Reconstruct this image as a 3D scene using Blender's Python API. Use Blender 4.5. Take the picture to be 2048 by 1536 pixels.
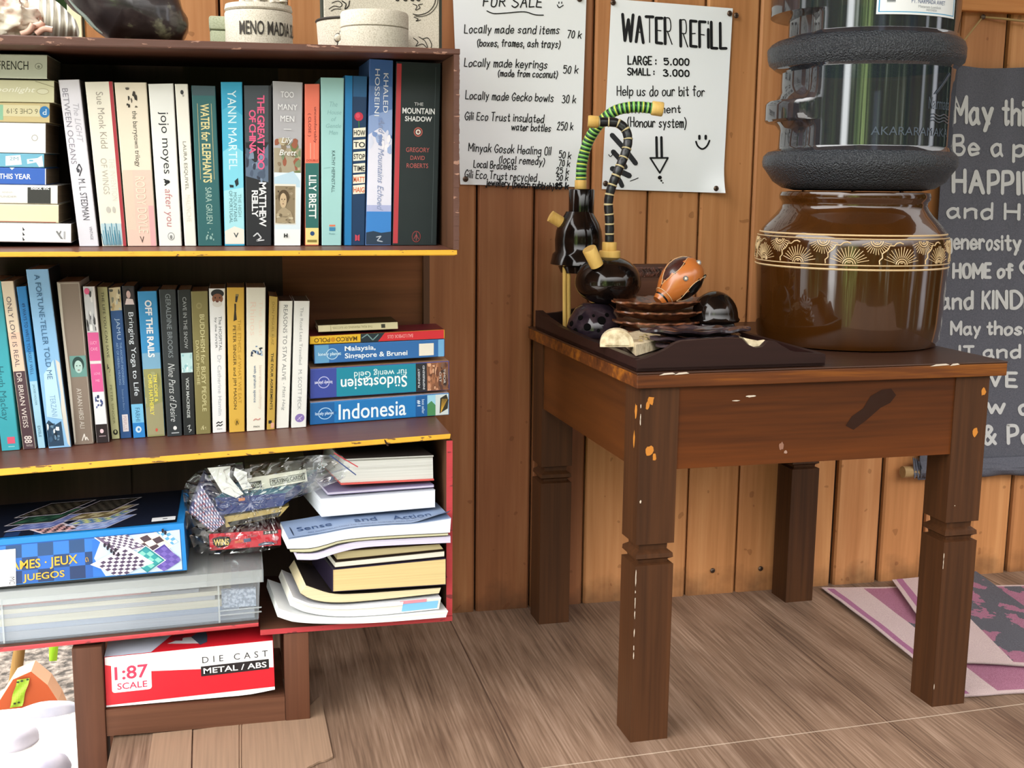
import bpy, bmesh, math, random
from mathutils import Vector, Matrix, noise as mnoise

for o in list(bpy.data.objects):
    bpy.data.objects.remove(o)
SC = bpy.context.scene
COL = SC.collection
rnd = random.Random(7)

# ------------------------------------------------------------------ camera
FPX = 2330.0
RC = Matrix(((0.97328592, -0.02797339, 0.22788597),
             (-0.2293539, -0.1640676, 0.95941577),
             (0.01055059, -0.98605239, -0.1661005)))      # photo axes (right, down, forward) -> world
EYE = Vector((0.0, 0.0, 0.71))
cd = bpy.data.cameras.new('camera')
cam = bpy.data.objects.new('camera', cd)
COL.objects.link(cam)
cd.sensor_width = 36.0
cd.lens = FPX / 2048 * 36.0
cd.clip_start = 0.02
m4 = Matrix.Identity(4)
for i in range(3):
    m4[i][0] = RC[i][0]
    m4[i][1] = -RC[i][1]
    m4[i][2] = -RC[i][2]
    m4[i][3] = EYE[i]
cam.matrix_world = m4
SC.camera = cam

# ------------------------------------------------------------------ view, world, sun
SC.view_settings.view_transform = 'Standard'
SC.view_settings.look = 'None'
SC.view_settings.gamma = 1.0
SC.view_settings.use_curve_mapping = False
SC.view_settings.exposure = EXPOSURE = 0.22

W = bpy.data.worlds.new('garden daylight')
SC.world = W
W.use_nodes = True
nt = W.node_tree
nt.nodes.clear()
def nd(tree, kind, **kw):
    n = tree.nodes.new(kind)
    for k, v in kw.items():
        setattr(n, k, v)
    return n
tc = nd(nt, 'ShaderNodeTexCoord')
sep = nd(nt, 'ShaderNodeSeparateXYZ')
nt.links.new(tc.outputs['Generated'], sep.inputs[0])
# trees stand round the open side: leafy noise, stretched upward
mp = nd(nt, 'ShaderNodeMapping')
mp.inputs['Scale'].default_value = (7, 7, 2.2)
nt.links.new(tc.outputs['Generated'], mp.inputs[0])
nz = nd(nt, 'ShaderNodeTexNoise')
nz.inputs['Scale'].default_value = 1.6
nz.inputs['Detail'].default_value = 5
nt.links.new(mp.outputs[0], nz.inputs['Vector'])
rl = nd(nt, 'ShaderNodeValToRGB')
rl.color_ramp.elements[0].position = 0.34
rl.color_ramp.elements[0].color = (0.010, 0.014, 0.007, 1)
rl.color_ramp.elements[1].position = 0.72
rl.color_ramp.elements[1].color = (0.9, 1.0, 0.85, 1)
e = rl.color_ramp.elements.new(0.5); e.color = (0.035, 0.06, 0.022, 1)
e = rl.color_ramp.elements.new(0.6); e.color = (0.10, 0.15, 0.06, 1)
nt.links.new(nz.outputs['Fac'], rl.inputs[0])
rs = nd(nt, 'ShaderNodeValToRGB')          # by elevation: ground, hedge, sky
rs.color_ramp.elements[0].position = 0.0
rs.color_ramp.elements[0].color = (0, 0, 0, 1)
rs.color_ramp.elements[1].position = 1.0
rs.color_ramp.elements[1].color = (1, 1, 1, 1)
def mathn(tree, op, a, b=None, clamp=False):
    n = nd(tree, 'ShaderNodeMath', operation=op)
    n.use_clamp = clamp
    for i, v in enumerate((a, b)):
        if v is None:
            continue
        if isinstance(v, (int, float)):
            n.inputs[i].default_value = v
        else:
            tree.links.new(v, n.inputs[i])
    return n.outputs[0]
def mixc(tree, f, a, b, mode='MIX'):
    n = nd(tree, 'ShaderNodeMix', data_type='RGBA', blend_type=mode)
    for s, v in ((n.inputs[0], f), (n.inputs[6], a), (n.inputs[7], b)):
        if isinstance(v, (int, float)):
            s.default_value = v
        elif isinstance(v, tuple):
            s.default_value = v if len(v) == 4 else v + (1,)
        else:
            tree.links.new(v, s)
    return n.outputs[2]
nt.nodes.remove(rs)
upf = mathn(nt, 'MULTIPLY_ADD', sep.outputs[2], 4.0, True)
upf.node.inputs[2].default_value = -0.85          # trees below, open sky above
dnf = mathn(nt, 'MULTIPLY_ADD', sep.outputs[2], -9.0, True)
dnf.node.inputs[2].default_value = -1.3
# openings between the trees: one bright leafy one straight behind the viewer, one pale one to the right
az = mathn(nt, 'ARCTAN2', sep.outputs[0], mathn(nt, 'MULTIPLY', sep.outputs[1], -1.0))
def opening(a, w):
    d = mathn(nt, 'ABSOLUTE', mathn(nt, 'SUBTRACT', az, a))
    f = mathn(nt, 'MULTIPLY_ADD', d, -1.0 / w, True); f.node.inputs[2].default_value = 1.6
    return f
mp3 = nd(nt, 'ShaderNodeMapping'); mp3.inputs['Scale'].default_value = (16, 16, 3)
nt.links.new(tc.outputs['Generated'], mp3.inputs[0])
nz3 = nd(nt, 'ShaderNodeTexNoise'); nz3.inputs['Scale'].default_value = 2.0; nz3.inputs['Detail'].default_value = 4
nt.links.new(mp3.outputs[0], nz3.inputs['Vector'])
rg = nd(nt, 'ShaderNodeValToRGB')
rg.color_ramp.elements[0].position = 0.36; rg.color_ramp.elements[0].color = (0.03, 0.06, 0.015, 1)
rg.color_ramp.elements[1].position = 0.68; rg.color_ramp.elements[1].color = (0.9, 1.25, 0.42, 1)
nt.links.new(nz3.outputs['Fac'], rg.inputs[0])
band = rl.outputs[0]
band = mixc(nt, opening(-0.50, 0.10), band, rg.outputs[0])
band = mixc(nt, opening(-0.86, 0.06), band, (2.6, 2.7, 2.7))
band = mixc(nt, opening(1.20, 0.055), band, (2.6, 2.7, 2.9))
band = mixc(nt, opening(0.86, 0.03), band, (1.3, 1.4, 1.5))
band = mixc(nt, opening(-1.55, 0.12), band, (0.8, 0.85, 0.85))
sky = mixc(nt, upf, band, (2.85, 2.8, 2.75))
gnd = mixc(nt, dnf, sky, (0.20, 0.175, 0.14))
side = mathn(nt, 'ADD', mathn(nt, 'MULTIPLY', sep.outputs[0], -0.75), mathn(nt, 'MULTIPLY', sep.outputs[1], -0.5))
gain = mathn(nt, 'MULTIPLY_ADD', side, 0.95)
gain.node.inputs[2].default_value = 1.05
gain = mathn(nt, 'MAXIMUM', gain, 0.32)
bg = nd(nt, 'ShaderNodeBackground')
nt.links.new(gnd, bg.inputs[0])
nt.links.new(mathn(nt, 'MULTIPLY', gain, 1.55), bg.inputs[1])
wo = nd(nt, 'ShaderNodeOutputWorld')
nt.links.new(bg.outputs[0], wo.inputs[0])

sl = bpy.data.lights.new('sun', 'SUN')
sl.energy = 4.2
sl.angle = 0.02
sl.color = (1.0, 0.96, 0.9)
sun = bpy.data.objects.new('sun', sl)
COL.objects.link(sun)
sun.rotation_euler = Vector((-0.12, 1.0, 1.15)).to_track_quat('Z', 'Y').to_euler()

# ------------------------------------------------------------------ helpers: geometry of the photo
def ray(x, y):
    return RC @ Vector((x - 1024, y - 768, FPX))
def P(x, y, Y):
    v = ray(x, y)
    return EYE + v * ((Y - EYE.y) / v.y)
def PZ(x, y, z):
    v = ray(x, y)
    return EYE + v * ((z - EYE.z) / v.z)
def PP(x, y, n, k):
    v = ray(x, y); n = Vector(n)
    return EYE + v * ((k - EYE.dot(n)) / v.dot(n))

# ------------------------------------------------------------------ helpers: colour and materials
def lin(h):
    h = h.lstrip('#')
    o = []
    for i in (0, 2, 4):
        c = int(h[i:i + 2], 16) / 255
        o.append(c / 12.92 if c <= 0.04045 else ((c + 0.055) / 1.055) ** 2.4)
    return tuple(o) + (1.0,)
MATS = {}
def base_mat(name):
    m = bpy.data.materials.new(name)
    m.use_nodes = True
    t = m.node_tree
    b = t.nodes['Principled BSDF']
    return m, t, b
def paper(h, rough=0.5, spec=0.4, k=0.88, wear=0.06):
    key = ('paper', h, rough, spec, k, wear)
    if key in MATS:
        return MATS[key]
    m, t, b = base_mat('print_' + h.strip('#'))
    c = lin(h)
    c = tuple(v * k for v in c[:3]) + (1,)
    b.inputs['Roughness'].default_value = rough
    b.inputs['Specular IOR Level'].default_value = spec
    if wear > 0:
        co = nd(t, 'ShaderNodeTexCoord')
        n = nd(t, 'ShaderNodeTexNoise')
        n.inputs['Scale'].default_value = 60
        n.inputs['Detail'].default_value = 4
        t.links.new(co.outputs['Object'], n.inputs['Vector'])
        f = mathn(t, 'MULTIPLY_ADD', n.outputs['Fac'], wear * 2.5)
        f.node.inputs[2].default_value = -wear * 0.8
        f2 = mathn(t, 'MAXIMUM', f, 0.0)
        t.links.new(mixc(t, f2, c, tuple(v * 0.55 + 0.03 for v in c[:3])), b.inputs['Base Color'])
    else:
        b.inputs['Base Color'].default_value = c
    MATS[key] = m
    return m
def gloss(h, rough=0.15, spec=0.5, coat=0.0, k=1.0, metal=0.0):
    key = ('gloss', h, rough, spec, coat, k, metal)
    if key in MATS:
        return MATS[key]
    m, t, b = base_mat('smooth_' + h.strip('#'))
    c = lin(h)
    b.inputs['Base Color'].default_value = tuple(v * k for v in c[:3]) + (1,)
    b.inputs['Roughness'].default_value = rough
    b.inputs['Specular IOR Level'].default_value = spec
    b.inputs['Coat Weight'].default_value = coat
    b.inputs['Metallic'].default_value = metal
    MATS[key] = m
    return m
def wood(name, dark, light, axis=0, scale=1.0, rough=0.45, bump=0.15, tone=False, coat=0.0, fine=1.0, mid=None, lo=0.3, hi=0.72, extra=None, wf=0.28, spec=0.22):
    """long-grained wood; axis = direction of the grain in object space"""
    m, t, b = base_mat(name)
    co = nd(t, 'ShaderNodeTexCoord')
    s = [26 * scale] * 3
    s[axis] = 1.6 * scale
    mp1 = nd(t, 'ShaderNodeMapping')
    mp1.inputs['Scale'].default_value = s
    t.links.new(co.outputs['Object'], mp1.inputs[0])
    vec = mp1.outputs[0]
    if tone:
        at = nd(t, 'ShaderNodeAttribute', attribute_name='tone')
        ad = nd(t, 'ShaderNodeVectorMath', operation='ADD')
        cb = nd(t, 'ShaderNodeCombineXYZ')
        sh = mathn(t, 'MULTIPLY', at.outputs['Fac'], 37.0)
        for i in range(3):
            t.links.new(sh, cb.inputs[i])
        t.links.new(vec, ad.inputs[0]); t.links.new(cb.outputs[0], ad.inputs[1])
        vec = ad.outputs[0]
    n1 = nd(t, 'ShaderNodeTexNoise')
    n1.inputs['Scale'].default_value = 0.55
    n1.inputs['Detail'].default_value = 6
    n1.inputs['Roughness'].default_value = 0.62
    n1.inputs['Distortion'].default_value = 0.6
    t.links.new(vec, n1.inputs['Vector'])
    s2 = [150 * scale * fine] * 3
    s2[axis] = 5 * scale
    mp2 = nd(t, 'ShaderNodeMapping')
    mp2.inputs['Scale'].default_value = s2
    t.links.new(co.outputs['Object'], mp2.inputs[0])
    n2 = nd(t, 'ShaderNodeTexNoise')
    n2.inputs['Scale'].default_value = 1.0
    n2.inputs['Detail'].default_value = 4
    t.links.new(mp2.outputs[0], n2.inputs['Vector'])
    f = mathn(t, 'ADD', mathn(t, 'MULTIPLY', n1.outputs['Fac'], 1 - wf), mathn(t, 'MULTIPLY', n2.outputs['Fac'], wf))
    rp = nd(t, 'ShaderNodeValToRGB')
    rp.color_ramp.elements[0].position = lo
    rp.color_ramp.elements[0].color = lin(dark)
    rp.color_ramp.elements[1].position = hi
    rp.color_ramp.elements[1].color = lin(light)
    if mid:
        q = rp.color_ramp.elements.new((lo + hi) / 2); q.color = lin(mid)
    t.links.new(f, rp.inputs[0])
    colr = rp.outputs[0]
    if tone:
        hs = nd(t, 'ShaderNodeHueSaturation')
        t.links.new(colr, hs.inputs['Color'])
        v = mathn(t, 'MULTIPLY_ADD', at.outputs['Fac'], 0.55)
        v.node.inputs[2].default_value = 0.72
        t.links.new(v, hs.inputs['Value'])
        hh = mathn(t, 'MULTIPLY_ADD', at.outputs['Fac'], 0.012)
        hh.node.inputs[2].default_value = 0.497
        t.links.new(hh, hs.inputs['Hue'])
        colr = hs.outputs[0]
    if extra:
        colr = extra(t, co, colr)
    t.links.new(colr, b.inputs['Base Color'])
    b.inputs['Roughness'].default_value = rough
    b.inputs['Coat Weight'].default_value = coat
    b.inputs['Coat Roughness'].default_value = 0.2
    b.inputs['Specular IOR Level'].default_value = spec
    if bump:
        bp = nd(t, 'ShaderNodeBump')
        bp.inputs['Strength'].default_value = bump
        bp.inputs['Distance'].default_value = 0.002
        t.links.new(f, bp.inputs['Height'])
        t.links.new(bp.outputs[0], b.inputs['Normal'])
    return m
def speckled(name, h1, h2, scale=400, rough=0.8, bump=0.4, lo=0.42, hi=0.6, dist=0.002):
    m, t, b = base_mat(name)
    co = nd(t, 'ShaderNodeTexCoord')
    n = nd(t, 'ShaderNodeTexNoise')
    n.inputs['Scale'].default_value = scale
    n.inputs['Detail'].default_value = 3
    t.links.new(co.outputs['Object'], n.inputs['Vector'])
    rp = nd(t, 'ShaderNodeValToRGB')
    rp.color_ramp.elements[0].position = lo
    rp.color_ramp.elements[0].color = lin(h1)
    rp.color_ramp.elements[1].position = hi
    rp.color_ramp.elements[1].color = lin(h2)
    t.links.new(n.outputs['Fac'], rp.inputs[0])
    t.links.new(rp.outputs[0], b.inputs['Base Color'])
    b.inputs['Roughness'].default_value = rough
    bp = nd(t, 'ShaderNodeBump')
    bp.inputs['Strength'].default_value = bump
    bp.inputs['Distance'].default_value = dist
    t.links.new(n.outputs['Fac'], bp.inputs['Height'])
    t.links.new(bp.outputs[0], b.inputs['Normal'])
    return m
def leaves(name, h, axis, scale=900, k=0.9):
    """edges of a block of pages: fine lines lying along the sheets"""
    key = ('pg', h, axis, scale)
    if key in MATS:
        return MATS[key]
    m, t, b = base_mat(name)
    co = nd(t, 'ShaderNodeTexCoord')
    s = [6.0] * 3
    s[axis] = scale
    mp1 = nd(t, 'ShaderNodeMapping')
    mp1.inputs['Scale'].default_value = s
    t.links.new(co.outputs['Object'], mp1.inputs[0])
    n = nd(t, 'ShaderNodeTexNoise')
    n.inputs['Scale'].default_value = 1.0
    n.inputs['Detail'].default_value = 2
    t.links.new(mp1.outputs[0], n.inputs['Vector'])
    c = tuple(v * k for v in lin(h)[:3])
    f = mathn(t, 'MULTIPLY_ADD', n.outputs['Fac'], 1.6, True)
    f.node.inputs[2].default_value = -0.35
    t.links.new(mixc(t, f, tuple(v * 0.72 for v in c), c), b.inputs['Base Color'])
    b.inputs['Roughness'].default_value = 0.9
    b.inputs['Specular IOR Level'].default_value = 0.15
    MATS[key] = m
    return m
def clear(name, tint, opac_h, opac, gl=0.06, rough=0.1, bump=0.0, bscale=40):
    """thin clear plastic: mostly see-through, a little milky, shiny"""
    m = bpy.data.materials.new(name)
    m.use_nodes = True
    t = m.node_tree
    t.nodes.clear()
    tr = nd(t, 'ShaderNodeBsdfTransparent'); tr.inputs[0].default_value = tint + (1,)
    df = nd(t, 'ShaderNodeBsdfDiffuse'); df.inputs[0].default_value = lin(opac_h)
    gs = nd(t, 'ShaderNodeBsdfGlossy'); gs.inputs['Roughness'].default_value = rough
    gs.inputs[0].default_value = (1, 1, 1, 1)
    fr = nd(t, 'ShaderNodeLayerWeight'); fr.inputs['Blend'].default_value = 0.5
    m1 = nd(t, 'ShaderNodeMixShader'); m1.inputs[0].default_value = opac
    m2 = nd(t, 'ShaderNodeMixShader')
    t.links.new(tr.outputs[0], m1.inputs[1]); t.links.new(df.outputs[0], m1.inputs[2])
    t.links.new(mathn(t, 'ADD', mathn(t, 'MULTIPLY', mathn(t, 'POWER', fr.outputs['Facing'], 4.0), 0.7), gl + 0.04), m2.inputs[0])
    t.links.new(m1.outputs[0], m2.inputs[1]); t.links.new(gs.outputs[0], m2.inputs[2])
    ou = nd(t, 'ShaderNodeOutputMaterial')
    t.links.new(m2.outputs[0], ou.inputs[0])
    if bump:
        co = nd(t, 'ShaderNodeTexCoord')
        n = nd(t, 'ShaderNodeTexNoise'); n.inputs['Scale'].default_value = bscale; n.inputs['Detail'].default_value = 3
        t.links.new(co.outputs['Object'], n.inputs['Vector'])
        bp = nd(t, 'ShaderNodeBump'); bp.inputs['Strength'].default_value = bump; bp.inputs['Distance'].default_value = 0.004
        t.links.new(n.outputs['Fac'], bp.inputs['Height'])
        t.links.new(bp.outputs[0], gs.inputs['Normal']); t.links.new(bp.outputs[0], fr.inputs['Normal'])
    return m

# ------------------------------------------------------------------ helpers: meshes
class MB:
    def __init__(s):
        s.v = []; s.f = []; s.m = []; s.mats = []; s.tone = None
    def mi(s, m):
        for i, q in enumerate(s.mats):
            if q is m:
                return i
        s.mats.append(m)
        return len(s.mats) - 1
    def add(s, vs, fs, m):
        b = len(s.v); k = s.mi(m)
        s.v += [tuple(p) for p in vs]
        for f in fs:
            s.f.append(tuple(i + b for i in f)); s.m.append(k)
    def poly(s, pts, m):
        s.add(pts, [tuple(range(len(pts)))], m)
    def hexa(s, c, m):
        """c = 8 corners: bottom 4 (ccw), top 4"""
        s.add(c, [(3, 2, 1, 0), (4, 5, 6, 7), (0, 1, 5, 4), (1, 2, 6, 5), (2, 3, 7, 6), (3, 0, 4, 7)], m)
    def box(s, a, b, m, bev=0.0, M=None):
        (x0, y0, z0), (x1, y1, z1) = a, b
        bm = bmesh.new()
        bmesh.ops.create_cube(bm, size=1)
        for v in bm.verts:
            v.co = Vector(((x0 + x1) / 2 + v.co.x * (x1 - x0), (y0 + y1) / 2 + v.co.y * (y1 - y0), (z0 + z1) / 2 + v.co.z * (z1 - z0)))
        if bev:
            bmesh.ops.bevel(bm, geom=bm.edges[:], offset=bev, segments=2, affect='EDGES', profile=0.5)
        s.bm(bm, m, M)
    def bm(s, bm, m, M=None):
        bm.verts.index_update()
        s.add([(M @ v.co if M else v.co) for v in bm.verts], [tuple(v.index for v in f.verts) for f in bm.faces], m)
        bm.free()
    def lathe(s, prof, c, m, seg=40, M=None, cap=True, rfun=None):
        """prof = (radius, height); m one material or a list per ring"""
        vs = []
        for r, h in prof:
            for k in range(seg):
                a = 2 * math.pi * k / seg
                rr = rfun(r, h, a) if rfun else r
                p = Vector((rr * math.cos(a), rr * math.sin(a), h))
                if M:
                    p = M @ p
                vs.append(p + Vector(c))
        b = len(s.v)
        s.v += [tuple(p) for p in vs]
        for i in range(len(prof) - 1):
            mm = s.mi(m[i] if isinstance(m, list) else m)
            for k in range(seg):
                k2 = (k + 1) % seg
                s.f.append((b + i * seg + k, b + i * seg + k2, b + (i + 1) * seg + k2, b + (i + 1) * seg + k)); s.m.append(mm)
        if cap:
            m0 = s.mi(m[0] if isinstance(m, list) else m); m1 = s.mi(m[-1] if isinstance(m, list) else m)
            s.f.append(tuple(b + k for k in reversed(range(seg)))); s.m.append(m0)
            n = (len(prof) - 1) * seg
            s.f.append(tuple(b + n + k for k in range(seg))); s.m.append(m1)
    def tube(s, pts, rad, m, seg=14, cap=True):
        """m one material or a list per segment; rad number or list"""
        pts = [Vector(p) for p in pts]
        b = len(s.v)
        up = Vector((0.13, 0.97, 0.21)).normalized()
        for i, p in enumerate(pts):
            d = (pts[min(i + 1, len(pts) - 1)] - pts[max(i - 1, 0)]).normalized()
            a = d.cross(up)
            if a.length < 1e-3:
                a = d.cross(Vector((1, 0, 0)))
            a.normalize(); c = d.cross(a).normalized()
            up = -c.cross(d).cross(d).normalized() if False else up
            r = rad[i] if isinstance(rad, (list, tuple)) else rad
            for k in range(seg):
                t = 2 * math.pi * k / seg
                s.v.append(tuple(p + a * (r * math.cos(t)) + c * (r * math.sin(t))))
        for i in range(len(pts) - 1):
            mm = s.mi(m[i] if isinstance(m, list) else m)
            for k in range(seg):
                k2 = (k + 1) % seg
                s.f.append((b + i * seg + k, b + i * seg + k2, b + (i + 1) * seg + k2, b + (i + 1) * seg + k)); s.m.append(mm)
        if cap:
            m0 = s.mi(m[0] if isinstance(m, list) else m); m1 = s.mi(m[-1] if isinstance(m, list) else m)
            s.f.append(tuple(b + k for k in reversed(range(seg)))); s.m.append(m0)
            n = (len(pts) - 1) * seg
            s.f.append(tuple(b + n + k for k in range(seg))); s.m.append(m1)
    def extrude(s, pts, vec, m, msides=None):
        n = len(pts); pts = [Vector(p) for p in pts]; vec = Vector(vec)
        s.add(pts + [p + vec for p in pts], [tuple(range(n))[::-1], tuple(range(n, 2 * n))], m)
        b = len(s.v) - 2 * n; k = s.mi(msides or m)
        for i in range(n):
            j = (i + 1) % n
            s.f.append((b + i, b + j, b + n + j, b + n + i)); s.m.append(k)
    def grid(s, fn, nu, nv, m, mfun=None):
        b = len(s.v)
        for j in range(nv + 1):
            for i in range(nu + 1):
                s.v.append(tuple(fn(i / nu, j / nv)))
        for j in range(nv):
            for i in range(nu):
                a = b + j * (nu + 1) + i
                s.f.append((a, a + 1, a + nu + 2, a + nu + 1))
                s.m.append(s.mi(mfun((i + .5) / nu, (j + .5) / nv) if mfun else m))
    def build(s, name, parent=None, smooth=0.0, fix=True, origin=None):
        me = bpy.data.meshes.new(name)
        if parent is not None:
            o0 = Vector(parent['_o'])
        elif origin is not None:
            o0 = Vector(origin)
        else:
            xs = [p[0] for p in s.v]; ys = [p[1] for p in s.v]; zs = [p[2] for p in s.v]
            o0 = Vector(((min(xs) + max(xs)) / 2, (min(ys) + max(ys)) / 2, min(zs)))
        off = Vector(parent['_c']) if parent is not None and '_c' in parent.keys() else o0
        me.from_pydata([tuple(Vector(p) - off) for p in s.v], [], s.f)
        for q in s.mats:
            me.materials.append(q)
        me.polygons.foreach_set('material_index', s.m)
        if fix:
            bm = bmesh.new(); bm.from_mesh(me)
            bmesh.ops.recalc_face_normals(bm, faces=bm.faces[:])
            bm.to_mesh(me); bm.free()
        if smooth:
            me.polygons.foreach_set('use_smooth', [True] * len(me.polygons))
            me.set_sharp_from_angle(angle=math.radians(smooth))
        if s.tone:
            at = me.attributes.new('tone', 'FLOAT', 'FACE')
            at.data.foreach_set('value', s.tone)
        me.update()
        ob = bpy.data.objects.new(name, me)
        COL.objects.link(ob)
        if parent is not None:
            ob.parent = parent
        else:
            ob.location = o0
        ob['_o'] = tuple(o0); ob['_c'] = tuple(off)
        return ob
def thing(name, loc, label, cat, group=None):
    o = bpy.data.objects.new(name, None)
    o.empty_display_size = 0.02
    COL.objects.link(o)
    o.location = loc
    o['_o'] = tuple(loc); o['_c'] = tuple(loc)
    return tag(o, label, cat, group)
def tag(o, label, cat, group=None):
    o['label'] = label; o['category'] = cat
    if group:
        o['group'] = group
    return o
def struct(o):
    o['kind'] = 'structure'
    return o

# ------------------------------------------------------------------ helpers: lettering
TXT = {}
def text2d(s, bold=0.0, shear=0.0, spacing=1.0):
    key = (s, bold, shear, spacing)
    if key in TXT:
        return TXT[key]
    cu = bpy.data.curves.new('lettering', 'FONT')
    cu.body = s; cu.size = 1.0; cu.offset = bold; cu.shear = shear; cu.space_character = spacing
    cu.resolution_u = 3; cu.fill_mode = 'FRONT'
    ob = bpy.data.objects.new('lettering', cu)
    COL.objects.link(ob)
    dg = bpy.context.evaluated_depsgraph_get()
    ev = ob.evaluated_get(dg)
    me = ev.to_mesh()
    vs = [(v.co.x, v.co.y) for v in me.vertices]
    fs = [tuple(p.vertices) for p in me.polygons]
    ev.to_mesh_clear()
    bpy.data.objects.remove(ob); bpy.data.curves.remove(cu)
    xs = [v[0] for v in vs] or [0, 1]; ys = [v[1] for v in vs] or [0, 1]
    x0, x1, y0, y1 = min(xs), max(xs), min(ys), max(ys)
    vs = [((x - x0) / max(x1 - x0, 1e-6), (y - y0) / max(y1 - y0, 1e-6)) for x, y in vs]
    TXT[key] = (vs, fs)
    return TXT[key]
def put_text(mb, s, box, F, m, d='h', bold=0.0, shear=0.0, spacing=1.0):
    """box = (u0, v0, u1, v1), v downward; F(u, v) -> point"""
    u0, v0, u1, v1 = box
    vs, fs = text2d(s, bold, shear, spacing)
    o = []
    for x, y in vs:
        if d == 'h':
            u, v = u0 + x * (u1 - u0), v1 - y * (v1 - v0)
        elif d == 'd':
            u, v = u0 + y * (u1 - u0), v0 + x * (v1 - v0)
        elif d == 'i':
            u, v = u1 - x * (u1 - u0), v0 + y * (v1 - v0)
        else:
            u, v = u1 - y * (u1 - u0), v1 - x * (v1 - v0)
        o.append(F(u, v))
    mb.add(o, fs, m)
# a hand: single pen strokes; two characters a point (x, y), a b c = below the line, A = cap height
HAND = {
 'a': '55361503103052;565260', 'b': '-0A00;043655523001', 'c': '55361503103051', 'd': '55361503103052;-5A50', 'e': '035354361503103051',
 'f': '493A2920;-0646', 'g': '55361503113152;56535b3c0b', 'h': '-0A00;0436555450', 'i': '-0600;-0908', 'j': '363a2c0b;-3938',
 'k': '-0A00;-5602;-2450', 'l': '-0A00', 'm': '-0600;04263530;34566560', 'n': '-0600;0436555450', 'o': '36150310305255 36'.replace(' ', ''),
 'p': '-060c;043655523001', 'q': '55361503113152;-565c', 'r': '-0600;04263645', 's': '5536151442412001', 't': '29213041;-0646',
 'u': '0601204153;-5650', 'v': '-062056', 'w': '-0620456086', 'x': '-0650;-5600', 'y': '-0630;-561c', 'z': '-06560050',
 'A': '-003A60;-1454', 'B': '-0A00;0A4A584605;0545634000', 'C': '684A290603204062', 'D': '-0A00;0A3A67633000', 'E': '-5A0A0050;-0545',
 'F': '-5A0A00;-0545', 'G': '684A29060320406264;-6434', 'H': '-0A00;-6A60;-0565', 'I': '-0A00', 'J': '4A422001', 'K': '-0A00;-5A04;-2550',
 'L': '-0A0050', 'M': '-000A438A80', 'N': '-000A606A', 'O': '3A190611305165593A', 'P': '-0A00;0A4A574504', 'R': '-0A00;0A4A574505;-2560',
 'S': '694A2A08165462402001', 'T': '-0A6A;-3A30', 'U': '0A02204062 6A'.replace(' ', ''), 'V': '-0A306A', 'W': '-0A20587 09A'.replace(' ', ''), 'Y': '-0A35;-6A3530',
 '0': '2A08022042482A', '1': '-082A20', '2': '082A494700;-0050', '3': '092A4826;26533001', '5': '-4A0A06;0637543001', '7': '-0A5A20',
 '8': '2A0826482A;2603204326', '|': '-0700;-0A09', '(': '2A07032b', ')': '0A27230b', ':': '-0605;-0201', '.': '-0001', ',': '010b', '&': '60172A4803103065',
}
YV = {**{str(i): i for i in range(10)}, 'A': 10, 'a': -1, 'b': -2, 'c': -3}
def smooth_line(p, n=4):
    if len(p) < 3:
        return p
    o = []
    for i in range(len(p) - 1):
        p0, p1, p2, p3 = p[max(i - 1, 0)], p[i], p[i + 1], p[min(i + 2, len(p) - 1)]
        for k in range(n):
            t = k / n
            o.append(tuple(0.5 * ((2 * b) + (c - a) * t + (2 * a - 5 * b + 4 * c - d) * t * t + (3 * b - a - 3 * c + d) * t ** 3) for a, b, c, d in zip(p0, p1, p2, p3)))
    o.append(p[-1])
    return o
def ribbon(mb, pts, w, F, m, w2=None):
    """pen stroke: flat ribbon with round ends; points and width in the units of F"""
    cs = 7
    for i, (x, y) in enumerate(pts):
        if i in (0, len(pts) - 1) or w > 1.2:
            mb.poly([F(x + w / 2 * math.cos(2 * math.pi * k / cs), y + w / 2 * math.sin(2 * math.pi * k / cs)) for k in range(cs)], m)
    for (x0, y0), (x1, y1) in zip(pts[:-1], pts[1:]):
        dx, dy = x1 - x0, y1 - y0
        L = math.hypot(dx, dy)
        if L < 1e-6:
            continue
        nx, ny = -dy / L * w / 2, dx / L * w / 2
        mb.poly([F(x0 + nx, y0 + ny), F(x0 - nx, y0 - ny), F(x1 - nx, y1 - ny), F(x1 + nx, y1 + ny)], m)
def hand(mb, s, x0, x1, base, cap, w, F, m, slope=0.0, jit=0.25, seed=1, slant=0.0, thick_left=0.0):
    r = random.Random(seed)
    adv = []
    for ch in s:
        if ch == ' ':
            adv.append(4.5); continue
        g = HAND[ch]
        adv.append(max(int(p[i]) for p in [q.lstrip('-') for q in g.split(';')] for i in range(0, len(p), 2)) + (2.6 if ch not in 'il.,:' else 3.1))
    tot = sum(adv) - 2.6
    kx = (x1 - x0) / tot; ky = cap / 10
    cx = 0.0
    for ch, a in zip(s, adv):
        if ch != ' ':
            jy = r.uniform(-jit, jit) * ky * 1.6; js = 1 + r.uniform(-jit, jit) * 0.25
            for si, q in enumerate(HAND[ch].split(';')):
                st = q.startswith('-'); q = q.lstrip('-')
                pts = [(int(q[i]), YV[q[i + 1]]) for i in range(0, len(q), 2)]
                pts = [(px + r.uniform(-jit, jit), py + r.uniform(-jit, jit)) for px, py in pts]
                if not st:
                    pts = smooth_line(pts, 3)
                out = [(x0 + (cx + px + slant * py) * kx, base + jy - py * js * ky + slope * (cx + px) * kx) for px, py in pts]
                ribbon(mb, out, w + (thick_left if si == 0 else 0), F, m)
        cx += a

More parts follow.
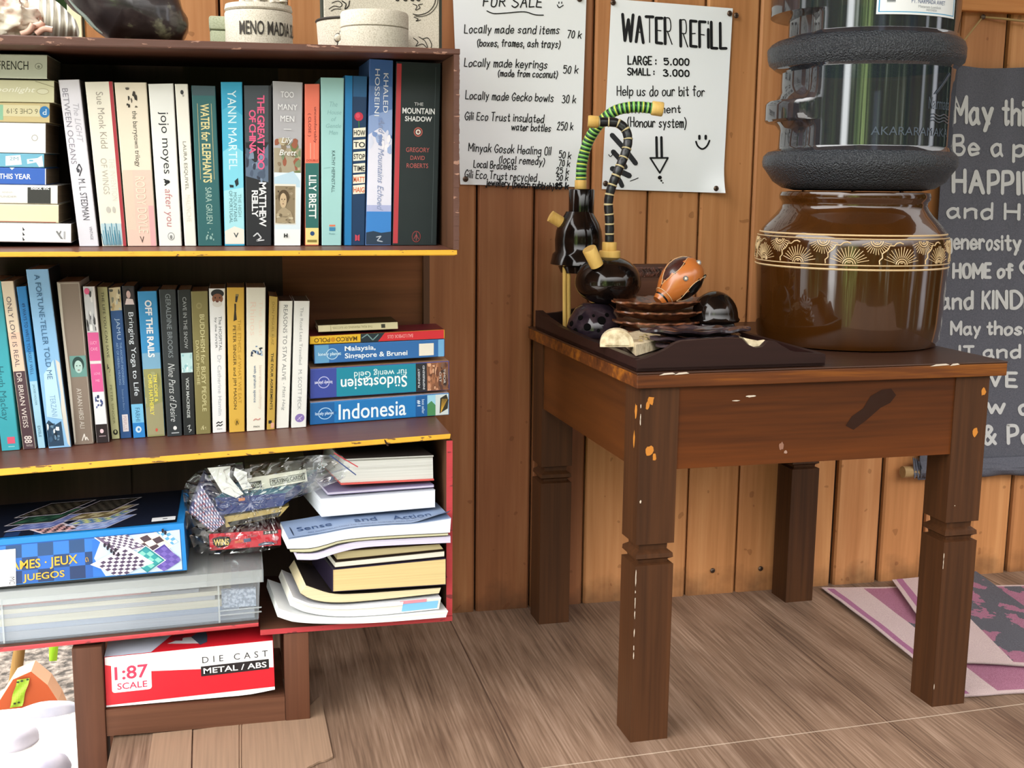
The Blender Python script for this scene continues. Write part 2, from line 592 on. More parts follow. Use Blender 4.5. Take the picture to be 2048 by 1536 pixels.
# ================================================================== the setting
def floor_extra(t, co, colr):
    sp = nd(t, 'ShaderNodeSeparateXYZ')
    t.links.new(co.outputs['Object'], sp.inputs[0])
    x, y = sp.outputs[0], sp.outputs[1]
    # each strip of flooring has its own tint
    st = mathn(t, 'FLOOR', mathn(t, 'MULTIPLY', mathn(t, 'SUBTRACT', x, 0.33), 1 / 0.17))
    w = nd(t, 'ShaderNodeTexWhiteNoise', noise_dimensions='1D')
    t.links.new(st, w.inputs['W'])
    v = mathn(t, 'MULTIPLY_ADD', w.outputs['Value'], 0.22); v.node.inputs[2].default_value = 0.88
    hs = nd(t, 'ShaderNodeHueSaturation')
    t.links.new(colr, hs.inputs['Color']); t.links.new(v, hs.inputs['Value'])
    c = hs.outputs[0]
    # darker smoky figure of the print
    mp = nd(t, 'ShaderNodeMapping'); mp.inputs['Scale'].default_value = (9, 4, 1)
    t.links.new(co.outputs['Object'], mp.inputs[0])
    n = nd(t, 'ShaderNodeTexNoise'); n.inputs['Scale'].default_value = 1.3; n.inputs['Detail'].default_value = 4
    t.links.new(mp.outputs[0], n.inputs['Vector'])
    f = mathn(t, 'MULTIPLY_ADD', n.outputs['Fac'], 4.0, True); f.node.inputs[2].default_value = -2.15
    c = mixc(t, mathn(t, 'MULTIPLY', f, 0.6), c, lin('#4a3226'))
    # seams along the boards
    for sx, wd in ((0.33, 0.0012), (0.845, 0.0009), (-0.18, 0.001), (1.35, 0.001)):
        d = mathn(t, 'ABSOLUTE', mathn(t, 'SUBTRACT', x, sx))
        c = mixc(t, mathn(t, 'MULTIPLY', mathn(t, 'LESS_THAN', d, wd), 0.7), c, lin('#3d2c24'))
    # one seam across, pale
    d = mathn(t, 'ABSOLUTE', mathn(t, 'SUBTRACT', mathn(t, 'SUBTRACT', y, mathn(t, 'MULTIPLY', x, 0.0505)), 1.283))
    c = mixc(t, mathn(t, 'MULTIPLY', mathn(t, 'LESS_THAN', d, 0.0011), 0.6), c, lin('#c9b8a4'))
    return c
M_floor = wood('vinyl floor', '#4f3d31', '#a28976', axis=1, scale=1.5, rough=0.45, bump=0.12, mid='#7e6654', extra=floor_extra, lo=0.32, hi=0.69, fine=1.3, wf=0.5, spec=.3)
def wall_extra(t, co, colr):
    sp = nd(t, 'ShaderNodeSeparateXYZ')
    t.links.new(co.outputs['Object'], sp.inputs[0])
    n = nd(t, 'ShaderNodeTexNoise'); n.inputs['Scale'].default_value = 22; n.inputs['Detail'].default_value = 4
    t.links.new(co.outputs['Object'], n.inputs['Vector'])
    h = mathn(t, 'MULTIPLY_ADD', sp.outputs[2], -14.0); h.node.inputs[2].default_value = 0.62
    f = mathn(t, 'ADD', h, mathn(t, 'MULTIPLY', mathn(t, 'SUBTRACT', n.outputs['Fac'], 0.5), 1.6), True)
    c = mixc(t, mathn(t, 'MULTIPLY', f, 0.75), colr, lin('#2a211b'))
    n2 = nd(t, 'ShaderNodeTexNoise'); n2.inputs['Scale'].default_value = 45; n2.inputs['Detail'].default_value = 1
    t.links.new(co.outputs['Object'], n2.inputs['Vector'])
    g = mathn(t, 'GREATER_THAN', n2.outputs['Fac'], 0.73)
    return mixc(t, mathn(t, 'MULTIPLY', g, 0.35), c, lin('#5a3018'))
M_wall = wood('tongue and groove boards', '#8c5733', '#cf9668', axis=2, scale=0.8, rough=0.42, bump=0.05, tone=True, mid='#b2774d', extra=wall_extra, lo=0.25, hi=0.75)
M_gap = gloss('#2b1a10', 0.8, 0.2)

WALLY = 1.848
mb = MB(); tones = []
GX = [-0.206, -0.111, -0.014, 0.085, 0.183, 0.281, 0.378, 0.473, 0.568, 0.667, 0.758, 0.853, 0.947, 1.041, 1.134, 1.225, 1.32, 1.406, 1.5, 1.595, 1.69, 1.785, 1.88, 1.975, 2.07, 2.165, 2.26]
TN = [0.55, 0.5, 0.58, 0.5, 0.45, 0.1, -.16, -.2, 0.42, 0.55, 0.6, 0.5, 0.62, 0.42, 0.6, 0.35, 0.62, 0.5, 0.6, 0.5, 0.6, 0.4, 0.5, 0.5, 0.5, 0.5]  # low values: darker brown boards right of the bookcase, its shade mixed in
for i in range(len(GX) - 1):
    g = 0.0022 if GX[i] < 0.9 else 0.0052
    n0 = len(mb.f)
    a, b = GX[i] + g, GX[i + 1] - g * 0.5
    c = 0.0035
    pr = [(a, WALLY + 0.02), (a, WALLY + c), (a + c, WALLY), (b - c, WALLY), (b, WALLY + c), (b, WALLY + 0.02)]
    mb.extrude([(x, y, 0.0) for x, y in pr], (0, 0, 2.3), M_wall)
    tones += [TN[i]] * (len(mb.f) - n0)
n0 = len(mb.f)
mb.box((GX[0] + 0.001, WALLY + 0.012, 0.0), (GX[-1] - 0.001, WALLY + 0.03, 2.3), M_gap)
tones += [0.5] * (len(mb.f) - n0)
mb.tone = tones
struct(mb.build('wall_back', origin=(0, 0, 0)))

mb = MB()
mb.box((-0.172, -1.4, -0.05), (2.26, WALLY + 0.03, 0.0), M_floor)
struct(mb.build('floor', origin=(0, 0, 0)))
M_roof = gloss('#8a6f58', 0.8, 0.2)
mb = MB()
mb.box((-0.75, -1.0, 2.3), (2.7, WALLY + 0.3, 2.36), M_roof)
struct(mb.build('ceiling'))

M_beam = wood('beam wood', '#a5622f', '#d99a5e', axis=0, scale=0.8, rough=0.45, bump=0.05)
mb = MB()
mb.box((1.0, WALLY - 0.016, 1.016), (2.26, WALLY + 0.001, 1.1), M_beam, 0.002)
struct(mb.build('trim_1'))
mb = MB()
mb.box((-0.226, WALLY - 0.005, -0.22), (-0.207, WALLY + 0.03, 2.3), gloss('#e6dcb8', 0.6), 0.001)
struct(mb.build('trim_2'))

# the garden edge seen under the shelves: pale concrete, soil beyond
def conc_extra(name):
    m, t, b = base_mat(name)
    co = nd(t, 'ShaderNodeTexCoord')
    n = nd(t, 'ShaderNodeTexNoise'); n.inputs['Scale'].default_value = 14; n.inputs['Detail'].default_value = 8; n.inputs['Roughness'].default_value = 0.7
    t.links.new(co.outputs['Object'], n.inputs['Vector'])
    rp = nd(t, 'ShaderNodeValToRGB')
    rp.color_ramp.elements[0].position = 0.36; rp.color_ramp.elements[0].color = lin('#8f8c92')
    rp.color_ramp.elements[1].position = 0.46; rp.color_ramp.elements[1].color = lin('#e9e6e2')
    t.links.new(n.outputs['Fac'], rp.inputs[0]); t.links.new(rp.outputs[0], b.inputs['Base Color'])
    b.inputs['Roughness'].default_value = 0.9
    bp = nd(t, 'ShaderNodeBump'); bp.inputs['Strength'].default_value = 0.5; bp.inputs['Distance'].default_value = 0.004
    t.links.new(n.outputs['Fac'], bp.inputs['Height']); t.links.new(bp.outputs[0], b.inputs['Normal'])
    return m
mb = MB()
def cpt(u, v):
    x = -1.8 + u * 1.64; y = 0.2 + v * 1.655
    z = -0.1 + 0.006 * mnoise.noise(Vector((x * 9, y * 9, 0)))
    y += 0.012 * mnoise.noise(Vector((x * 8, 3, 0))) if v > 0.99 else 0
    return (x, y, z - (0.008 if v > 0.995 else 0))
mb.grid(cpt, 60, 60, conc_extra('pale concrete'))
mb.poly([cpt(i / 60, 1.0) for i in range(61)] + [(-0.16, 1.86, -0.24), (-1.8, 1.86, -0.24)], mb.mats[0])
o = struct(mb.build('path', smooth=40))
M_soil = speckled('garden soil', '#2f2923', '#857a70', 55, 0.95, 1.0, 0.38, 0.66, 0.012)
mb = MB()
def spt(u, v):
    x = -4 + u * 6.2; y = 1.8 + v * 5
    return (x, y, -0.22 + 0.02 * mnoise.noise(Vector((x * 5, y * 5, 1))) + 0.006 * mnoise.noise(Vector((x * 31, y * 31, 2))))
mb.grid(spt, 160, 130, M_soil)
struct(mb.build('ground', smooth=60))

# things in the garden
def pebble(c, r, rot, h, label):
    bm = bmesh.new()
    bmesh.ops.create_icosphere(bm, subdivisions=3, radius=1)
    for v in bm.verts:
        k = 1 + 0.08 * mnoise.noise(v.co * 1.5 + Vector(c) * 9)
        v.co = Vector((v.co.x * r[0] * k, v.co.y * r[1] * k, v.co.z * r[2] * k))
        v.co = Matrix.Rotation(rot, 3, 'Z') @ v.co + Vector(c)
    q = MB(); q.bm(bm, speckled('pebble_' + h[1:], h, '#c4c0c8', 30, 0.7, 0.1, 0.3, 0.8))
    tag(q.build('pebble', smooth=60), label, 'pebble', 'pebbles in the pale concrete')
c = PZ(38, 1472, -0.09); pebble((c.x, c.y, -0.098), (0.022, 0.034, 0.02), -0.55, '#a9a6b2', 'oval grey pebble set alone in the middle of the white concrete')
c = PZ(92, 1536, -0.09); pebble((c.x, c.y, -0.098), (0.026, 0.042, 0.024), -0.6, '#9a98a8', 'bluish grey pebble in the white concrete, cut by the bottom of the photo')
c = PZ(96, 1408, -0.09); pebble((c.x, c.y - 0.01, -0.1), (0.05, 0.018, 0.018), 0.1, '#a7a9ba', 'long flat pebble at the far edge of the white concrete, below the orange sign')
# orange board with green tag
YO = 1.905
mb = MB()
op = [(-40, 1445), (-40, 1428), (0, 1400), (26, 1359), (62, 1343), (95, 1370), (116, 1402), (132, 1440)]
pts = [P(x, y, YO) for x, y in op]
mb.extrude(pts, (0.004, 0.022, 0.01), paper('#b8552c', 0.7, 0.3), paper('#dba888', 0.7, 0.3))
low = Vector((sum(p.x for p in pts) / 8, YO + 0.01, -0.235))
sgn = thing('garden_sign', low, 'orange pointed board standing on the soil behind the white concrete', 'sign')
mb.extrude([P(-20, 1443, YO + .006), P(110, 1440, YO + .006), P(90, 1560, YO + .006), P(0, 1560, YO + .006)], (0, 0.01, 0), paper('#c05c33', 0.7, 0.3))
mb.build('board', sgn)
mb = MB()
def gp(u, v):
    x = 34 + 25 * u - 15 * v + 1.0 * math.sin(9 * v); y = 1360 - 4 * u + 56 * v
    return P(x, y, YO - 0.004 - 0.0015 * math.sin(u * 5 + v * 8))
mb.grid(gp, 6, 10, paper('#9dc234', 0.5, 0.4))
for u, v in ((0.1, 0.08), (0.4, 0.06), (0.85, 0.04), (0.3, 0.86), (0.6, 0.84)):
    mb.poly([gp(u, v) + Vector((0.0025 * math.cos(k), -0.0006, 0.0018 * math.sin(k))) for k in (0, 1.2, 2.5, 3.8, 5)], paper('#27301a'))
mb.build('tag', sgn)
mb = MB()
a, b = P(40, 1290, 2.1), P(30, 1362, 2.1)
d = (b - a)
mb.tube([a - d * 1.2, a, a + d * 0.5, b, b + d * 0.45], [0.0095, 0.0098, 0.0102, 0.0106, 0.0108], wood('stick bark', '#7a5a2e', '#b08d54', axis=2, rough=0.7), 12)
tag(mb.build('stake', smooth=50), 'brown wooden stake stuck in the soil behind the orange board', 'stake')
mb = MB()
gm = paper('#a6d62f', 0.5, 0.4)
for k in range(5):
    x0 = 104 + k * 1.5
    bpt = P(x0 - 1, 1322, 2.2); tp = P(98 + k * 5, 1270 - 3 * (k % 2), 2.22 - .01 * k)
    for i in range(5):
        t0, t1 = i / 5, (i + 1) / 5
        q0, q1 = bpt.lerp(tp, t0), bpt.lerp(tp, t1)
        w0, w1 = 0.0042 * (1 - t0 * .8), 0.0042 * (1 - t1 * .8)
        mb.extrude([q0 - Vector((w0, 0, 0)), q0 + Vector((w0, 0, 0)), q1 + Vector((w1, 0, 0)), q1 - Vector((w1, 0, 0))], (0, 0.0008, 0), gm)
tag(mb.build('grass_tuft'), 'small bright green grass tuft sprouting from the soil beside the shelf post', 'plant')

# ================================================================== the bookcase
YU, YB, YK = 1.43, 1.49, 1.706     # front of the upper box, front of the lower box, back boards
XL = -0.47
M_brown = wood('brown paint', '#371f16', '#5d3b2b', axis=0, scale=0.9, rough=0.5, bump=0.2)
M_brownv = wood('brown paint upright', '#3c2418', '#664530', axis=2, scale=0.9, rough=0.55, bump=0.25)
M_shelf = wood('brown shelf', '#57332a', '#795042', axis=0, scale=0.6, rough=0.4, bump=0.05)
M_dark = wood('dark back boards', '#2a1f19', '#4c382b', axis=2, scale=0.8, rough=0.6, bump=0.15)
M_ply = wood('red ply', '#4e2b18', '#84502e', axis=0, scale=0.9, rough=0.5, bump=0.08)
def worn(name, h, under, amount=0.5, scale=90, rough=0.55):
    m, t, b = base_mat(name)
    co = nd(t, 'ShaderNodeTexCoord')
    mp = nd(t, 'ShaderNodeMapping'); mp.inputs['Scale'].default_value = (0.6, 1, 2.0)
    t.links.new(co.outputs['Object'], mp.inputs[0])
    n = nd(t, 'ShaderNodeTexNoise'); n.inputs['Scale'].default_value = scale; n.inputs['Detail'].default_value = 5
    t.links.new(mp.outputs[0], n.inputs['Vector'])
    f = mathn(t, 'GREATER_THAN', n.outputs['Fac'], 1 - amount * 0.8)
    n2 = nd(t, 'ShaderNodeTexNoise'); n2.inputs['Scale'].default_value = scale * .5
    t.links.new(co.outputs['Object'], n2.inputs['Vector'])
    c = lin(h)
    c2 = mixc(t, n2.outputs['Fac'], c, tuple(v * 0.72 for v in c[:3]))
    t.links.new(mixc(t, f, c2, lin(under)), b.inputs['Base Color'])
    b.inputs['Roughness'].default_value = rough
    bp = nd(t, 'ShaderNodeBump'); bp.inputs['Strength'].default_value = 0.5; bp.inputs['Distance'].default_value = 0.001
    t.links.new(n.outputs['Fac'], bp.inputs['Height']); t.links.new(bp.outputs[0], b.inputs['Normal'])
    return m
M_yellow = worn('yellow paint', '#dba42a', '#6b4a22', 0.44)
M_red = worn('red paint', '#b3343a', '#6d2326', 0.42)
M_brownedge = worn('worn brown edge', '#5c3a2e', '#96705e', 0.44)

case = thing('bookcase', (0.0, 1.56, 0.125), 'brown painted bookcase with yellow edged shelves and red lower edges, full of books', 'bookcase')
def board(name, tl, tr, bl, br, Y, yback, lift, mt, me, parent, xl=XL, tail=None):
    """a shelf seen from the front: its front edge runs through four photo points at depth Y"""
    A, B, C_, D = P(*tl, Y), P(*tr, Y), P(*bl, Y), P(*br, Y)
    def ext(a, b, x):
        t = (x - a.x) / (b.x - a.x); return a.lerp(b, t)
    A, C_ = ext(A, B, xl), ext(C_, D, xl)
    q = MB()
    r = 0.0012
    up = Vector((0, 0, lift * (yback - Y)))
    bk = Vector((0, yback - Y, 0))
    f0 = Vector((0, r, 0))
    # top, bottom, back, ends
    top = [A + f0, B + f0, B + bk + up, A + bk + up]
    bot = [C_ + f0, D + f0, D + bk + up, C_ + bk + up]
    q.poly(top, mt); q.poly(bot[::-1], mt); q.poly([top[2], top[3], bot[3], bot[2]], mt)
    q.poly([top[1], top[2], bot[2], bot[1]], mt); q.poly([top[3], top[0], bot[0], bot[3]], mt)
    n = 60
    rr = random.Random(len(name))
    for i in range(n):
        t0, t1 = i / n, (i + 1) / n
        a0, a1 = A.lerp(B, t0), A.lerp(B, t1); c0, c1 = C_.lerp(D, t0), C_.lerp(D, t1)
        dz = Vector((0, 0, -r))
        q.poly([c0 - dz, c1 - dz, a1 + dz, a0 + dz], me)
        q.poly([a0 + dz, a1 + dz, a1 + f0, a0 + f0], me)
        q.poly([c1 - dz, c0 - dz, c0 + f0, c1 + f0], me)
    q.poly([B + f0, B + Vector((0, 0, -r)), D + Vector((0, 0, r)), D + f0], me)
    return q, A, B
q, A, B = board('top_panel', (0, 69), (920, 97.6), (0, 88), (920, 109), YU, YK, 0.02, M_brown, M_brownedge, case)
q.build('top_panel', case)
TOPZ = lambda x, y=1.54: A.z + (B.z - A.z) * (x - A.x) / (B.x - A.x) + 0.02 * (y - YU)
A, B = A.copy(), B.copy()
C_u, D_u = P(0, 88, YU), P(920, 109, YU)
q, A1, B1 = board('shelf', (0, 504), (914, 500), (0, 514), (914, 511), YU, YK, 0.02, M_shelf, M_yellow, case)
q.build('shelf', case)['label'] = 'shelf with a thin yellow front edge under the upright novels'
S1 = lambda x, y: A1.z + (B1.z - A1.z) * (x - A1.x) / (B1.x - A1.x) + 0.02 * (y - YU)
q, A2, B2 = board('shelf', (0, 938), (901, 868), (0, 952), (900, 878), YB, YK, 0.0, M_shelf, M_yellow, case)
# the crack in the yellow edge
c0, c1 = P(768, 878.5, YB - .0006), P(777, 892, YB - .0006)
q.poly([c0, c0 + Vector((.002, 0, -.001)), c1 + Vector((.0005, 0, 0)), c1 - Vector((.002, 0, 0)), c0 + Vector((.001, 0, -.004))], M_gap)
q.build('shelf', case)['label'] = 'sloping shelf with a cracked yellow front edge above the games'
S2n = Vector((-(B2.z - A2.z) / (B2.x - A2.x), 0, 1)); S2k = S2n.dot(A2)
# lower shelf: two boards, the right one a little lower
q, A3, B3 = board('bottom_shelf', (0, 1296), (517, 1246), (0, 1305), (517, 1253.5), YB, YK, 0.0, M_brown, M_red, case)
q.build('bottom_shelf', case)['label'] = 'left board of the bottom, red front edge'
S3 = lambda x: A3.z + (B3.z - A3.z) * (x - A3.x) / (B3.x - A3.x)
mb = MB()
x0, x1 = B3.x + 0.002, P(905, 1100, YB).x
mb.box((x0, YB + 0.001, 0.1265), (x1, YK, 0.134), M_brown, 0.0008)
mb.box((x0, YB, 0.1268), (x1, YB + 0.0012, 0.1337), M_red)
mb.build('bottom_shelf', case)['label'] = 'right board of the bottom, a little lower'
# uprights
xo, xi = P(918.5, 300, YU).x, P(907.5, 300, YU).x
mb = MB()
mb.box((xi, YU + 0.001, 0.634), (xo, YK, P(917, 110, YU).z), M_brownv)
zz = [0.6335 + i * (P(917, 109, YU).z - 0.6335) / 40 for i in range(41)]
rr = random.Random(3)
for a, b in zip(zz[:-1], zz[1:]):
    w = rr.uniform(0, .0008)
    mb.hexa([(xi, YU + w, a), (xo + rr.uniform(-.0004, .0006), YU + w, a), (xo, YU + .001, a), (xi, YU + .001, a),
             (xi, YU + w, b), (xo + rr.uniform(-.0004, .0006), YU + w, b), (xo, YU + .001, b), (xi, YU + .001, b)], M_brownedge)
mb.build('side_panel', case)
mb = MB()
xm = P(846, 590, YK).x
mb.box((xm - .001, 1.694, 0.395), (xm + 0.008, YK + .008, 0.626), M_brownv)
mb.build('side_panel', case)
mb = MB()
xo, xi = P(905, 1000, YB).x, P(893, 1000, YB).x
mb.box((xi, YB + 0.001, 0.1345), (xo, YK, 0.378), M_brownv)
mb.box((xi, YB, 0.1345), (xo, YB + 0.001, 0.378), M_red)
mb.build('side_panel', case)['label'] = 'lower right side with a red front edge'
mb = MB()
mb.box((XL - 0.01, YB, 0.13), (XL - 0.0005, YK, TOPZ(XL, YU) - .001), M_brownv)
mb.build('side_panel', case)
bk = [(XL, -0.36), (-0.36, -0.25), (-0.25, -0.155), (-0.155, -0.06), (-0.06, 0.065), (0.065, 0.2715)]
YK += 0.0006
for i, (a, b) in enumerate(bk):        # the back boards stand behind the shelves
    mb = MB()
    top = (C_u.z + (D_u.z - C_u.z) * ((a + b) / 2 - C_u.x) / (D_u.x - C_u.x)) + .02 * (YK - YU) + .009
    if i == 5:
        mb.box((a, YK, 0.127), (b, YK + 0.008, 0.385), M_dark)
        mb.box((a, YK, 0.386), (P(846, 590, YK).x, YK + 0.008, 0.63), M_ply)
        mb.box((a, YK, 0.631), (b, YK + 0.008, top), M_brownv)
    else:
        mb.box((a - .003, YK + (.003 if i % 2 else 0), 0.127), (b, YK + 0.0029 + (.003 if i % 2 else 0), top), M_dark)
    mb.build('back_board', case)

# ================================================================== the stand under the left half
M_stand = wood('stand timber', '#3d2318', '#6b432f', axis=2, scale=0.8, rough=0.6, bump=0.25)
M_standx = wood('stand rail timber', '#3d2418', '#6d4632', axis=0, scale=0.8, rough=0.65, bump=0.25)
stand = thing('low_stand', (-0.06, 1.58, -0.1), 'rough brown timber stand holding up the left half of the bookcase', 'stand')
for (x0, x1, z0, z1, y0, y1) in ((-0.2165, -0.180, -0.097, 0.1275, YB, 1.53), (0.048, 0.0805, 0.0, 0.1255, YB + .002, 1.525), (-0.2165, -0.180, -0.097, 0.1275, 1.635, 1.67), (0.048, 0.0805, 0.0, 0.1255, 1.635, 1.67)):
    mb = MB(); mb.box((x0, y0, z0), (x1, y1, z1), M_stand, 0.0015); mb.build('leg', stand, smooth=30)
mb = MB()
mb.hexa([(-0.1795, YB + .003, 0.004), (0.0475, YB + .003, 0.001), (0.0475, 1.525, 0.001), (-0.1795, 1.525, 0.004),
         (-0.1795, YB + .003, 0.040), (0.0475, YB + .003, 0.0365), (0.0475, 1.525, 0.0365), (-0.1795, 1.525, 0.040)], M_standx)
mb.build('front_rail', stand)
mb = MB(); mb.box((-0.1795, 1.526, 0.024), (0.0475, 1.668, 0.036), M_standx, .001); mb.build('stand_shelf', stand)

# ================================================================== books
PAGE_U = lambda: leaves('page edges standing', '#b5a185', 0)
def book(label, q, Y, name='paperback', group=None, cat='book', depth=0.125, col='#dddddd', side=None, pages='#c9b592', thick='u',
         marks=(), floor=None, hard=False, back=None, front='spine', dvec=None, rough=0.42):
    """q = photo corners of the face turned to us: (bl, br, tl, tr); the face lies at depth Y"""
    bl, br, tl, tr = [P(*p, Y) for p in q]
    if floor is not None:                       # stand it on the board
        bl.z = floor(bl.x, Y); br.z = floor(br.x, Y)
    dv = Vector(dvec) if dvec else Vector((0, 1, 0))
    dv = dv.normalized()
    def F(u, v, w=0.0):                         # v downward, w metres inward
        return (tl * (1 - u) + tr * u) * (1 - v) + (bl * (1 - u) + br * u) * v + dv * w
    if thick == 'u':
        T = ((tr - tl).length + (br - bl).length) / 2; L = ((tl - bl).length + (tr - br).length) / 2
        G = lambda a, l, w: F(a / T, l, w)
    else:
        T = ((tl - bl).length + (tr - br).length) / 2; L = ((tr - tl).length + (br - bl).length) / 2
        G = lambda a, l, w: F(l, a / T, w)
    base = (bl + br) / 2 + dv * (depth / 2)
    root = thing(name, base, label, cat, group)
    t = 0.0022 if hard else 0.0007
    t = min(t, T * 0.2)
    mc = paper(col, rough); ms = paper(side, rough) if side else mc
    mb = MB()
    if front == 'spine':
        r = min(0.0012, T * 0.2)
        out = [(0, depth), (0, r), (r * .3, r * .3), (r, 0), (T - r, 0), (T - r * .3, r * .3), (T, r), (T, depth)]
        inn = [(T - t, depth), (T - t, t + r), (t, t + r), (t, depth)]
        n = len(out) + len(inn)
        prof = out + inn
        vs = [G(a, 0, w) for a, w in prof] + [G(a, 1, w) for a, w in prof]
        fs = []; fm = []
        for i in range(n):
            j = (i + 1) % n
            f = (i, j, n + j, n + i)
            mb.add([vs[k] for k in f], [(0, 1, 2, 3)], ms if i in (0, 6) else mc)
        for o in (0, n):
            for quad in ((0, 1, 10, 11), (1, 2, 3, 10), (3, 4, 9, 10), (4, 5, 6, 9), (6, 7, 8, 9)):
                mb.add([vs[o + k] for k in quad], [(0, 1, 2, 3)], mc)
        lin_, w0, w1 = (0.012 if hard else 0.004), t + r, depth - (0.003 if hard else 0.001)
    else:                                       # the leaves face us, the covers lie above and below
        for a0, a1, mc_ in ((0, t, ms), (T - t, T, mc)):
            c = [G(a0, 0, 0), G(a0, 1, 0), G(a1, 1, 0), G(a1, 0, 0), G(a0, 0, depth), G(a0, 1, depth), G(a1, 1, depth), G(a1, 0, depth)]
            mb.hexa(c, mc_)
        c = [G(t, 0, depth - t), G(t, 1, depth - t), G(T - t, 1, depth - t), G(T - t, 0, depth - t), G(t, 0, depth), G(t, 1, depth), G(T - t, 1, depth), G(T - t, 0, depth)]
        mb.hexa(c, mc)
        lin_, w0, w1 = 0.006 if hard else 0.001, 0.003 if hard else 0.0006, depth - t
    lv = 0
    for k in marks:
        lv += 1
        w = -(0.00012 + 0.00004 * lv)
        FF = lambda u, v, w=w: F(u, v, w)
        kind = k[0]
        if kind == 'r':
            u0, v0, u1, v1, h = k[1:6]
            nsub = 6
            mb.poly([FF(u0, v0), FF(u1, v0), FF(u1, v1), FF(u0, v1)], paper(h, rough))
        elif kind == 't':
            _, s, u0, v0, u1, v1, h, d = k[:8]
            o = k[8] if len(k) > 8 else {}
            put_text(mb, s, (u0, v0, u1, v1), FF, paper(h, rough, wear=0), d, **o)
        elif kind == 'e':
            cu, cv, ru, rv, h = k[1:6]
            mb.poly([FF(cu + ru * math.cos(2 * math.pi * i / 18), cv + rv * math.sin(2 * math.pi * i / 18)) for i in range(18)], paper(h, rough, wear=0))
        elif kind == 'p':
            mb.poly([FF(u, v) for u, v in k[1]], paper(k[2], rough, wear=0))
        elif kind == 'l':                       # thin line or curve: points, width in u
            Lr = L / T if thick == 'u' else T / L
            ribbon(mb, [(u, v * Lr) for u, v in k[1]], k[2], lambda a, b, Lr=Lr, FF=FF: FF(a, b / Lr), paper(k[3], rough, wear=0))
        elif kind == 'blobs':                   # a small printed picture: patches of colour inside a box
            u0, v0, u1, v1, cols, nb, sd = k[1:8]
            r_ = random.Random(sd)
            for i in range(nb):
                cu, cv = r_.uniform(u0, u1), r_.uniform(v0, v1)
                ru, rv = r_.uniform(.06, .2) * (u1 - u0), r_.uniform(.06, .2) * (v1 - v0)
                w2 = w - 0.00003 * i
                pts = []
                for j in range(9):
                    a = 2 * math.pi * j / 9; q_ = r_.uniform(.6, 1.1)
                    pts.append(F(min(max(cu + ru * q_ * math.cos(a), u0), u1), min(max(cv + rv * q_ * math.sin(a), v0), v1), w2))
                mb.poly(pts, paper(cols[i % len(cols)], rough, wear=0))
            lv += int(nb * .75)
    mb.build('cover', root)
    pm = leaves('page edges', pages, 0 if thick == 'u' else 2)
    mb = MB()
    l0, l1 = (lin_ * .02 / max(L, .01) * 10, 1 - lin_ * .02 / max(L, .01) * 10) if front == 'spine' else (0.001, 0.999)
    if front == 'spine':
        ins = 0.0035 if hard else 0.0008
        l0, l1 = ins / L, 1 - ins / L
    c = [G(t, l0, w0), G(T - t, l0, w0), G(T - t, l0, w1), G(t, l0, w1), G(t, l1, w0), G(T - t, l1, w0), G(T - t, l1, w1), G(t, l1, w1)]
    mb.hexa(c, pm)
    mb.build('pages', root)
    root['_F'] = 0
    return root

def pic_face(u0, v0, u1, v1, skin, hair, bgc, shirt=None):
    """a small printed portrait"""
    du, dv = u1 - u0, v1 - v0
    o = [('r', u0, v0, u1, v1, bgc)]
    o.append(('e', u0 + du * .5, v0 + dv * .40, du * .36, dv * .36, hair))
    if shirt:
        o.append(('p', [(u0 + du * .1, v1), (u0 + du * .25, v0 + dv * .8), (u0 + du * .75, v0 + dv * .8), (u0 + du * .95, v1)], shirt))
    o.append(('e', u0 + du * .5, v0 + dv * .52, du * .25, dv * .30, skin))
    for s in (-1, 1):
        o.append(('e', u0 + du * (.5 + s * .1), v0 + dv * .47, du * .045, dv * .025, hair))
    o.append(('e', u0 + du * .5, v0 + dv * .68, du * .08, dv * .02, '#6a3030'))
    return o

NT = 'novels standing on the top shelf'
B_ = dict(bold=0.018)
def top_book(label, bl, br, tl, tr, Y, **k):
    e = .5
    bl, br, tl, tr = (bl[0] + e, bl[1]), (br[0] - e, br[1]), (tl[0] + e, tl[1]), (tr[0] - e, tr[1])
    return book(label, (bl, br, tl, tr), Y, floor=lambda x, y: S1(x, y) + 0.0008, group=NT, dvec=(0, 1, .0205), **k)
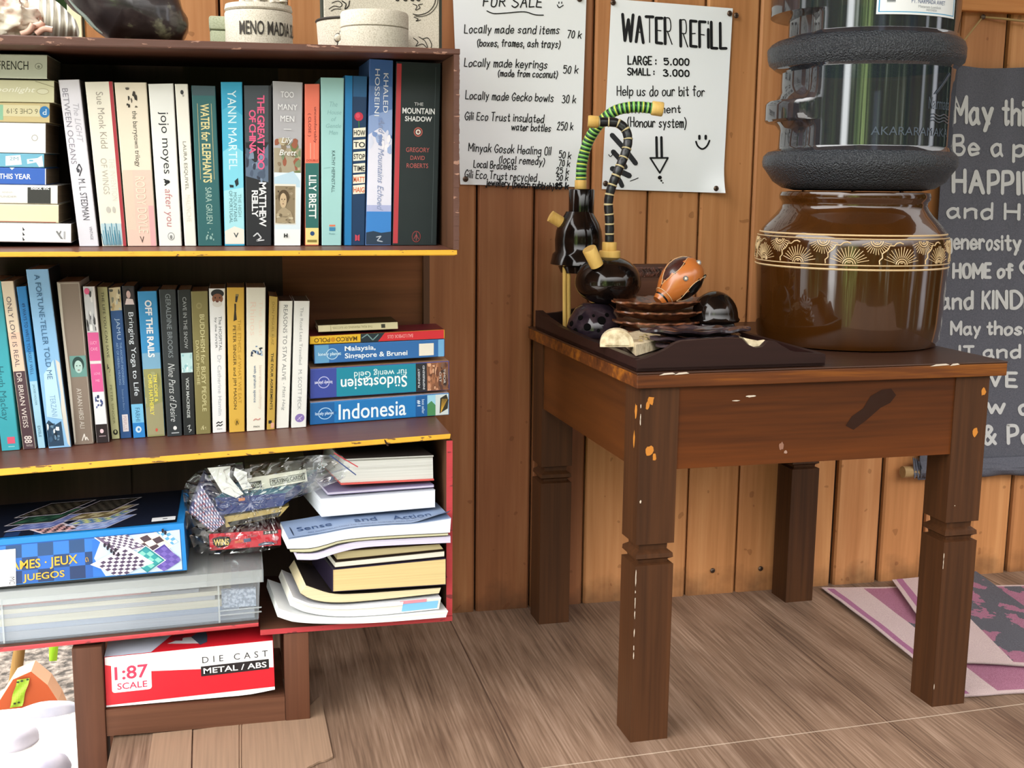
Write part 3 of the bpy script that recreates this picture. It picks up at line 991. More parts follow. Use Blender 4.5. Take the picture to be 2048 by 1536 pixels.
# ---- upright novels, left to right
top_book('lilac white paperback leaning left, first upright beside the pile of lying books', (158, 487), (198, 486), (116, 160), (159, 159), 1.51, depth=.13, col='#e6e3ec', side='#6d6468',
  marks=[('t', 'BETWEEN OCEANS', .12, .05, .40, .50, '#8d8a96', 'd'), ('t', 'The LIGHT', .55, .14, .84, .37, '#b5b2bd', 'd', dict(shear=.2)),
         ('e', .42, .54, .08, .012, '#4a4a52'), ('l', [(.35, .53), (.5, .50), (.6, .53), (.45, .57)], .06, '#4a4a52'),
         ('t', 'M. L. STEDMAN', .36, .59, .70, .84, '#55545c', 'd'), ('t', 'VINTAGE', .62, .88, .76, .96, '#8a8792', 'd')])
top_book('cream paperback with blue grass painted at the foot of its spine', (204, 487), (253, 486), (169, 164), (225, 163), 1.51, depth=.13, col='#efe9da',
  marks=[('r', .87, .0, 1.0, 1.0, '#b03a44'), ('t', 'Sue Monk Kidd', .36, .06, .62, .40, '#a49c90', 'd'), ('t', 'THE INVENTION', .60, .46, .82, .72, '#d8d4cc', 'd', dict(bold=-.005)),
         ('t', 'OF WINGS', .28, .46, .52, .68, '#b9b2a8', 'd'), ('r', .03, .86, .86, .99, '#bcd3db'), ('e', .40, .775, .09, .02, '#c5c0b8'), ('e', .62, .775, .06, .02, '#c5c0b8')]
   + [('l', [(.08 + i * .055, .995), (.05 + i * .055 + .03 * ((i * 7) % 5 - 2) / 2, .995 - .07 - .022 * ((i * 5) % 4))], .03, ('#2f6f8a', '#5b9bb2', '#3f8199')[i % 3]) for i in range(14)])
top_book('cream and pale pink paperback with a small tower emblem on its spine', (255, 487), (314, 487), (228, 165), (293, 165), 1.51, depth=.13, col='#ece0cc', side='#b5a98a',
  marks=[('r', .02, .53, .98, 1., '#eac7b8'), ('r', .02, .53, .35, .9, '#e2cbb8'), ('r', .80, .75, .98, 1., '#f0aeb0'), ('t', 'the barrytown trilogy', .44, .17, .64, .51, '#4a443c', 'd'),
         ('blobs', .33, .03, .68, .15, ['#3b342e', '#5a5148', '#2c2722'], 9, 3), ('t', 'RODDY DOYLE', .42, .57, .74, .92, '#f3dfcb', 'd'), ('t', 'V', .44, .94, .58, .98, '#4a3a34', 'h')])
top_book('white paperback with large black and red lowercase lettering', (318, 487), (364, 487), (296, 168), (347, 167), 1.51, depth=.13, col='#eeeeea',
  marks=[('t', 'jojo moyes', .30, .17, .72, .55, '#24242a', 'd'), ('e', .52, .60, .12, .012, '#222228'), ('l', [(.4, .585), (.6, .6), (.42, .62)], .06, '#222228'),
         ('t', 'after you', .30, .645, .70, .88, '#c6868a', 'd', dict(shear=.1)), ('e', .55, .94, .15, .025, '#9a9a9a'), ('e', .55, .94, .12, .020, '#eeeeea'), ('e', .55, .945, .06, .013, '#8a8a8a')])
top_book('narrow white paperback between the black lettered white one and the dark green one', (369, 488), (393, 487), (349, 168), (376, 168), 1.51, depth=.13, col='#f0ece2', side='#c9b8a8',
  marks=[('e', .52, .05, .13, .014, '#39393c'), ('e', .6, .07, .08, .008, '#b0aca4'), ('t', 'LAURA ESQUIVEL', .30, .35, .62, .65, '#77746c', 'd'), ('t', 'MALINCHE', .3, .68, .7, .85, '#e4dfd4', 'd')])
top_book('dark teal green paperback with gold capitals', (396, 488), (444, 488), (382, 171), (431, 172), 1.51, depth=.13, col='#2f6467',
  marks=[('r', .02, .0, .98, .06, '#3f545c'), ('l', [(.22, .11), (.22, .58)], .018, '#c9bc8a'), ('l', [(.80, .11), (.80, .58)], .018, '#c9bc8a'),
         ('t', 'WATER for ELEPHANTS', .33, .11, .70, .60, '#e0d49a', 'd', B_), ('t', 'SARA GRUEN', .40, .63, .66, .86, '#a9c7bd', 'd'), ('blobs', .34, .89, .68, .97, ['#8fb3ad', '#a9c7bd'], 8, 5)])
top_book('sky blue paperback fading to pale cream at the foot, with tiny black birds', (449, 490), (490, 489), (441, 164), (485, 164), 1.51, depth=.13, col='#36a5cd',
  marks=[('p', [(.02, .17), (.4, .14), (.98, .2), (.98, .5), (.02, .5)], '#4fb4d6'), ('p', [(.02, .42), (.5, .38), (.98, .42), (.98, .8), (.02, .8)], '#7ecfe4'), ('p', [(.02, .66), (.98, .64), (.98, .92), (.02, .92)], '#a9e0ea'), ('p', [(.02, .91), (.5, .88), (.98, .9), (.98, .99), (.02, .99)], '#efe4d8'),
         ('t', 'YANN MARTEL', .30, .05, .70, .53, '#d5f0f6', 'd'), ('p', [(.55, .60), (.72, .58), (.75, .62), (.62, .635)], '#1d2b30'), ('p', [(.3, .622), (.5, .625), (.5, .64), (.32, .64)], '#1d2b30'),
         ('t', 'THE HIGH', .70, .68, .86, .82, '#6d97a0', 'd'), ('t', 'MOUNTAINS', .48, .67, .64, .85, '#5d8790', 'd'), ('t', 'OF PORTUGAL', .27, .66, .43, .86, '#5d8790', 'd'), ('t', 'V', .45, .92, .7, .95, '#3a4a4e', 'h', B_)])
top_book('black paperback with hot pink and white block capitals', (492, 490), (543, 490), (487, 171), (544, 171), 1.51, depth=.13, col='#26272c',
  marks=[('r', .02, .0, .88, .35, '#444b52'), ('p', [(.02, .42), (.4, .48), (.88, .36), (.88, .6), (.02, .56)], '#5f6f86'), ('blobs', .04, .36, .86, .6, ['#7d8ea6', '#4d5a70', '#33394a'], 14, 11),
         ('t', 'THE GREAT ZOO', .47, .06, .74, .52, '#e8608a', 'd', dict(bold=.02, spacing=.85)), ('t', 'OF CHINA', .17, .15, .42, .42, '#e8608a', 'd', dict(bold=.02, spacing=.85)),
         ('t', 'MATTHEW', .52, .60, .80, .88, '#e9e9ec', 'd', dict(bold=.02, spacing=.85)), ('t', 'REILLY', .24, .65, .48, .82, '#e9e9ec', 'd', dict(bold=.02, spacing=.85)), ('l', [(.3, .94), (.45, .92), (.6, .95), (.4, .97), (.7, .965)], .05, '#d0d0d4')])
rose = [('r', .02, .62, .80, .87, '#e4ddd0'), ('r', .05, .632, .77, .86, '#8d7c62'), ('blobs', .06, .64, .76, .72, ['#7a6a50', '#a3937a', '#6a5a44'], 10, 5), ('e', .36, .70, .20, .045, '#54432f'), ('blobs', .14, .66, .58, .71, ['#5d4a34', '#473725', '#6f5a40'], 8, 9), ('e', .34, .722, .125, .047, '#c9b08e'), ('p', [(.08, .86), (.14, .79), (.3, .765), (.42, .765), (.62, .79), (.76, .86)], '#a8977a'), ('e', .29, .714, .02, .004, '#4a3a2a'), ('e', .39, .714, .02, .004, '#4a3a2a'), ('e', .335, .742, .03, .003, '#7a5540'), ('p', [(.34, .715), (.325, .73), (.355, .731)], '#b09672'),
        ('blobs', .08, .80, .75, .86, ['#8f7f66', '#b8a88a', '#6f6048', '#c9bda2'], 14, 4)]
top_book('grey paperback with an old portrait photograph low on its spine', (548, 490), (602, 490), (545, 162), (606, 165), 1.51, depth=.13, col='#b3b1b6',
  marks=[('r', .02, .40, .98, .56, '#a79c86'), ('blobs', .04, .34, .95, .55, ['#8a7860', '#6f7a4c', '#9a5a44', '#b7a88a', '#7b8a6a'], 22, 8), ('r', .02, .55, .98, .91, '#dce8f0'), ('p', [(.02, .58), (.7, .54), (.95, .6), (.95, .64), (.02, .62)], '#b9d2e2'),
         ('r', .02, .90, .98, 1., '#f4f4f2')] + rose + [('t', 'TOO', .26, .06, .70, .095, '#efeff0', 'h'), ('t', 'MANY', .17, .135, .82, .17, '#efeff0', 'h'), ('t', 'MEN', .25, .205, .72, .24, '#efeff0', 'h'), ('r', .36, .284, .62, .288, '#e4e4e4'),
         ('t', 'Lily', .28, .335, .66, .38, '#f2f2ee', 'h', dict(shear=.3)), ('t', 'Brett', .2, .41, .80, .445, '#f2f2ee', 'h', dict(shear=.3)), ('t', 'H', .36, .925, .5, .95, '#222222', 'h', dict(bold=.05))])
top_book('slim paperback in salmon over green with yellow foot', (610, 490), (638, 490), (609, 168), (640, 168), 1.51, depth=.13, col='#ef7a62',
  marks=[('r', .02, .485, .98, .89, '#2e6a66'), ('r', .02, .89, .98, .995, '#efdb8e'), ('t', 'uncomfortably', .58, .14, .82, .36, '#6a2a2c', 'd'), ('t', '( CLOSE )', .18, .18, .42, .32, '#7a3030', 'd'), ('r', .35, .36, .42, .46, '#f6a48e'), ('r', .62, .36, .66, .46, '#f6a48e'),
         ('t', 'DOUBLE', .1, .462, .9, .475, '#a8382c', 'h'), ('t', 'LILY BRETT', .27, .56, .80, .83, '#eef3f0', 'd', B_), ('e', .52, .925, .16, .014, '#2a4a7a'), ('r', .15, .965, .85, .98, '#8a7a3a')])
top_book('pale duck egg blue paperback with a tiny orange and blue square at the foot', (643, 490), (683, 490), (641, 155), (689, 156), 1.51, depth=.13, col='#a5d3d2', side='#6d8e90',
  marks=[('t', 'The', .38, .14, .72, .17, '#8ab6b8', 'h', dict(shear=.2)), ('t', 'House', .28, .19, .9, .215, '#8ab6b8', 'h', dict(shear=.2)), ('t', 'of', .45, .23, .68, .255, '#8ab6b8', 'h', dict(shear=.2)), ('t', 'Gentle', .22, .27, .9, .295, '#8ab6b8', 'h', dict(shear=.2)), ('t', 'Men', .35, .31, .75, .335, '#8ab6b8', 'h', dict(shear=.2)),
         ('t', 'KATHY HEPINSTALL', .48, .43, .64, .68, '#4d6c70', 'd'), ('l', [(.12, .535), (.4, .53)], .02, '#8fbcbc'), ('r', .38, .875, .68, .885, '#e8795a'), ('r', .38, .89, .68, .912, '#3f86b0'), ('t', 'Picador', .38, .925, .68, .935, '#5f8f96', 'h')])
top_book('bright blue paperback with a red rose and stacked lettering on white slips', (688, 487), (730, 488), (689, 151), (735, 153), 1.51, depth=.13, col='#17395f', side='#1f7fc0',
  marks=[('r', .02, .0, .34, 1., '#1e7cba'), ('r', .34, .0, .38, 1., '#123050'), ('r', .38, .0, .98, .12, '#285d8c'), ('e', .64, .235, .2, .026, '#c8324a'), ('e', .6, .23, .1, .014, '#e05068'), ('l', [(.64, .26), (.66, .30)], .04, '#3a7a3c')]
   + [('p', [(.40, v), (.96, v - .008), (.96, v + .046), (.40, v + .052)], '#efe9d6') for v in (.305, .375, .445, .515, .58, .642)]
   + [('t', s, .42, v + .006, .94, v + .038, h, 'h', B_) for s, v, h in (('HOW', .308, '#20242c'), ('TO', .378, '#20242c'), ('STOP', .448, '#20242c'), ('TIME', .518, '#20242c'), ('MATT', .583, '#d8683e'), ('HAIG', .645, '#d8683e'))]
   + [('p', [(.52, .935), (.62, .942), (.62, .97), (.52, .975)], '#c8465a'), ('p', [(.64, .942), (.74, .935), (.74, .975), (.64, .97)], '#c8465a')])
top_book('tall blue paperback with clouds and a pale horizon on its spine', (730, 490), (783, 490), (739, 118), (787, 121), 1.51, depth=.13, col='#5878b0',
  marks=[('r', .02, .0, .98, .14, '#3f67a5'), ('p', [(.02, .30), (.98, .26), (.98, .40), (.02, .44)], '#8fa6d4'), ('p', [(.02, .40), (.5, .36), (.98, .42), (.98, .82), (.02, .82)], '#e4e3f2'), ('blobs', .04, .3, .96, .5, ['#f0eef6', '#9fb3dc', '#d8dcf0', '#7f98cc'], 14, 6),
         ('r', .02, .78, .98, .83, '#b3b9e0'), ('r', .02, .815, .98, .94, '#3d86d2'), ('p', [(.02, .93), (.3, .922), (.6, .932), (.98, .925), (.98, .995), (.02, .995)], '#2b3d52'),
         ('t', 'KHALED', .60, .07, .80, .28, '#e6ecf6', 'd'), ('t', 'HOSSEINI', .24, .05, .44, .30, '#e6ecf6', 'd'), ('t', 'And the Mountains Echoed', .42, .31, .66, .81, '#8d9ac0', 'd', dict(shear=.35)), ('l', [(.42, .955), (.6, .95), (.45, .975), (.65, .98)], .04, '#c0c8d4')])
top_book('thick black hardback with a red edge, last on the right of the top shelf', (784, 487), (874, 488), (792, 123), (883, 127), 1.51, depth=.13, col='#202a2c', name='hardback', hard=True,
  marks=[('r', .015, .01, .12, .99, '#c04048'), ('l', [(.88, .02), (.885, .99)], .006, '#5a6466'), ('t', 'THE', .42, .215, .62, .232, '#d8d8d8', 'h'), ('t', 'MOUNTAIN', .16, .245, .88, .277, '#eeeeee', 'h', B_), ('t', 'SHADOW', .22, .29, .82, .318, '#eeeeee', 'h', B_),
         ('e', .52, .375, .10, .026, '#b05a50'), ('e', .52, .375, .075, .0195, '#202a2c'), ('e', .52, .375, .055, .0145, '#e6dcd0'), ('e', .52, .375, .03, .008, '#7a4a44'),
         ('t', 'GREGORY', .26, .46, .78, .485, '#b8605c', 'h'), ('t', 'DAVID', .36, .505, .68, .528, '#b8605c', 'h'), ('t', 'ROBERTS', .28, .547, .76, .572, '#b8605c', 'h'),
         ('e', .53, .953, .10, .032, '#8a3a3a'), ('e', .53, .953, .085, .027, '#202a2c'), ('l', [(.53, .93), (.53, .975)], .012, '#a85050'), ('l', [(.48, .965), (.53, .94), (.58, .965)], .012, '#a85050')])

# ---- lying pile at the left end of the top shelf (spines toward us, tops off the photo)
LT = 'paperbacks lying in a pile on the top shelf'
xl_ = -150
def pile(label, y0, y1, xr, sl=0.02, **k):
    q = ((xl_, y1 - sl * 220), (xr, y1), (xl_, y0 - sl * 220), (xr, y0))
    return book(label, q, 1.505, thick='v', group=LT, depth=.118, dvec=(0, 1, .0205), **k)
RT = lambda x: (x - xl_)
def rel(xr, x):
    return (x - xl_) / (xr - xl_)
pile('white paperback at the bottom of the pile, three small black marks on its spine', 447.5, 486, 142, col='#eeedf0', side='#4a4648', rough=.35,
  marks=[('p', [(rel(142, 43), .2 + i * .26), (rel(142, 48), .36 + i * .26), (rel(142, 44), .40 + i * .26)], '#3a3a3e') for i in range(3)] + [('l', [(rel(142, 113), .42), (rel(142, 122), .75)], .012, '#8a8a8a'), ('l', [(rel(142, 121), .4), (rel(142, 117), .6), (rel(142, 124), .78)], .008, '#8a8a8a'), ('r', rel(142, 127), .4, rel(142, 130), .8, '#b5b5b8')])
pile('plain cream paperback second from the bottom of the pile', 409.5, 446.5, 117, col='#f0e4c2', pages='#b59d7c', marks=[('r', .1, .93, .98, .97, '#a8544a')])
pile('white paperback with a black square label near the spine end', 371, 408.5, 115, col='#efece6', pages='#b09878', marks=[('r', rel(115, 54), .12, rel(115, 101), .97, '#3c3c3a'), ('t', 'Black Inc', rel(115, 61), .05, rel(115, 98), .24, '#f2f2f2', 'h', B_), ('t', 'ANNA', rel(115, 2), .36, rel(115, 24), .44, '#cfccc6', 'h'), ('t', 'FUNDER', rel(115, -4), .58, rel(115, 32), .68, '#c6c3bd', 'h')])
pile('royal blue paperback with white capitals in the pile', 336.5, 370, 92, col='#3a67c0', pages='#a08a70', marks=[('t', 'THIS YEAR', rel(92, -3), .36, rel(92, 61), .68, '#eef2fa', 'h', B_), ('p', [(rel(92, 18), .0), (rel(92, 28), .0), (rel(92, 23), .14)], '#eef2fa'), ('r', rel(92, 90), .02, .999, .98, '#e8e8ee')])
pile('light blue paperback with white shapes on its spine in the pile', 308, 335.5, 88, col='#74b5cf', pages='#9a846a', marks=[('p', [(rel(88, 10), .2), (rel(88, 40), .1), (rel(88, 43), .8), (rel(88, 10), .9)], '#e4f0f4'), ('t', '2M', rel(88, 18), .25, rel(88, 36), .5, '#7aa5b5', 'h'), ('p', [(rel(88, 53), .4), (rel(88, 75), .3), (rel(88, 84), .1), (rel(88, 87), .9), (rel(88, 78), .95), (rel(88, 72), .62), (rel(88, 54), .75)], '#dcecf0'), ('r', rel(88, 58), .44, rel(88, 66), .55, '#74b5cf')])
pile('thick plain white paperback in the middle of the pile, tiny emblem at the end', 246.5, 307, 91, col='#f3f2ee', pages='#9c8468', marks=[('e', rel(91, 69), .49, .028, .11, '#b8b6b2'), ('e', rel(91, 69), .49, .02, .08, '#f3f2ee')])
pile('worn mustard paperback with a blue emblem, printed upside down', 206.5, 245.5, 99, col='#cdbb8a', pages='#9a8260', marks=[('r', rel(99, -60), .12, rel(99, 5), .9, '#8fc0a0'), ('r', rel(99, 5), .12, rel(99, 80), .7, '#d9d0a8'), ('t', '6 CHE 5:19', rel(99, 12), .3, rel(99, 75), .56, '#6f6a50', 'i'), ('e', rel(99, 89), .45, .042, .3, '#2f78b4'), ('t', 'P', rel(99, 85), .3, rel(99, 93), .6, '#cfe0ea', 'i')])
pile('worn pale olive paperback with white script, second from the top of the pile', 161, 205.5, 108, col='#d2ceaa', pages='#a8987a', marks=[('t', 'Moonlight', rel(108, -30), .32, rel(108, 70), .62, '#efeddc', 'h', dict(shear=.3)), ('e', rel(108, 85), .5, .05, .14, '#b0aa86'), ('e', rel(108, 85), .5, .045, .11, '#d9d6b8'), ('l', [(rel(108, 70), .05), (rel(108, 108), .3)], .004, '#8a8466')])
pile('grey green book with black capitals on top of the pile', 109.5, 158, 94, col='#c8cdb9', side='#4a4038', pages='#8a7860', marks=[('t', 'FRENCH', rel(94, -6), .28, rel(94, 56), .64, '#33352f', 'h'), ('e', rel(94, 77), .48, .032, .13, '#8f9482'), ('e', rel(94, 77), .48, .026, .10, '#c8cdb9'), ('e', rel(94, 77), .5, .012, .06, '#8f9482')])

# ---- upright books on the sloping shelf
NM = 'paperbacks standing on the middle shelf'
fl2 = lambda x, y: S2k - S2n.x * x + 0.0008
def mid_book(label, bl, br, tl, tr, Y, **k):
    e = .6
    bl, br, tl, tr = (bl[0] + e, bl[1]), (br[0] - e, br[1]), (tl[0] + e, tl[1]), (tr[0] - e, tr[1])
    k.setdefault('depth', 0.085 if Y > 1.601 else 0.1)
    return book(label, (bl, br, tl, tr), Y, floor=fl2, group=NM, **k)
mid_book('teal paperback leaning left, cut by the left edge of the photo', (3, 903), (40, 902), (-38, 560), (2, 562), 1.593, col='#3fa9b8', marks=[('t', 'Hugh Mackay', .12, .50, .62, .82, '#1f6a78', 'd'), ('r', .38, .92, .8, .96, '#e0607a'), ('r', .4, .975, .75, .98, '#9fd5dc')])
mid_book('paperback leaning left, peach above and dark plum below with capitals', (46, 900), (72, 898), (1, 563), (27, 562), 1.593, col='#eedcc4', marks=[('r', .04, .53, .96, 1., '#513a42'), ('r', .04, .3, .96, .53, '#eccbb4'), ('t', 'ONLY LOVE IS REAL', .26, .09, .64, .505, '#5c5058', 'd'), ('t', 'DR BRIAN WEISS', .26, .54, .66, .87, '#e4d8d2', 'd'), ('t', '88', .2, .92, .8, .965, '#e4d8d2', 'd', B_), ('t', 'PIATKUS', .3, .972, .8, .985, '#d0c4be', 'h')])
mid_book('slim blue paperback fading to pale blue, between plum and light blue spines', (76, 900), (92, 899), (32, 574), (53, 572), 1.593, col='#2f84c8', marks=[('r', .06, .58, .94, 1., '#a9d4ea'), ('r', .06, .4, .94, .58, '#5aa4d8'), ('t', '49 WAYS TO WRITE YOURSELF WELL', .30, .10, .66, .54, '#123a66', 'd'), ('t', 'JACKEE HOLDER', .3, .6, .62, .73, '#3a6a8a', 'd'), ('t', 'EXISLE', .3, .86, .66, .93, '#3a5a78', 'd')])
torn = [('p', [(.80, .50), (.97, .52), (.97, 1.), (.86, .98), (.75, .80), (.84, .7)], '#d9d4cc')]
mid_book('tall light blue book with a torn spine, the tallest on the middle shelf', (97, 898), (143, 894), (51, 539), (97, 538), 1.587, col='#8fc0ea', side='#2a2a2e', depth=.1, marks=torn + [('p', [(.02, .86), (.15, .84), (.4, .87), (.7, .85), (.7, .99), (.02, .99)], '#2c4660'), ('blobs', .05, .86, .68, .985, ['#e4eef4', '#1c2c3c', '#6f8ea8', '#3a5a78'], 16, 9), ('p', [(.2, .58), (.72, .5), (.78, .84), (.1, .82)], '#b9dcf4'),
  ('t', 'A FORTUNE-TELLER TOLD ME', .34, .03, .58, .61, '#3f6a92', 'd'), ('t', 'TERZANI', .34, .70, .58, .82, '#7fa6c8', 'd')])
mid_book('grey brown paperback with a small portrait and a chipped white edge', (149, 891), (188, 890), (113, 564), (160, 563), 1.597, col='#8a7a6e', side='#dcd4c6', marks=[('p', [(.0, .0), (.14, .01), (.1, .3), (.15, .6), (.08, .98), (.0, 1.)], '#d8d0c4'), ('l', [(.04, .01), (.96, .01), (.97, .99)], .02, '#cfc6b8')] + pic_face(.2, .45, .98, .58, '#b5d2cc', '#24403e', '#6a9a94') + [('t', 'AYAAN HIRSI ALI', .38, .65, .62, .90, '#d5cdc4', 'd'), ('l', [(.42, .975), (.56, .935), (.6, .975), (.66, .955), (.74, .975)], .05, '#efe8e0')])
mid_book('pink and black and white paperback with photographs on its spine', (193, 887), (219, 887), (165, 573), (190, 573), 1.600, col='#e9e4e4', side='#3a2530', marks=[('r', .03, .0, .8, .29, '#cfd0d4'), ('blobs', .04, .03, .8, .28, ['#2e2c30', '#6a6a70', '#f0f0f0', '#44444a', '#b8b8bc'], 20, 2), ('e', .3, .03, .22, .02, '#e0608a'), ('r', .04, .29, .95, .47, '#dd5c98'), ('r', .04, .49, .95, .67, '#dd5c98'),
  ('t', 'LUCY', .2, .345, .75, .365, '#f4b8d4', 'h'), ('t', 'CAVE', .2, .385, .75, .405, '#f4b8d4', 'h'), ('t', 'LOVE', .3, .545, .8, .56, '#f4b8d4', 'h'), ('t', 'ME', .38, .59, .7, .605, '#f4b8d4', 'h'), ('r', .04, .67, .95, .88, '#e8eaf0'), ('blobs', .1, .69, .8, .79, ['#3a4a86', '#5a68a0', '#2a3054'], 10, 12), ('r', .04, .88, .97, 1., '#2a2024'), ('e', .5, .925, .15, .014, '#e8c8d0'), ('r', .25, .955, .8, .96, '#b09aa2')])
mid_book('pale green yellow slim paperback with a black title', (223, 878), (240, 878), (193, 574), (215, 574), 1.617, col='#cfcf9c', marks=[('t', 'THE LIFE YOU CAN SAVE', .36, .03, .62, .46, '#4a4a38', 'd'), ('blobs', .28, .5, .6, .58, ['#5a3a32', '#2c2a24', '#7a6a5a'], 8, 4), ('t', 'PETER SINGER', .36, .64, .62, .90, '#8a8a60', 'd'), ('e', .55, .955, .3, .018, '#22221a'), ('e', .55, .952, .12, .01, '#cfcf9c')])
mid_book('navy blue paperback with a beach photograph at the top of its spine', (241, 880), (264, 878), (216, 576), (242, 574), 1.617, col='#31578e', marks=[('r', .04, .0, .96, .15, '#d4c4a0'), ('blobs', .05, .01, .95, .145, ['#8a8a7a', '#e4d8b8', '#5a5a54', '#c4a878', '#b8c4c8'], 14, 3), ('t', 'JAMU', .3, .20, .72, .34, '#a9c2e0', 'd'), ('t', 'THE ANCIENT INDONESIAN', .56, .36, .74, .64, '#8fb0d8', 'd'), ('t', 'ART OF HERBAL HEALING', .26, .36, .44, .64, '#8fb0d8', 'd'), ('t', 'Susan-Jane Beers', .4, .67, .6, .81, '#7f9cc4', 'd'), ('r', .28, .84, .8, .955, '#e8e0e4'), ('t', 'PERIPLUS', .38, .85, .68, .945, '#c09aa0', 'd')])
mid_book('black paperback with large white serif title and light blue foot', (266, 878), (292, 878), (243, 572), (269, 572), 1.614, col='#23242a', side='#3a3a3e', marks=[('r', .05, .01, .9, .12, '#3a3238'), ('e', .45, .045, .24, .03, '#221c20'), ('e', .48, .055, .17, .025, '#d8b8b4'), ('p', [(.15, .12), (.3, .08), (.8, .085), (.9, .12)], '#e6d4d4'), ('t', 'Bringing Yoga to Life', .24, .17, .76, .72, '#dfe6f0', 'd'), ('r', .03, .775, .97, .9, '#7cc4ec'), ('r', .03, .9, .97, 1., '#2f86d0'), ('t', 'FARHI', .32, .80, .68, .89, '#3a6a94', 'd'), ('e', .48, .945, .24, .022, '#cfe4f4'), ('e', .5, .945, .1, .01, '#3a86c8')])
mid_book('bright blue and sandy green paperback with bold white capitals', (294, 875), (331, 875), (274, 583), (314, 582), 1.614, col='#3d96d0', side='#6a7050', marks=[('r', .02, .42, .98, .54, '#7fb0d0'), ('r', .02, .53, .98, 1., '#9b9a68'), ('blobs', .04, .55, .96, .98, ['#a8a878', '#8a8a58', '#b4b08a', '#94966a'], 16, 7), ('p', [(.02, .80), (.98, .76), (.98, .99), (.02, .99)], '#a29c78'), ('t', 'OFF THE RAILS', .34, .06, .70, .45, '#f2f6fa', 'd', dict(bold=.03)), ('t', 'TIM COPE &', .55, .565, .74, .76, '#f0e060', 'd', B_), ('t', 'CHRIS HATHERLY', .26, .565, .48, .85, '#f0e060', 'd', B_), ('e', .55, .955, .07, .012, '#d05a48')])
mid_book('charcoal paperback with grey capitals and white handwriting', (334, 874), (365, 872), (317, 579), (352, 579), 1.607, col='#303539', marks=[('t', 'GERALDINE BROOKS', .36, .03, .66, .46, '#8a9298', 'd'), ('t', 'Nine Parts of Desire', .30, .50, .72, .90, '#dfe2e4', 'd', dict(shear=.3, bold=-.01)), ('e', .55, .945, .12, .014, '#e4e4e4'), ('r', .3, .975, .8, .982, '#b8bcc0')])
mid_book('black paperback with a small pale picture at mid spine', (367, 871), (391, 870), (354, 580), (382, 579), 1.607, col='#232628', marks=[('t', 'CAVE IN THE SNOW', .36, .05, .64, .40, '#a8acae', 'd'), ('r', .06, .43, .97, .565, '#bcdcdf'), ('blobs', .08, .44, .95, .56, ['#e6f2f2', '#8fc0c8', '#d0e8ea', '#a4ccd2'], 10, 2), ('t', 'VICKI MACKENZIE', .36, .60, .62, .88, '#c4c8c8', 'd', B_), ('l', [(.35, .94), (.6, .93), (.45, .96), (.7, .965), (.5, .98)], .06, '#b8bcbc')])
mid_book('olive brown paperback with pale gold lettering', (392, 869), (422, 869), (381, 583), (416, 582), 1.607, col='#857c4e', marks=[('e', .46, .10, .18, .022, '#968d60'), ('e', .46, .10, .1, .012, '#857c4e'), ('t', 'BUDDHISM for BUSY PEOPLE', .48, .16, .76, .84, '#d9d2a0', 'd'), ('t', 'DAVID MICHIE', .18, .34, .38, .65, '#d0c896', 'd'), ('blobs', .3, .91, .7, .97, ['#cfc898', '#bdb584'], 7, 2)])
mid_book('white paperback with a bearded man in a black cap at the top of its spine', (425, 867), (453, 867), (417, 577), (451, 577), 1.609, col='#f0f0f2', marks=[('e', .52, .035, .40, .03, '#2a2a2e'), ('e', .52, .07, .34, .035, '#8a5a44'), ('e', .38, .063, .04, .006, '#2a1a16'), ('e', .66, .063, .04, .006, '#2a1a16'), ('e', .5, .105, .3, .022, '#e0dcd8'), ('e', .5, .088, .1, .007, '#6a3a34'), ('t', 'The HOSPITAL', .56, .19, .76, .43, '#6a6e74', 'd'), ('t', 'by the RIVER', .28, .20, .46, .41, '#6a6e74', 'd'), ('t', 'Dr Catherine Hamlin', .44, .46, .70, .88, '#b8bcc4', 'd'),
  ('l', [(.3, .935), (.45, .925), (.55, .935), (.72, .925)], .07, '#1a1a1e'), ('l', [(.3, .955), (.45, .945), (.55, .955), (.72, .945)], .07, '#1a1a1e'), ('t', 'PAN', .34, .972, .7, .98, '#333338', 'h')])
mid_book('golden yellow paperback with a dark fork on its spine', (458, 864), (490, 864), (453, 575), (489, 575), 1.603, col='#dcb04a', marks=[('p', [(.36, .23), (.56, .22), (.5, .15), (.42, .15)], '#2c241a'), ('r', .42, .11, .52, .16, '#2c241a'), ('p', [(.47, .10), (.58, .10), (.66, .05), (.5, .05)], '#3a3430'), ('r', .50, .045, .68, .06, '#8a7a50'), ('t', 'THE ETHICS of WHAT WE EAT', .60, .22, .80, .80, '#b28a2e', 'd'), ('t', 'PETER SINGER and JIM MASON', .26, .26, .50, .84, '#3c3018', 'd'), ('e', .5, .93, .16, .024, '#c49a38'), ('l', [(.45, .95), (.5, .92), (.58, .945)], .05, '#4a3a1a')])
mid_book('off white paperback with a small blue rhinoceros on its spine', (493, 861), (530, 861), (492, 575), (532, 575), 1.603, col='#ece8da', side='#b8604a', marks=[('t', 'The Last', .66, .09, .86, .34, '#efdccc', 'd'), ('t', 'Rhinos', .2, .10, .5, .33, '#eed8c8', 'd'), ('blobs', .22, .40, .86, .475, ['#2c3a54', '#6a86ac', '#40587e', '#a8bcd4', '#1c2434'], 16, 6), ('t', 'lawrence anthony', .62, .54, .82, .85, '#e2cfc4', 'd'), ('t', 'with graham spence', .34, .54, .52, .80, '#4a6890', 'd'), ('l', [(.38, .925), (.5, .915), (.62, .925), (.74, .915)], .05, '#d8948a'), ('t', 'PAN', .38, .965, .7, .978, '#444444', 'h')])
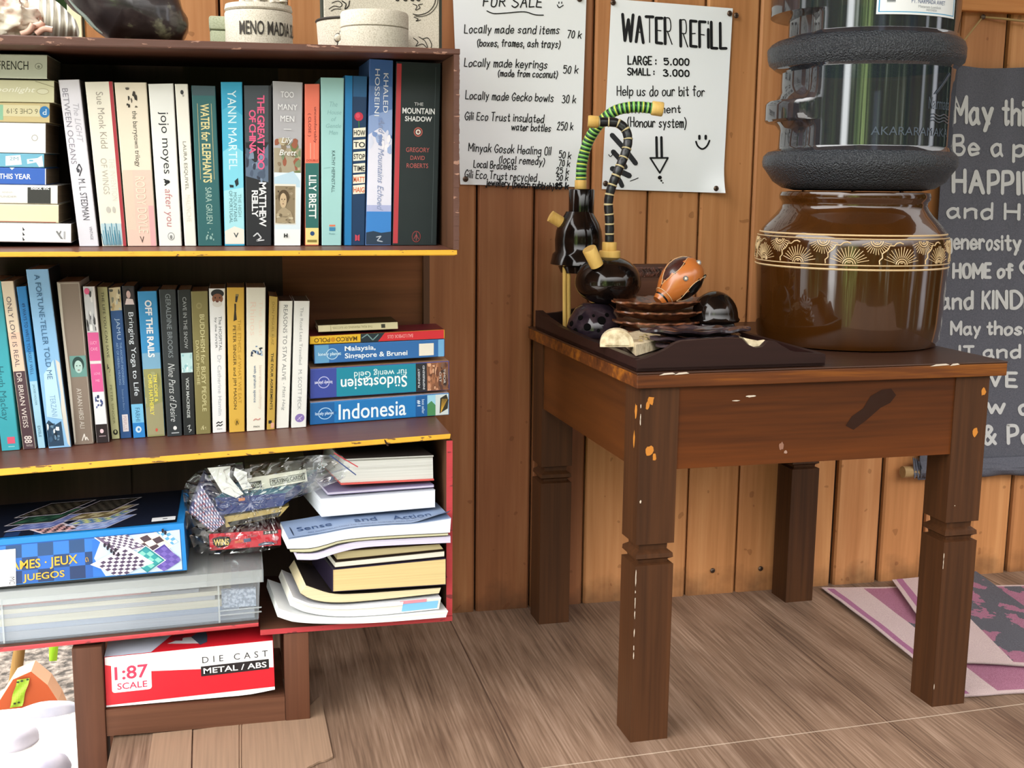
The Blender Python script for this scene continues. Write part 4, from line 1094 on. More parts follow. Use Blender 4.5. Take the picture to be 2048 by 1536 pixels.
mid_book('narrow mustard paperback with black and gold title', (533, 860), (550, 860), (538, 592), (556, 594), 1.603, col='#c6a24a', side='#c9793a', marks=[('r', .06, .0, .94, .3, '#b4964a'), ('t', 'DON MIGUEL RUIZ', .36, .04, .64, .36, '#7a6224', 'd'), ('t', 'THE FOUR AGREEMENTS', .34, .42, .66, .85, '#2c2616', 'd', B_), ('r', .2, .93, .6, .955, '#222222'), ('r', .5, .95, .9, .99, '#e0a890')])
mid_book('white paperback with thin grey capitals, second from the right of the row', (552, 858), (578, 857), (557, 602), (586, 602), 1.607, col='#eeece6', pages='#8a7a68', marks=[('t', 'REASONS TO STAY ALIVE', .36, .03, .66, .62, '#7a7c7e', 'd'), ('t', '- Matt Haig', .36, .64, .66, .86, '#8a8c8e', 'd', dict(shear=.2))])
mid_book('white paperback with a purple roundel at its foot, last of the upright row', (582, 857), (613, 856), (588, 602), (620, 602), 1.603, col='#eae9e6', pages='#8a7a68', marks=[('t', 'The Road Less Travelled', .40, .05, .60, .50, '#9a9c9e', 'd'), ('t', 'M. SCOTT PECK', .38, .54, .62, .86, '#9a9c9e', 'd'), ('e', .55, .925, .32, .034, '#8a74b4'), ('l', [(.4, .94), (.7, .91)], .05, '#cfc4e4'), ('l', [(.5, .92), (.65, .945)], .04, '#cfc4e4')])

# ---- guidebooks lying at the right end of the sloping shelf
LG = 'guidebooks lying on the middle shelf'
def globe(u, v, ru, rv, h, bgc):
    return [('e', u, v, ru, rv, h), ('e', u, v, ru * .86, rv * .86, bgc), ('r', u - ru * 1.6, v - rv * .22, u + ru * 1.6, v + rv * .25, bgc)]
def guide(label, q, Y, **k):
    return book(label, q, Y, name='guidebook', thick='v', group=LG, depth=k.pop('depth', 0.075), **k)
guide('thick blue guidebook at the bottom of the stack, butterfly photograph at its spine end', ((620.5, 851), (898, 831), (620.5, 806), (898, 786)), 1.612, col='#2079be', side='#e8d8dc', depth=.076, floor=fl2,
  marks=[('r', .005, .03, .17, .97, '#1c62a4')] + globe(.105, .52, .05, .27, '#a9cfee', '#1c62a4') + [('t', 'lonely planet', .035, .44, .165, .62, '#cfe4f6', 'h', B_), ('t', 'Indonesia', .20, .16, .685, .86, '#e9f4fb', 'h', dict(bold=.01)), ('r', .755, .03, .84, .97, '#1a5c9c'), ('t', '#1', .765, .22, .79, .5, '#e0eefa', 'd', B_), ('t', 'best seller', .80, .2, .82, .85, '#cfe4f6', 'd'),
  ('r', .84, .03, .90, .97, '#9ccfe6'), ('p', [(.84, .45), (.87, .3), (.9, .5), (.9, .97), (.84, .97)], '#4a8a5a'), ('r', .90, .03, .995, .97, '#cfd8d8'), ('p', [(.93, .9), (.935, .2), (.98, .05), (.995, .3), (.99, .7)], '#2e2c22')] + [('l', [(.94, .85), (.95 + i * .012, .25)], .0035, '#d8a83a') for i in range(4)])
guide('thick purple and teal guidebook with its spine lettering upside down', ((620.5, 798), (899, 780), (620.5, 738), (898, 722)), 1.612, col='#3b4ba0', side='#d0a888', depth=.076,
  marks=[('r', .185, .02, .755, .98, '#168aa4')] + globe(.095, .47, .042, .2, '#b8bce8', '#3b4ba0') + [('t', 'lonely planet', .03, .40, .155, .54, '#dfe0f6', 'i', B_), ('t', 'Südostasien', .215, .40, .69, .79, '#eef8fa', 'i', dict(bold=.012)), ('t', 'für wenig Geld', .31, .12, .69, .40, '#d8f0f2', 'i', dict(bold=.006)), ('r', .755, .02, .835, .98, '#23252c'), ('t', 'FUNDIERT', .77, .2, .785, .85, '#c8ccd4', 'u', B_), ('t', 'INSPIRIEREND', .805, .1, .82, .92, '#c8ccd4', 'u', B_),
  ('r', .835, .02, .995, .98, '#8a5a40'), ('blobs', .84, .04, .92, .97, ['#c89070', '#a87050', '#6a4030', '#d8a888'], 30, 3), ('blobs', .92, .04, .993, .97, ['#5a3a34', '#3a2a28', '#7a5a4a'], 20, 5), ('t', 'OST', .925, .35, .94, .7, '#e0d8d0', 'd'), ('t', 'TIMOR', .955, .25, .97, .75, '#e0d8d0', 'd')])
guide('mid blue guidebook with a blank cream sticker on its spine', ((629, 728), (889, 713), (628, 690), (889, 678)), 1.612, col='#2f6cae', side='#c0b49a', depth=.075,
  marks=[('r', .005, .03, .11, .97, '#5f9cc8')] + globe(.135, .52, .045, .3, '#b4d4ea', '#4684ba') + [('t', 'lonely planet', .03, .42, .20, .64, '#cfe8f4', 'h', B_), ('t', 'Malaysia,', .23, .14, .465, .48, '#eaf3fa', 'h', B_), ('t', 'Singapore & Brunei', .23, .52, .71, .88, '#eaf3fa', 'h', B_), ('r', .80, .2, .915, .88, '#ece6d8'), ('r', .95, .02, .995, .98, '#74b0de')])
guide('thin yellow and red travel guide printed upside down, fourth in the stack', ((620, 689), (889, 677), (620, 673), (889, 659)), 1.612, col='#e8b82a', side='#7a1a2c', depth=.075,
  marks=[('p', [(.37, .0), (.55, .0), (.5, 1.), (.37, 1.)], '#1c2c34'), ('l', [(.38, .5), (.42, .1), (.46, .8), (.5, .2)], .008, '#7a9a9a'), ('p', [(.55, .02), (.995, .02), (.995, .98), (.50, .98)], '#d22c36'), ('t', 'MARCO', .19, .25, .345, .8, '#6a4a10', 'i', B_), ('t', 'POLO', .03, .25, .145, .8, '#6a4a10', 'i', B_), ('e', .167, .52, .018, .3, '#c88a1a'), ('t', 'BALI LOMBOK GILIS', .57, .3, .76, .7, '#f0b0b0', 'i')])
guide('small cream book with an olive cover, on top of the guidebook stack', ((637, 664.5), (796, 658), (636, 651), (795, 644)), 1.616, col='#d9d0a8', side='#3c3418', depth=.07,
  marks=[('t', 'THE REAL MEANING OF SUCCESS', .18, .3, .68, .62, '#8a845c', 'i'), ('r', .79, .2, .84, .75, '#3a3a30'), ('r', .15, .1, .16, .9, '#b4ac84')])

# ---- stack on the lower right: leaves toward us, some bent
LS = 'books and magazines in the lower right stack'
def bent(label, top, bot, Y, depth, pages, cover, name='magazine', back=0.0, marks=None, ctop=None):
    """a limp book: bottom and top edge of its leaves given as photo points; bends along its width"""
    def prep(pts):
        pts = [P(x, y, Y) for x, y in pts]
        return [(p.x, p.z) for p in pts]
    tp, bt = prep(top), prep(bot)
    def samp(pts, t):
        x = pts[0][0] + (pts[-1][0] - pts[0][0]) * t
        for i in range(len(pts) - 1):
            if pts[i + 1][0] >= x - 1e-9:
                p0, p1, p2, p3 = pts[max(i - 1, 0)], pts[i], pts[i + 1], pts[min(i + 2, len(pts) - 1)]
                k = (x - p1[0]) / max(p2[0] - p1[0], 1e-9)
                m1 = (p2[1] - p0[1]) / max(p2[0] - p0[0], 1e-9) * (p2[0] - p1[0]); m2 = (p3[1] - p1[1]) / max(p3[0] - p1[0], 1e-9) * (p2[0] - p1[0])
                h = (2 * k**3 - 3 * k**2 + 1) * p1[1] + (k**3 - 2 * k**2 + k) * m1 + (-2 * k**3 + 3 * k**2) * p2[1] + (k**3 - k**2) * m2
                return x, h
        return pts[-1]
    n = 24
    T_ = [samp(tp, i / n) for i in range(n + 1)]; B2_ = [samp(bt, i / n) for i in range(n + 1)]
    root = thing(name, (sum(p[0] for p in bt) / len(bt), Y + depth / 2, min(p[1] for p in bt)), label, 'book' if name != 'magazine' else 'magazine', LS)
    pm = leaves('page edges lying', pages, 2, 700)
    cm = paper(cover, .35)
    tc_ = 0.0005
    mb = MB()
    for i in range(n):
        def c(j, k, w, e):
            p = T_[j] if k else B2_[j]
            return (p[0] - .09 * w, Y + w, p[1] + e + back * w)
        mb.poly([c(i, 0, 0, tc_), c(i + 1, 0, 0, tc_), c(i + 1, 1, 0, -tc_), c(i, 1, 0, -tc_)], pm)
        mb.poly([c(i, 0, depth, tc_), c(i + 1, 0, depth, tc_), c(i + 1, 1, depth, -tc_), c(i, 1, depth, -tc_)], pm)
    for j in (0, n):
        mb.poly([c(j, 0, 0, tc_), c(j, 1, 0, -tc_), c(j, 1, depth, -tc_), c(j, 0, depth, tc_)], pm)
    lv = 0
    for mk in (marks or []):
        lv += 1
        u0, v0, u1, v1, h = mk
        m = 6
        for i in range(m):
            q = []
            for u, v in ((u0 + (u1 - u0) * i / m, v1), (u0 + (u1 - u0) * (i + 1) / m, v1), (u0 + (u1 - u0) * (i + 1) / m, v0), (u0 + (u1 - u0) * i / m, v0)):
                a, b = samp(tp, u), samp(bt, u)
                q.append((a[0] * (1 - v) + b[0] * v, Y - 0.0004 * lv, a[1] * (1 - v) + b[1] * v))
            mb.poly(q, paper(h, .5))
    mb.build('pages', root)
    mb = MB()
    for k in (0, 1):
        for i in range(n):
            def c2(j, w, e):
                p = T_[j] if k else B2_[j]
                return (p[0] - .09 * w, Y + w - 0.0004, p[1] + e + back * w)
            e0, e1 = (-tc_, 0.0002) if k else (-0.0002, tc_)
            mm = paper(ctop, .35) if (ctop and k) else cm
            mb.hexa([c2(i, 0, e0), c2(i + 1, 0, e0), c2(i + 1, depth, e0), c2(i, depth, e0), c2(i, 0, e1), c2(i + 1, 0, e1), c2(i + 1, depth, e1), c2(i, depth, e1)], mm)
    root['_t'] = 0
    root['_T'] = [v for p in T_ for v in p]
    return root, mb, T_, back
YS = 1.472
def done(r):
    r[1].build('cover', r[0])
    return r[0]
done(bent('white magazine at the very bottom of the lower right stack, its left end curling up', [(557, 1217), (599, 1230), (669, 1237.5), (751, 1235), (896, 1222)], [(555, 1233), (587, 1243), (657, 1247), (751, 1245), (892, 1234)], YS, 0.12, '#e8ebe6', '#eef0ee'))
done(bent('white book with a pale blue patch on its page edges, low in the right stack', [(586, 1194), (622, 1208), (681, 1213), (751, 1208), (882, 1195.5)], [(580, 1210), (610, 1223.5), (669, 1232), (751, 1230), (878, 1217.5)], YS + .004, 0.115, '#f0ede0', '#e9eaec', name='paperback',
  marks=[(.74, .22, .985, .9, '#7ab8e4'), (.715, -.05, .90, .22, '#d48a98'), (0, .0, .74, .3, '#e4e4e8')]))
done(bent('cream paperback bent upward at the left, lying under the thick yellow pages', [(612, 1170), (664, 1186), (720, 1186), (780, 1182), (882, 1174.5)], [(601, 1187), (622, 1199), (669, 1205.5), (751, 1200.5), (878, 1187)], YS + .008, 0.11, '#e4d6ae', '#2a2420', name='paperback'))
r4 = book('thick paperback with yellowed page edges and a dark purple cover, in the lower right stack', ((665, 1184), (891.6, 1169.5), (665, 1139), (891.6, 1117)), YS + .004, thick='v', front='leaves', dvec=(-.15, 1, 0), depth=.125, col='#2c2438', pages='#e0c68e', group=LS)
mb = MB()
a, b_, c_, d_ = P(665, 1139, YS + .004), P(665, 1184, YS + .004), None, P(665, 1139, YS + .004) + Vector((-.019, .124, 0))
mb.hexa([b_, b_ + Vector((.0008, 0, 0)), (d_.x + .001, d_.y, b_.z), (d_.x, d_.y, b_.z), a, a + Vector((.0008, 0, 0)), (d_.x + .001, d_.y, a.z), (d_.x, d_.y, a.z)], paper('#2c2438', .35))
mb.build('spine', r4)
book('thin white page block with a dark cover resting on the thick yellow pages', ((670, 1135.5), (889, 1113.5), (671, 1124), (889, 1101.6)), YS + .006, thick='v', front='leaves', dvec=(-.15, 1, 0), depth=.12, col='#3a2f28', pages='#e6e2d4', group=LS, name='paperback')
book('brownish paperback with olive page edges beneath the lilac magazine', ((674, 1120), (887, 1098.5), (675, 1102.5), (879, 1088)), YS + .008, thick='v', front='leaves', dvec=(-.15, 1, 0), depth=.12, col='#54402c', pages='#c2b48a', group=LS, name='paperback')
done(bent('lilac white magazine drooping at its left end, below the blue grey covered book', [(594, 1107), (634, 1106), (669, 1094), (716, 1083), (774, 1079.5), (901, 1072.5)], [(594, 1119), (634, 1118.5), (669, 1107), (716, 1096), (774, 1091), (901, 1085)], YS - .004, 0.08, '#dcd6ec', '#c9c2dc'))
done(bent('thin cream magazine with a dark lower cover, drooping on the left', [(579, 1098.5), (622, 1096.5), (650, 1090), (681, 1081), (751, 1073.5), (896, 1065.5)], [(581, 1104), (622, 1104), (650, 1096.5), (681, 1086.5), (751, 1079), (896, 1071)], YS - .006, 0.08, '#d4d0b0', '#54503c'))
r9 = bent('large white book with a blue grey cover and blue capitals, its cover corner curling up', [(577, 1078), (634, 1069), (704, 1056), (774, 1050), (833, 1046.5), (902, 1036)], [(575, 1097), (622, 1095.5), (650, 1089), (681, 1080), (751, 1072.5), (900, 1064.5)], YS - .008, 0.08, '#eef0f4', '#e4e8f0', name='paperback', ctop='#8fa3c4')
mb9 = r9[1]
T9 = r9[2]
def on9(u, v, e=0.0012):
    i = min(int(u * 24), 23); k = u * 24 - i
    x = T9[i][0] * (1 - k) + T9[i + 1][0] * k; z = T9[i][1] * (1 - k) + T9[i + 1][1] * k
    return Vector((x - .0072 * v, YS - .008 + 0.08 * v, z + e + 0.04 * max(0, u - .76) * max(0, 1 - v * 4.5)))
mb9.grid(lambda u, v: on9(u, 0.004 + v * .95, .0011), 24, 6, paper('#8fa3c4', .35))
for s, u0, u1, v0, v1 in (('Sense', .07, .28, .26, .47), ('and', .42, .56, .24, .45), ('Action', .66, .90, .22, .44)):
    put_text(mb9, s, (u0, 1 - v1, u1, 1 - v0), lambda u, v: on9(u, 1 - v, .0019), paper('#2f4a78', .4, wear=0), 'h')
put_text(mb9, 'AN INTRODUCTION TO CRITICAL THEORY AND PRACTICE', (.12, .86, .85, .92), lambda u, v: on9(u, 1 - v, .0019), paper('#5a6c92', .4, wear=0), 'h')
for x, y in ((.035, .3),):
    mb9.poly([on9(x + .004 * math.cos(k), .3 + .26 * math.sin(k), .002) for k in [i * .7 for i in range(9)]], paper('#22304a', .4))
done(r9)
book('thick white block of pages resting on the blue grey cover in the lower right stack', ((643, 1034), (870.5, 1014.5), (642, 997), (870.5, 979.5)), YS + .03, thick='v', front='leaves', dvec=(-.15, 1, 0), depth=.12, col='#c4c8d4', pages='#eef1f6', group=LS, name='paperback')
book('thin violet white magazine beneath the red edged grey book', ((655, 990), (868, 974.5), (656, 984.5), (868, 969.5)), YS + .034, thick='v', front='leaves', dvec=(-.15, 1, 0), depth=.12, col='#8d84a6', pages='#d8d2e4', group=LS, name='magazine', cat='magazine')
r12 = book('thick grey white book with a red lower cover, on top of the lower right stack', ((682, 970), (868, 961), (690, 918), (867, 910.5)), YS + .036, thick='v', front='leaves', dvec=(-.15, 1, 0), depth=.12, col='#c9554f', side='#3a3330', pages='#d6d6d0', group=LS, hard=True, name='hardback',  # dark upper cover: shade under the shelf put into its colour
     marks=[('r', .0, .0, 1., .05, '#b9bab4'), ('r', .1, .36, .98, .375, '#b4b4ae')])

# ================================================================== games, boxes and the clear box on the bottom shelf
# ---- clear storage box
YC = 1.497
M_milk = clear('milky plastic', (0.93, 0.95, 0.97), '#cfd6dc', 0.10, 0.0, 0.18)
M_milk2 = clear('milky plastic lid', (0.9, 0.92, 0.94), '#bcc2c2', 0.36, 0.0, 0.2)
xr_ = P(521, 1200, YC).x
slope3 = (S3(xr_) - S3(-.3)) / (xr_ + .3)
zb = lambda x: S3(x) + 0.0006
DB = 0.175
XLc = -0.40
root = thing('storage_box', ((XLc + xr_) / 2, YC + DB / 2, zb((XLc + xr_) / 2)), 'clear plastic storage box with a milky lid, full of papers, under the blue games box', 'storage box')
def wallbox(mb, x0, x1, y0, y1, h0, h1, m, inset=0.0, t=0.0014):
    """open box of thin walls following the slope of the shelf"""
    def c(x, y, h): return Vector((x, y, zb(x) + h))
    def slab(a, b, n):
        n = Vector(n) * t
        lo = [c(a[0], a[1], h0), c(b[0], b[1], h0)]; hi = [c(a[2], a[3], h1), c(b[2], b[3], h1)]
        mb.hexa([lo[0], lo[1], lo[1] + n, lo[0] + n, hi[0], hi[1], hi[1] + n, hi[0] + n], m)
    i = inset
    slab((x0 + i, y0 + i, x0, y0), (x1 - i, y0 + i, x1, y0), (0, 1, 0))
    slab((x1 - i, y0 + i, x1, y0), (x1 - i, y1 - i, x1, y1), (-1, 0, 0))
    slab((x0 + i, y1 - i, x0, y1), (x1 - i, y1 - i, x1, y1), (0, -1, 0))
    slab((x0 + i, y0 + i, x0, y0), (x0 + i, y1 - i, x0, y1), (1, 0, 0))
HB = 0.060
mb = MB()
wallbox(mb, XLc, xr_, YC, YC + DB, 0.0016, HB, M_milk, 0.003)
mb.hexa([(XLc + .003, YC + .003, zb(XLc)), (xr_ - .003, YC + .003, zb(xr_)), (xr_ - .003, YC + DB - .003, zb(xr_)), (XLc + .003, YC + DB - .003, zb(XLc)),
         (XLc + .003, YC + .003, zb(XLc) + .0015), (xr_ - .003, YC + .003, zb(xr_) + .0015), (xr_ - .003, YC + DB - .003, zb(xr_) + .0015), (XLc + .003, YC + DB - .003, zb(XLc) + .0015)], M_milk)
for x in (P(436, 1200, YC).x, P(4, 1240, YC).x):             # ribs on the front
    mb.hexa([(x, YC - .002, zb(x) + .003), (x + .0022, YC - .002, zb(x) + .003), (x + .0022, YC + .002, zb(x) + .003), (x, YC + .002, zb(x) + .003),
             (x, YC - .003, zb(x) + HB), (x + .0022, YC - .003, zb(x) + HB), (x + .0022, YC, zb(x) + HB), (x, YC, zb(x) + HB)], M_milk2)
for h in (0.012, 0.018):
    xa, xb = P(436, 1200, YC).x, xr_
    mb.hexa([(xa, YC - .0022, zb(xa) + h), (xb + .001, YC - .0022, zb(xb) + h), (xb + .001, YC, zb(xb) + h), (xa, YC, zb(xa) + h),
             (xa, YC - .0022, zb(xa) + h + .0012), (xb + .001, YC - .0022, zb(xb) + h + .0012), (xb + .001, YC, zb(xb) + h + .0012), (xa, YC, zb(xa) + h + .0012)], M_milk2)
mb.build('body', root)
mb = MB()
wallbox(mb, XLc - .004, xr_ + .0045, YC - .0045, YC + DB + .004, HB - .006, HB + 0.011, M_milk2, 0, .0016)
n = 12
def lidtop(u, v):
    x = XLc - .004 + (xr_ - XLc + .0085) * u; y = YC - .0045 + (DB + .0085) * v
    e = min(u, 1 - u) * 20; f = min(v, 1 - v) * 8
    return (x, y, zb(x) + HB + 0.011 + 0.003 * min(1, e, f))
mb.grid(lidtop, 24, 12, M_milk2)
mb.build('lid', root, smooth=30)
LIDZ = lambda x: zb(x) + HB + 0.0142
# the papers inside
PG = 'papers inside the clear box'
rr = random.Random(5)
paps = [(.0018, .0135, '#a9aeb8', .0), (.0137, .021, '#98a4b8', .02), (.0212, .031, '#d2cbb4', .03), (.0312, .037, '#b4b4b6', .05), (.0372, .043, '#d8d0b8', .04), (.0432, .048, '#9fa1a6', .07), (.0482, .0505, '#c98d88', .13), (.0507, .0565, '#d4cfc0', .06)]
for i, (h0, h1, h, ins) in enumerate(paps):
    lab = ['grey pad at the bottom of the clear box', 'blue grey pad low in the clear box', 'cream stack of sheets low in the clear box', 'light grey booklet in the middle of the clear box', 'pale cream booklet in the middle of the clear box', 'grey booklet high in the clear box', 'thin dull red folder near the top of the clear box', 'cream stack of sheets at the top of the clear box'][i]
    mb = MB()
    xa, xb = XLc + .012, xr_ - .008 - ins
    y0 = YC + .0065 + rr.uniform(0, .003)
    n = 16
    wv = lambda u, k: 0.0012 * math.sin(u * 5 + k)
    def q(u, y, top, i=i, h0=h0, h1=h1, xa=xa, xb=xb):
        x = xa + (xb - xa) * u
        hh = (h1 if top else h0)
        return (x, y, zb(x) + hh * (1.0 - .0 * u))
    pm = leaves('sheet edges', h, 2, 800)
    for j in range(n):
        u0, u1 = j / n, (j + 1) / n
        mb.poly([q(u0, y0, 0), q(u1, y0, 0), q(u1, y0, 1), q(u0, y0, 1)], pm)
        mb.poly([q(u0, y0, 1), q(u1, y0, 1), q(u1, YC + DB - .01, 1), q(u0, YC + DB - .01, 1)], pm)
        mb.poly([q(u0, y0, 0), q(u1, y0, 0), q(u1, YC + DB - .01, 0), q(u0, YC + DB - .01, 0)], pm)
    mb.poly([q(1, y0, 0), q(1, YC + DB - .01, 0), q(1, YC + DB - .01, 1), q(1, y0, 1)], pm)
    mb.poly([q(0, y0, 0), q(0, YC + DB - .01, 0), q(0, YC + DB - .01, 1), q(0, y0, 1)], pm)
    tag(mb.build('paper_stack'), lab, 'papers', PG)
mb = MB()
xa, xb = P(443, 1200, YC).x, P(512, 1200, YC).x
mb.box((xa, YC + .005, zb(xa) + .020), (xb, YC + .012, zb(xa) + .044), speckled('bubble sheet', '#7a8494', '#b4bcc8', 260, .5, .6))
tag(mb.build('bubble_wrap'), 'grey dotted sheet standing at the right end inside the clear box', 'packing sheet')

# ---- the blue games box on the lid
YG = 1.497
M_gb = paper('#1f7fc8', .35); M_gd = paper('#14243a', .35)
q4 = [P(-160, 1216, YG), P(373, 1146, YG), P(366, 1046, YG), P(-160, 1093, YG)]   # bl br tr tl
off = LIDZ(q4[1].x) + .0006 - q4[1].z
off0 = LIDZ(q4[0].x) + .0006 - q4[0].z
GD = 0.17
groot = thing('games_box', ((q4[0] + q4[1]) / 2 + Vector((0, GD / 2, off / 2))), 'blue board games box with checkered front and pictured game boards, on the clear box', 'games box')
def GF(u, v, w=0.0):
    return (q4[3] * (1 - u) + q4[2] * u) * (1 - v) + (q4[0] + Vector((0, 0, off0))) * (1 - u) * v + (q4[1] + Vector((0, 0, off))) * u * v + Vector((0, w, 0))
mb = MB()
c = [GF(0, 1), GF(1, 1), GF(1, 1, GD), GF(0, 1, GD), GF(0, 0), GF(1, 0), GF(1, 0, GD), GF(0, 0, GD)]
mb.hexa([c[0], c[1], c[2], c[3], c[0].lerp(c[4], .045), c[1].lerp(c[5], .045), c[2].lerp(c[6], .045), c[3].lerp(c[7], .045)], paper('#101418', .4))
mb.build('base', groot)
mb = MB()
lo = [c[i].lerp(c[i + 4], .047) for i in range(4)]
ex = [Vector((-.001, -.001, 0)), Vector((.001, -.001, 0)), Vector((.001, .001, 0)), Vector((-.001, .001, 0))]
lo = [a + b for a, b in zip(lo, ex)]; hi = [c[i + 4] + ex[i] for i in range(4)]
mb.poly([lo[0], lo[1], hi[1], hi[0]], M_gb); mb.poly([lo[1], lo[2], hi[2], hi[1]], paper('#1c5f9c', .4)); mb.poly([lo[2], lo[3], hi[3], hi[2]], M_gb); mb.poly([lo[3], lo[0], hi[0], hi[3]], M_gb)
mb.poly(hi, M_gb); mb.poly(lo[::-1], M_gd)
UX = lambda x: (x + 160) / 530.0
def g1(u, v, k=1): return GF(u, v, -0.0012 - .00008 * k)
# front picture: checker field
def quad(F, u0, v0, u1, v1, m, k=1): mb.poly([F(u0, v0, k), F(u1, v0, k), F(u1, v1, k), F(u0, v1, k)], m)
quad(g1, UX(-158), .12, UX(363), .94, paper('#1d4f9a', .35))
blu = ['#2a6cc4', '#1f58ac', '#264a7c', '#2f78d0']
cw = 31.5
for i in range(11):
    for j in range(3):
        dark = (i + j) % 2
        x0 = -150 + i * cw
        if x0 > 195: continue
        h = ('#3173c8', '#2a66bc', '#2358a6')[j] if not dark else ('#274a78', '#223f6c', '#1d3560')[j]
        quad(g1, UX(x0), .14 + j * .265, UX(min(x0 + cw, 200)), .14 + (j + 1) * .265, paper(h, .35), 2)
def rot_board(F, cx, cy, ex, ey, m, n, k, h1, h2, frame, nn=8):
    """a game board printed in perspective: centre and two half edge vectors"""
    pt = lambda a, b, kk: F(min(cx + ex[0] * a + ey[0] * b, UX(360)), min(max(cy + ex[1] * a + ey[1] * b, .045 if F.__name__ == 'g2' else .125), .985 if F.__name__ == 'g2' else .925), kk)
    mb.poly([pt(-1.12, -1.12, k), pt(1.12, -1.12, k), pt(1.12, 1.12, k), pt(-1.12, 1.12, k)], paper('#e8e4f0', .35, wear=0))
    mb.poly([pt(-1.05, -1.05, k + 1), pt(1.05, -1.05, k + 1), pt(1.05, 1.05, k + 1), pt(-1.05, 1.05, k + 1)], paper(frame, .35, wear=0))
    for i in range(nn):
        for j in range(nn):
            a0, a1 = -0.9 + 1.8 * i / nn, -0.9 + 1.8 * (i + 1) / nn
            b0, b1 = -0.9 + 1.8 * j / nn, -0.9 + 1.8 * (j + 1) / nn
            mb.poly([pt(a0, b0, k + 2), pt(a1, b0, k + 2), pt(a1, b1, k + 2), pt(a0, b1, k + 2)], paper(h1 if (i + j) % 2 else h2, .35, wear=0))
vv = lambda y: (y - 1050) / 96.0
du = 1 / 530.0
mb.poly([g1(UX(180), .16, 3), g1(UX(362), .12, 3), g1(UX(362), .93, 3), g1(UX(180), .93, 3)], paper('#b9cfe4', .35))
mb.poly([g1(UX(180), .16, 4), g1(UX(200), .16, 4), g1(UX(183), .55, 4), g1(UX(205), .93, 4), g1(UX(180), .93, 4)], paper('#2a6cc4', .35))
rot_board(g1, UX(322), .30, (0.0462, -0.1008), (0.0252, 0.1680), None, 6, 5, '#5a9cc4', '#cfe4ee', '#9fb8cc', 6)
rot_board(g1, UX(300), .34, (0.0504, -0.0840), (0.0294, 0.1680), None, 6, 9, '#4a3a44', '#ead8c8', '#d8c4b8', 3)
rot_board(g1, UX(238), .24, (0.0521, -0.0336), (0.0378, 0.1848), None, 8, 13, '#584c66', '#efe8f0', '#6a5a74', 8)
rot_board(g1, UX(326), .68, (0.0420, -0.1176), (0.0378, 0.1680), None, 5, 17, '#5a4a9a', '#6f5fae', '#4a3c8c', 5)
rot_board(g1, UX(290), .66, (0.0336, -0.1092), (0.0336, 0.1512), None, 5, 21, '#2f8f94', '#7cc4b4', '#2a7c86', 4)
rot_board(g1, UX(240), .70, (0.0630, -0.1428), (0.0462, 0.1764), None, 8, 25, '#4a3c58', '#f0e8f0', '#d8c8dc', 8)
for (x, y) in ((206, 1078), (212, 1084), (219, 1090), (224, 1095), (215, 1079), (228, 1089), (233, 1098), (332, 1064), (327, 1060)):
    mb.poly([g1(UX(x + 3 * math.cos(a)), vv(y + 5 * math.sin(a)), 30) for a in (0, 1.3, 2.6, 3.9, 5.2)], paper('#221c2c', .35, wear=0))
gold = paper('#d8a838', .4, wear=0)
put_text(mb, 'GAMES · JEUX', (UX(0), .42, UX(150), .66), lambda u, v: g1(u, v + .03 - .12 * (u - UX(70)), 10), gold, 'h', bold=.012)
put_text(mb, 'JUEGOS', (UX(41), .72, UX(123), .90), lambda u, v: g1(u, v + .02 - .12 * (u - UX(80)), 10), gold, 'h', bold=.012)
ribbon(mb, [(UX(168) + .006 * math.cos(t) * t / 6, .58 + .09 * math.sin(t) * t / 6) for t in [i * .5 for i in range(14)]], .003, lambda a, b: g1(a, b, 11), paper('#a88a4a', .4))
quad(g1, UX(-40), .21, UX(27), .96, paper('#f0f0f2', .4), 12)
put_text(mb, 'MC', (UX(14), .78, UX(25), .93), lambda u, v: g1(u, v, 13), paper('#22242a', .4, wear=0), 'd')
for i in range(7):
    quad(g1, UX(-30), .3 + i * .055, UX(12), .32 + i * .055, paper('#c4c6cc', .4, wear=0), 13)
# top picture
def g2(u, v, k=1): return GF(u, 0, GD * v) + Vector((0, -.001 + .002 * v, 0.0001 * k + .0003))
quad(g2, .0, .04, UX(356), .99, paper('#121a2c', .4), 1)
for i in range(12):
    if i % 2: quad(g2, UX(-150 + i * 30), .045, UX(-120 + i * 30), .16, paper('#1c3560', .4), 2)
rot_board(g2, UX(195), .20, (.07, .0), (.05, .14), None, 6, 3, '#7f95cc', '#a9bce4', '#6f88c8', 5)
rot_board(g2, UX(190), .34, (.075, .0), (.05, .14), None, 6, 7, '#5a86b8', '#d4dc8a', '#8fa4d0', 6)
rot_board(g2, UX(188), .48, (.08, .0), (.05, .14), None, 6, 11, '#8a7a54', '#cfc49a', '#6a5c40', 4)
rot_board(g2, UX(190), .66, (.08, .0), (.05, .16), None, 6, 15, '#2c2a26', '#5c564c', '#1c1a18', 8)
rot_board(g2, UX(90), .18, (.07, .02), (-.05, .12), None, 6, 3, '#d8a8a8', '#2c2430', '#e4d0d0', 7)
rot_board(g2, UX(75), .34, (.08, .0), (.055, .15), None, 6, 7, '#6a78b8', '#8f9cd4', '#5a68a8', 5)
rot_board(g2, UX(70), .50, (.085, .0), (.055, .16), None, 6, 11, '#24443a', '#3a6a50', '#2a2a2c', 4)
rot_board(g2, UX(80), .70, (.085, .0), (.055, .16), None, 6, 15, '#2a2620', '#6a6252', '#1c1a18', 8)
quad(g2, UX(303), .05, UX(353), .15, paper('#dfe2e4', .5), 30)
quad(g2, UX(326), .09, UX(336), .11, paper('#33363c', .5), 31)
mb.build('lid', groot)

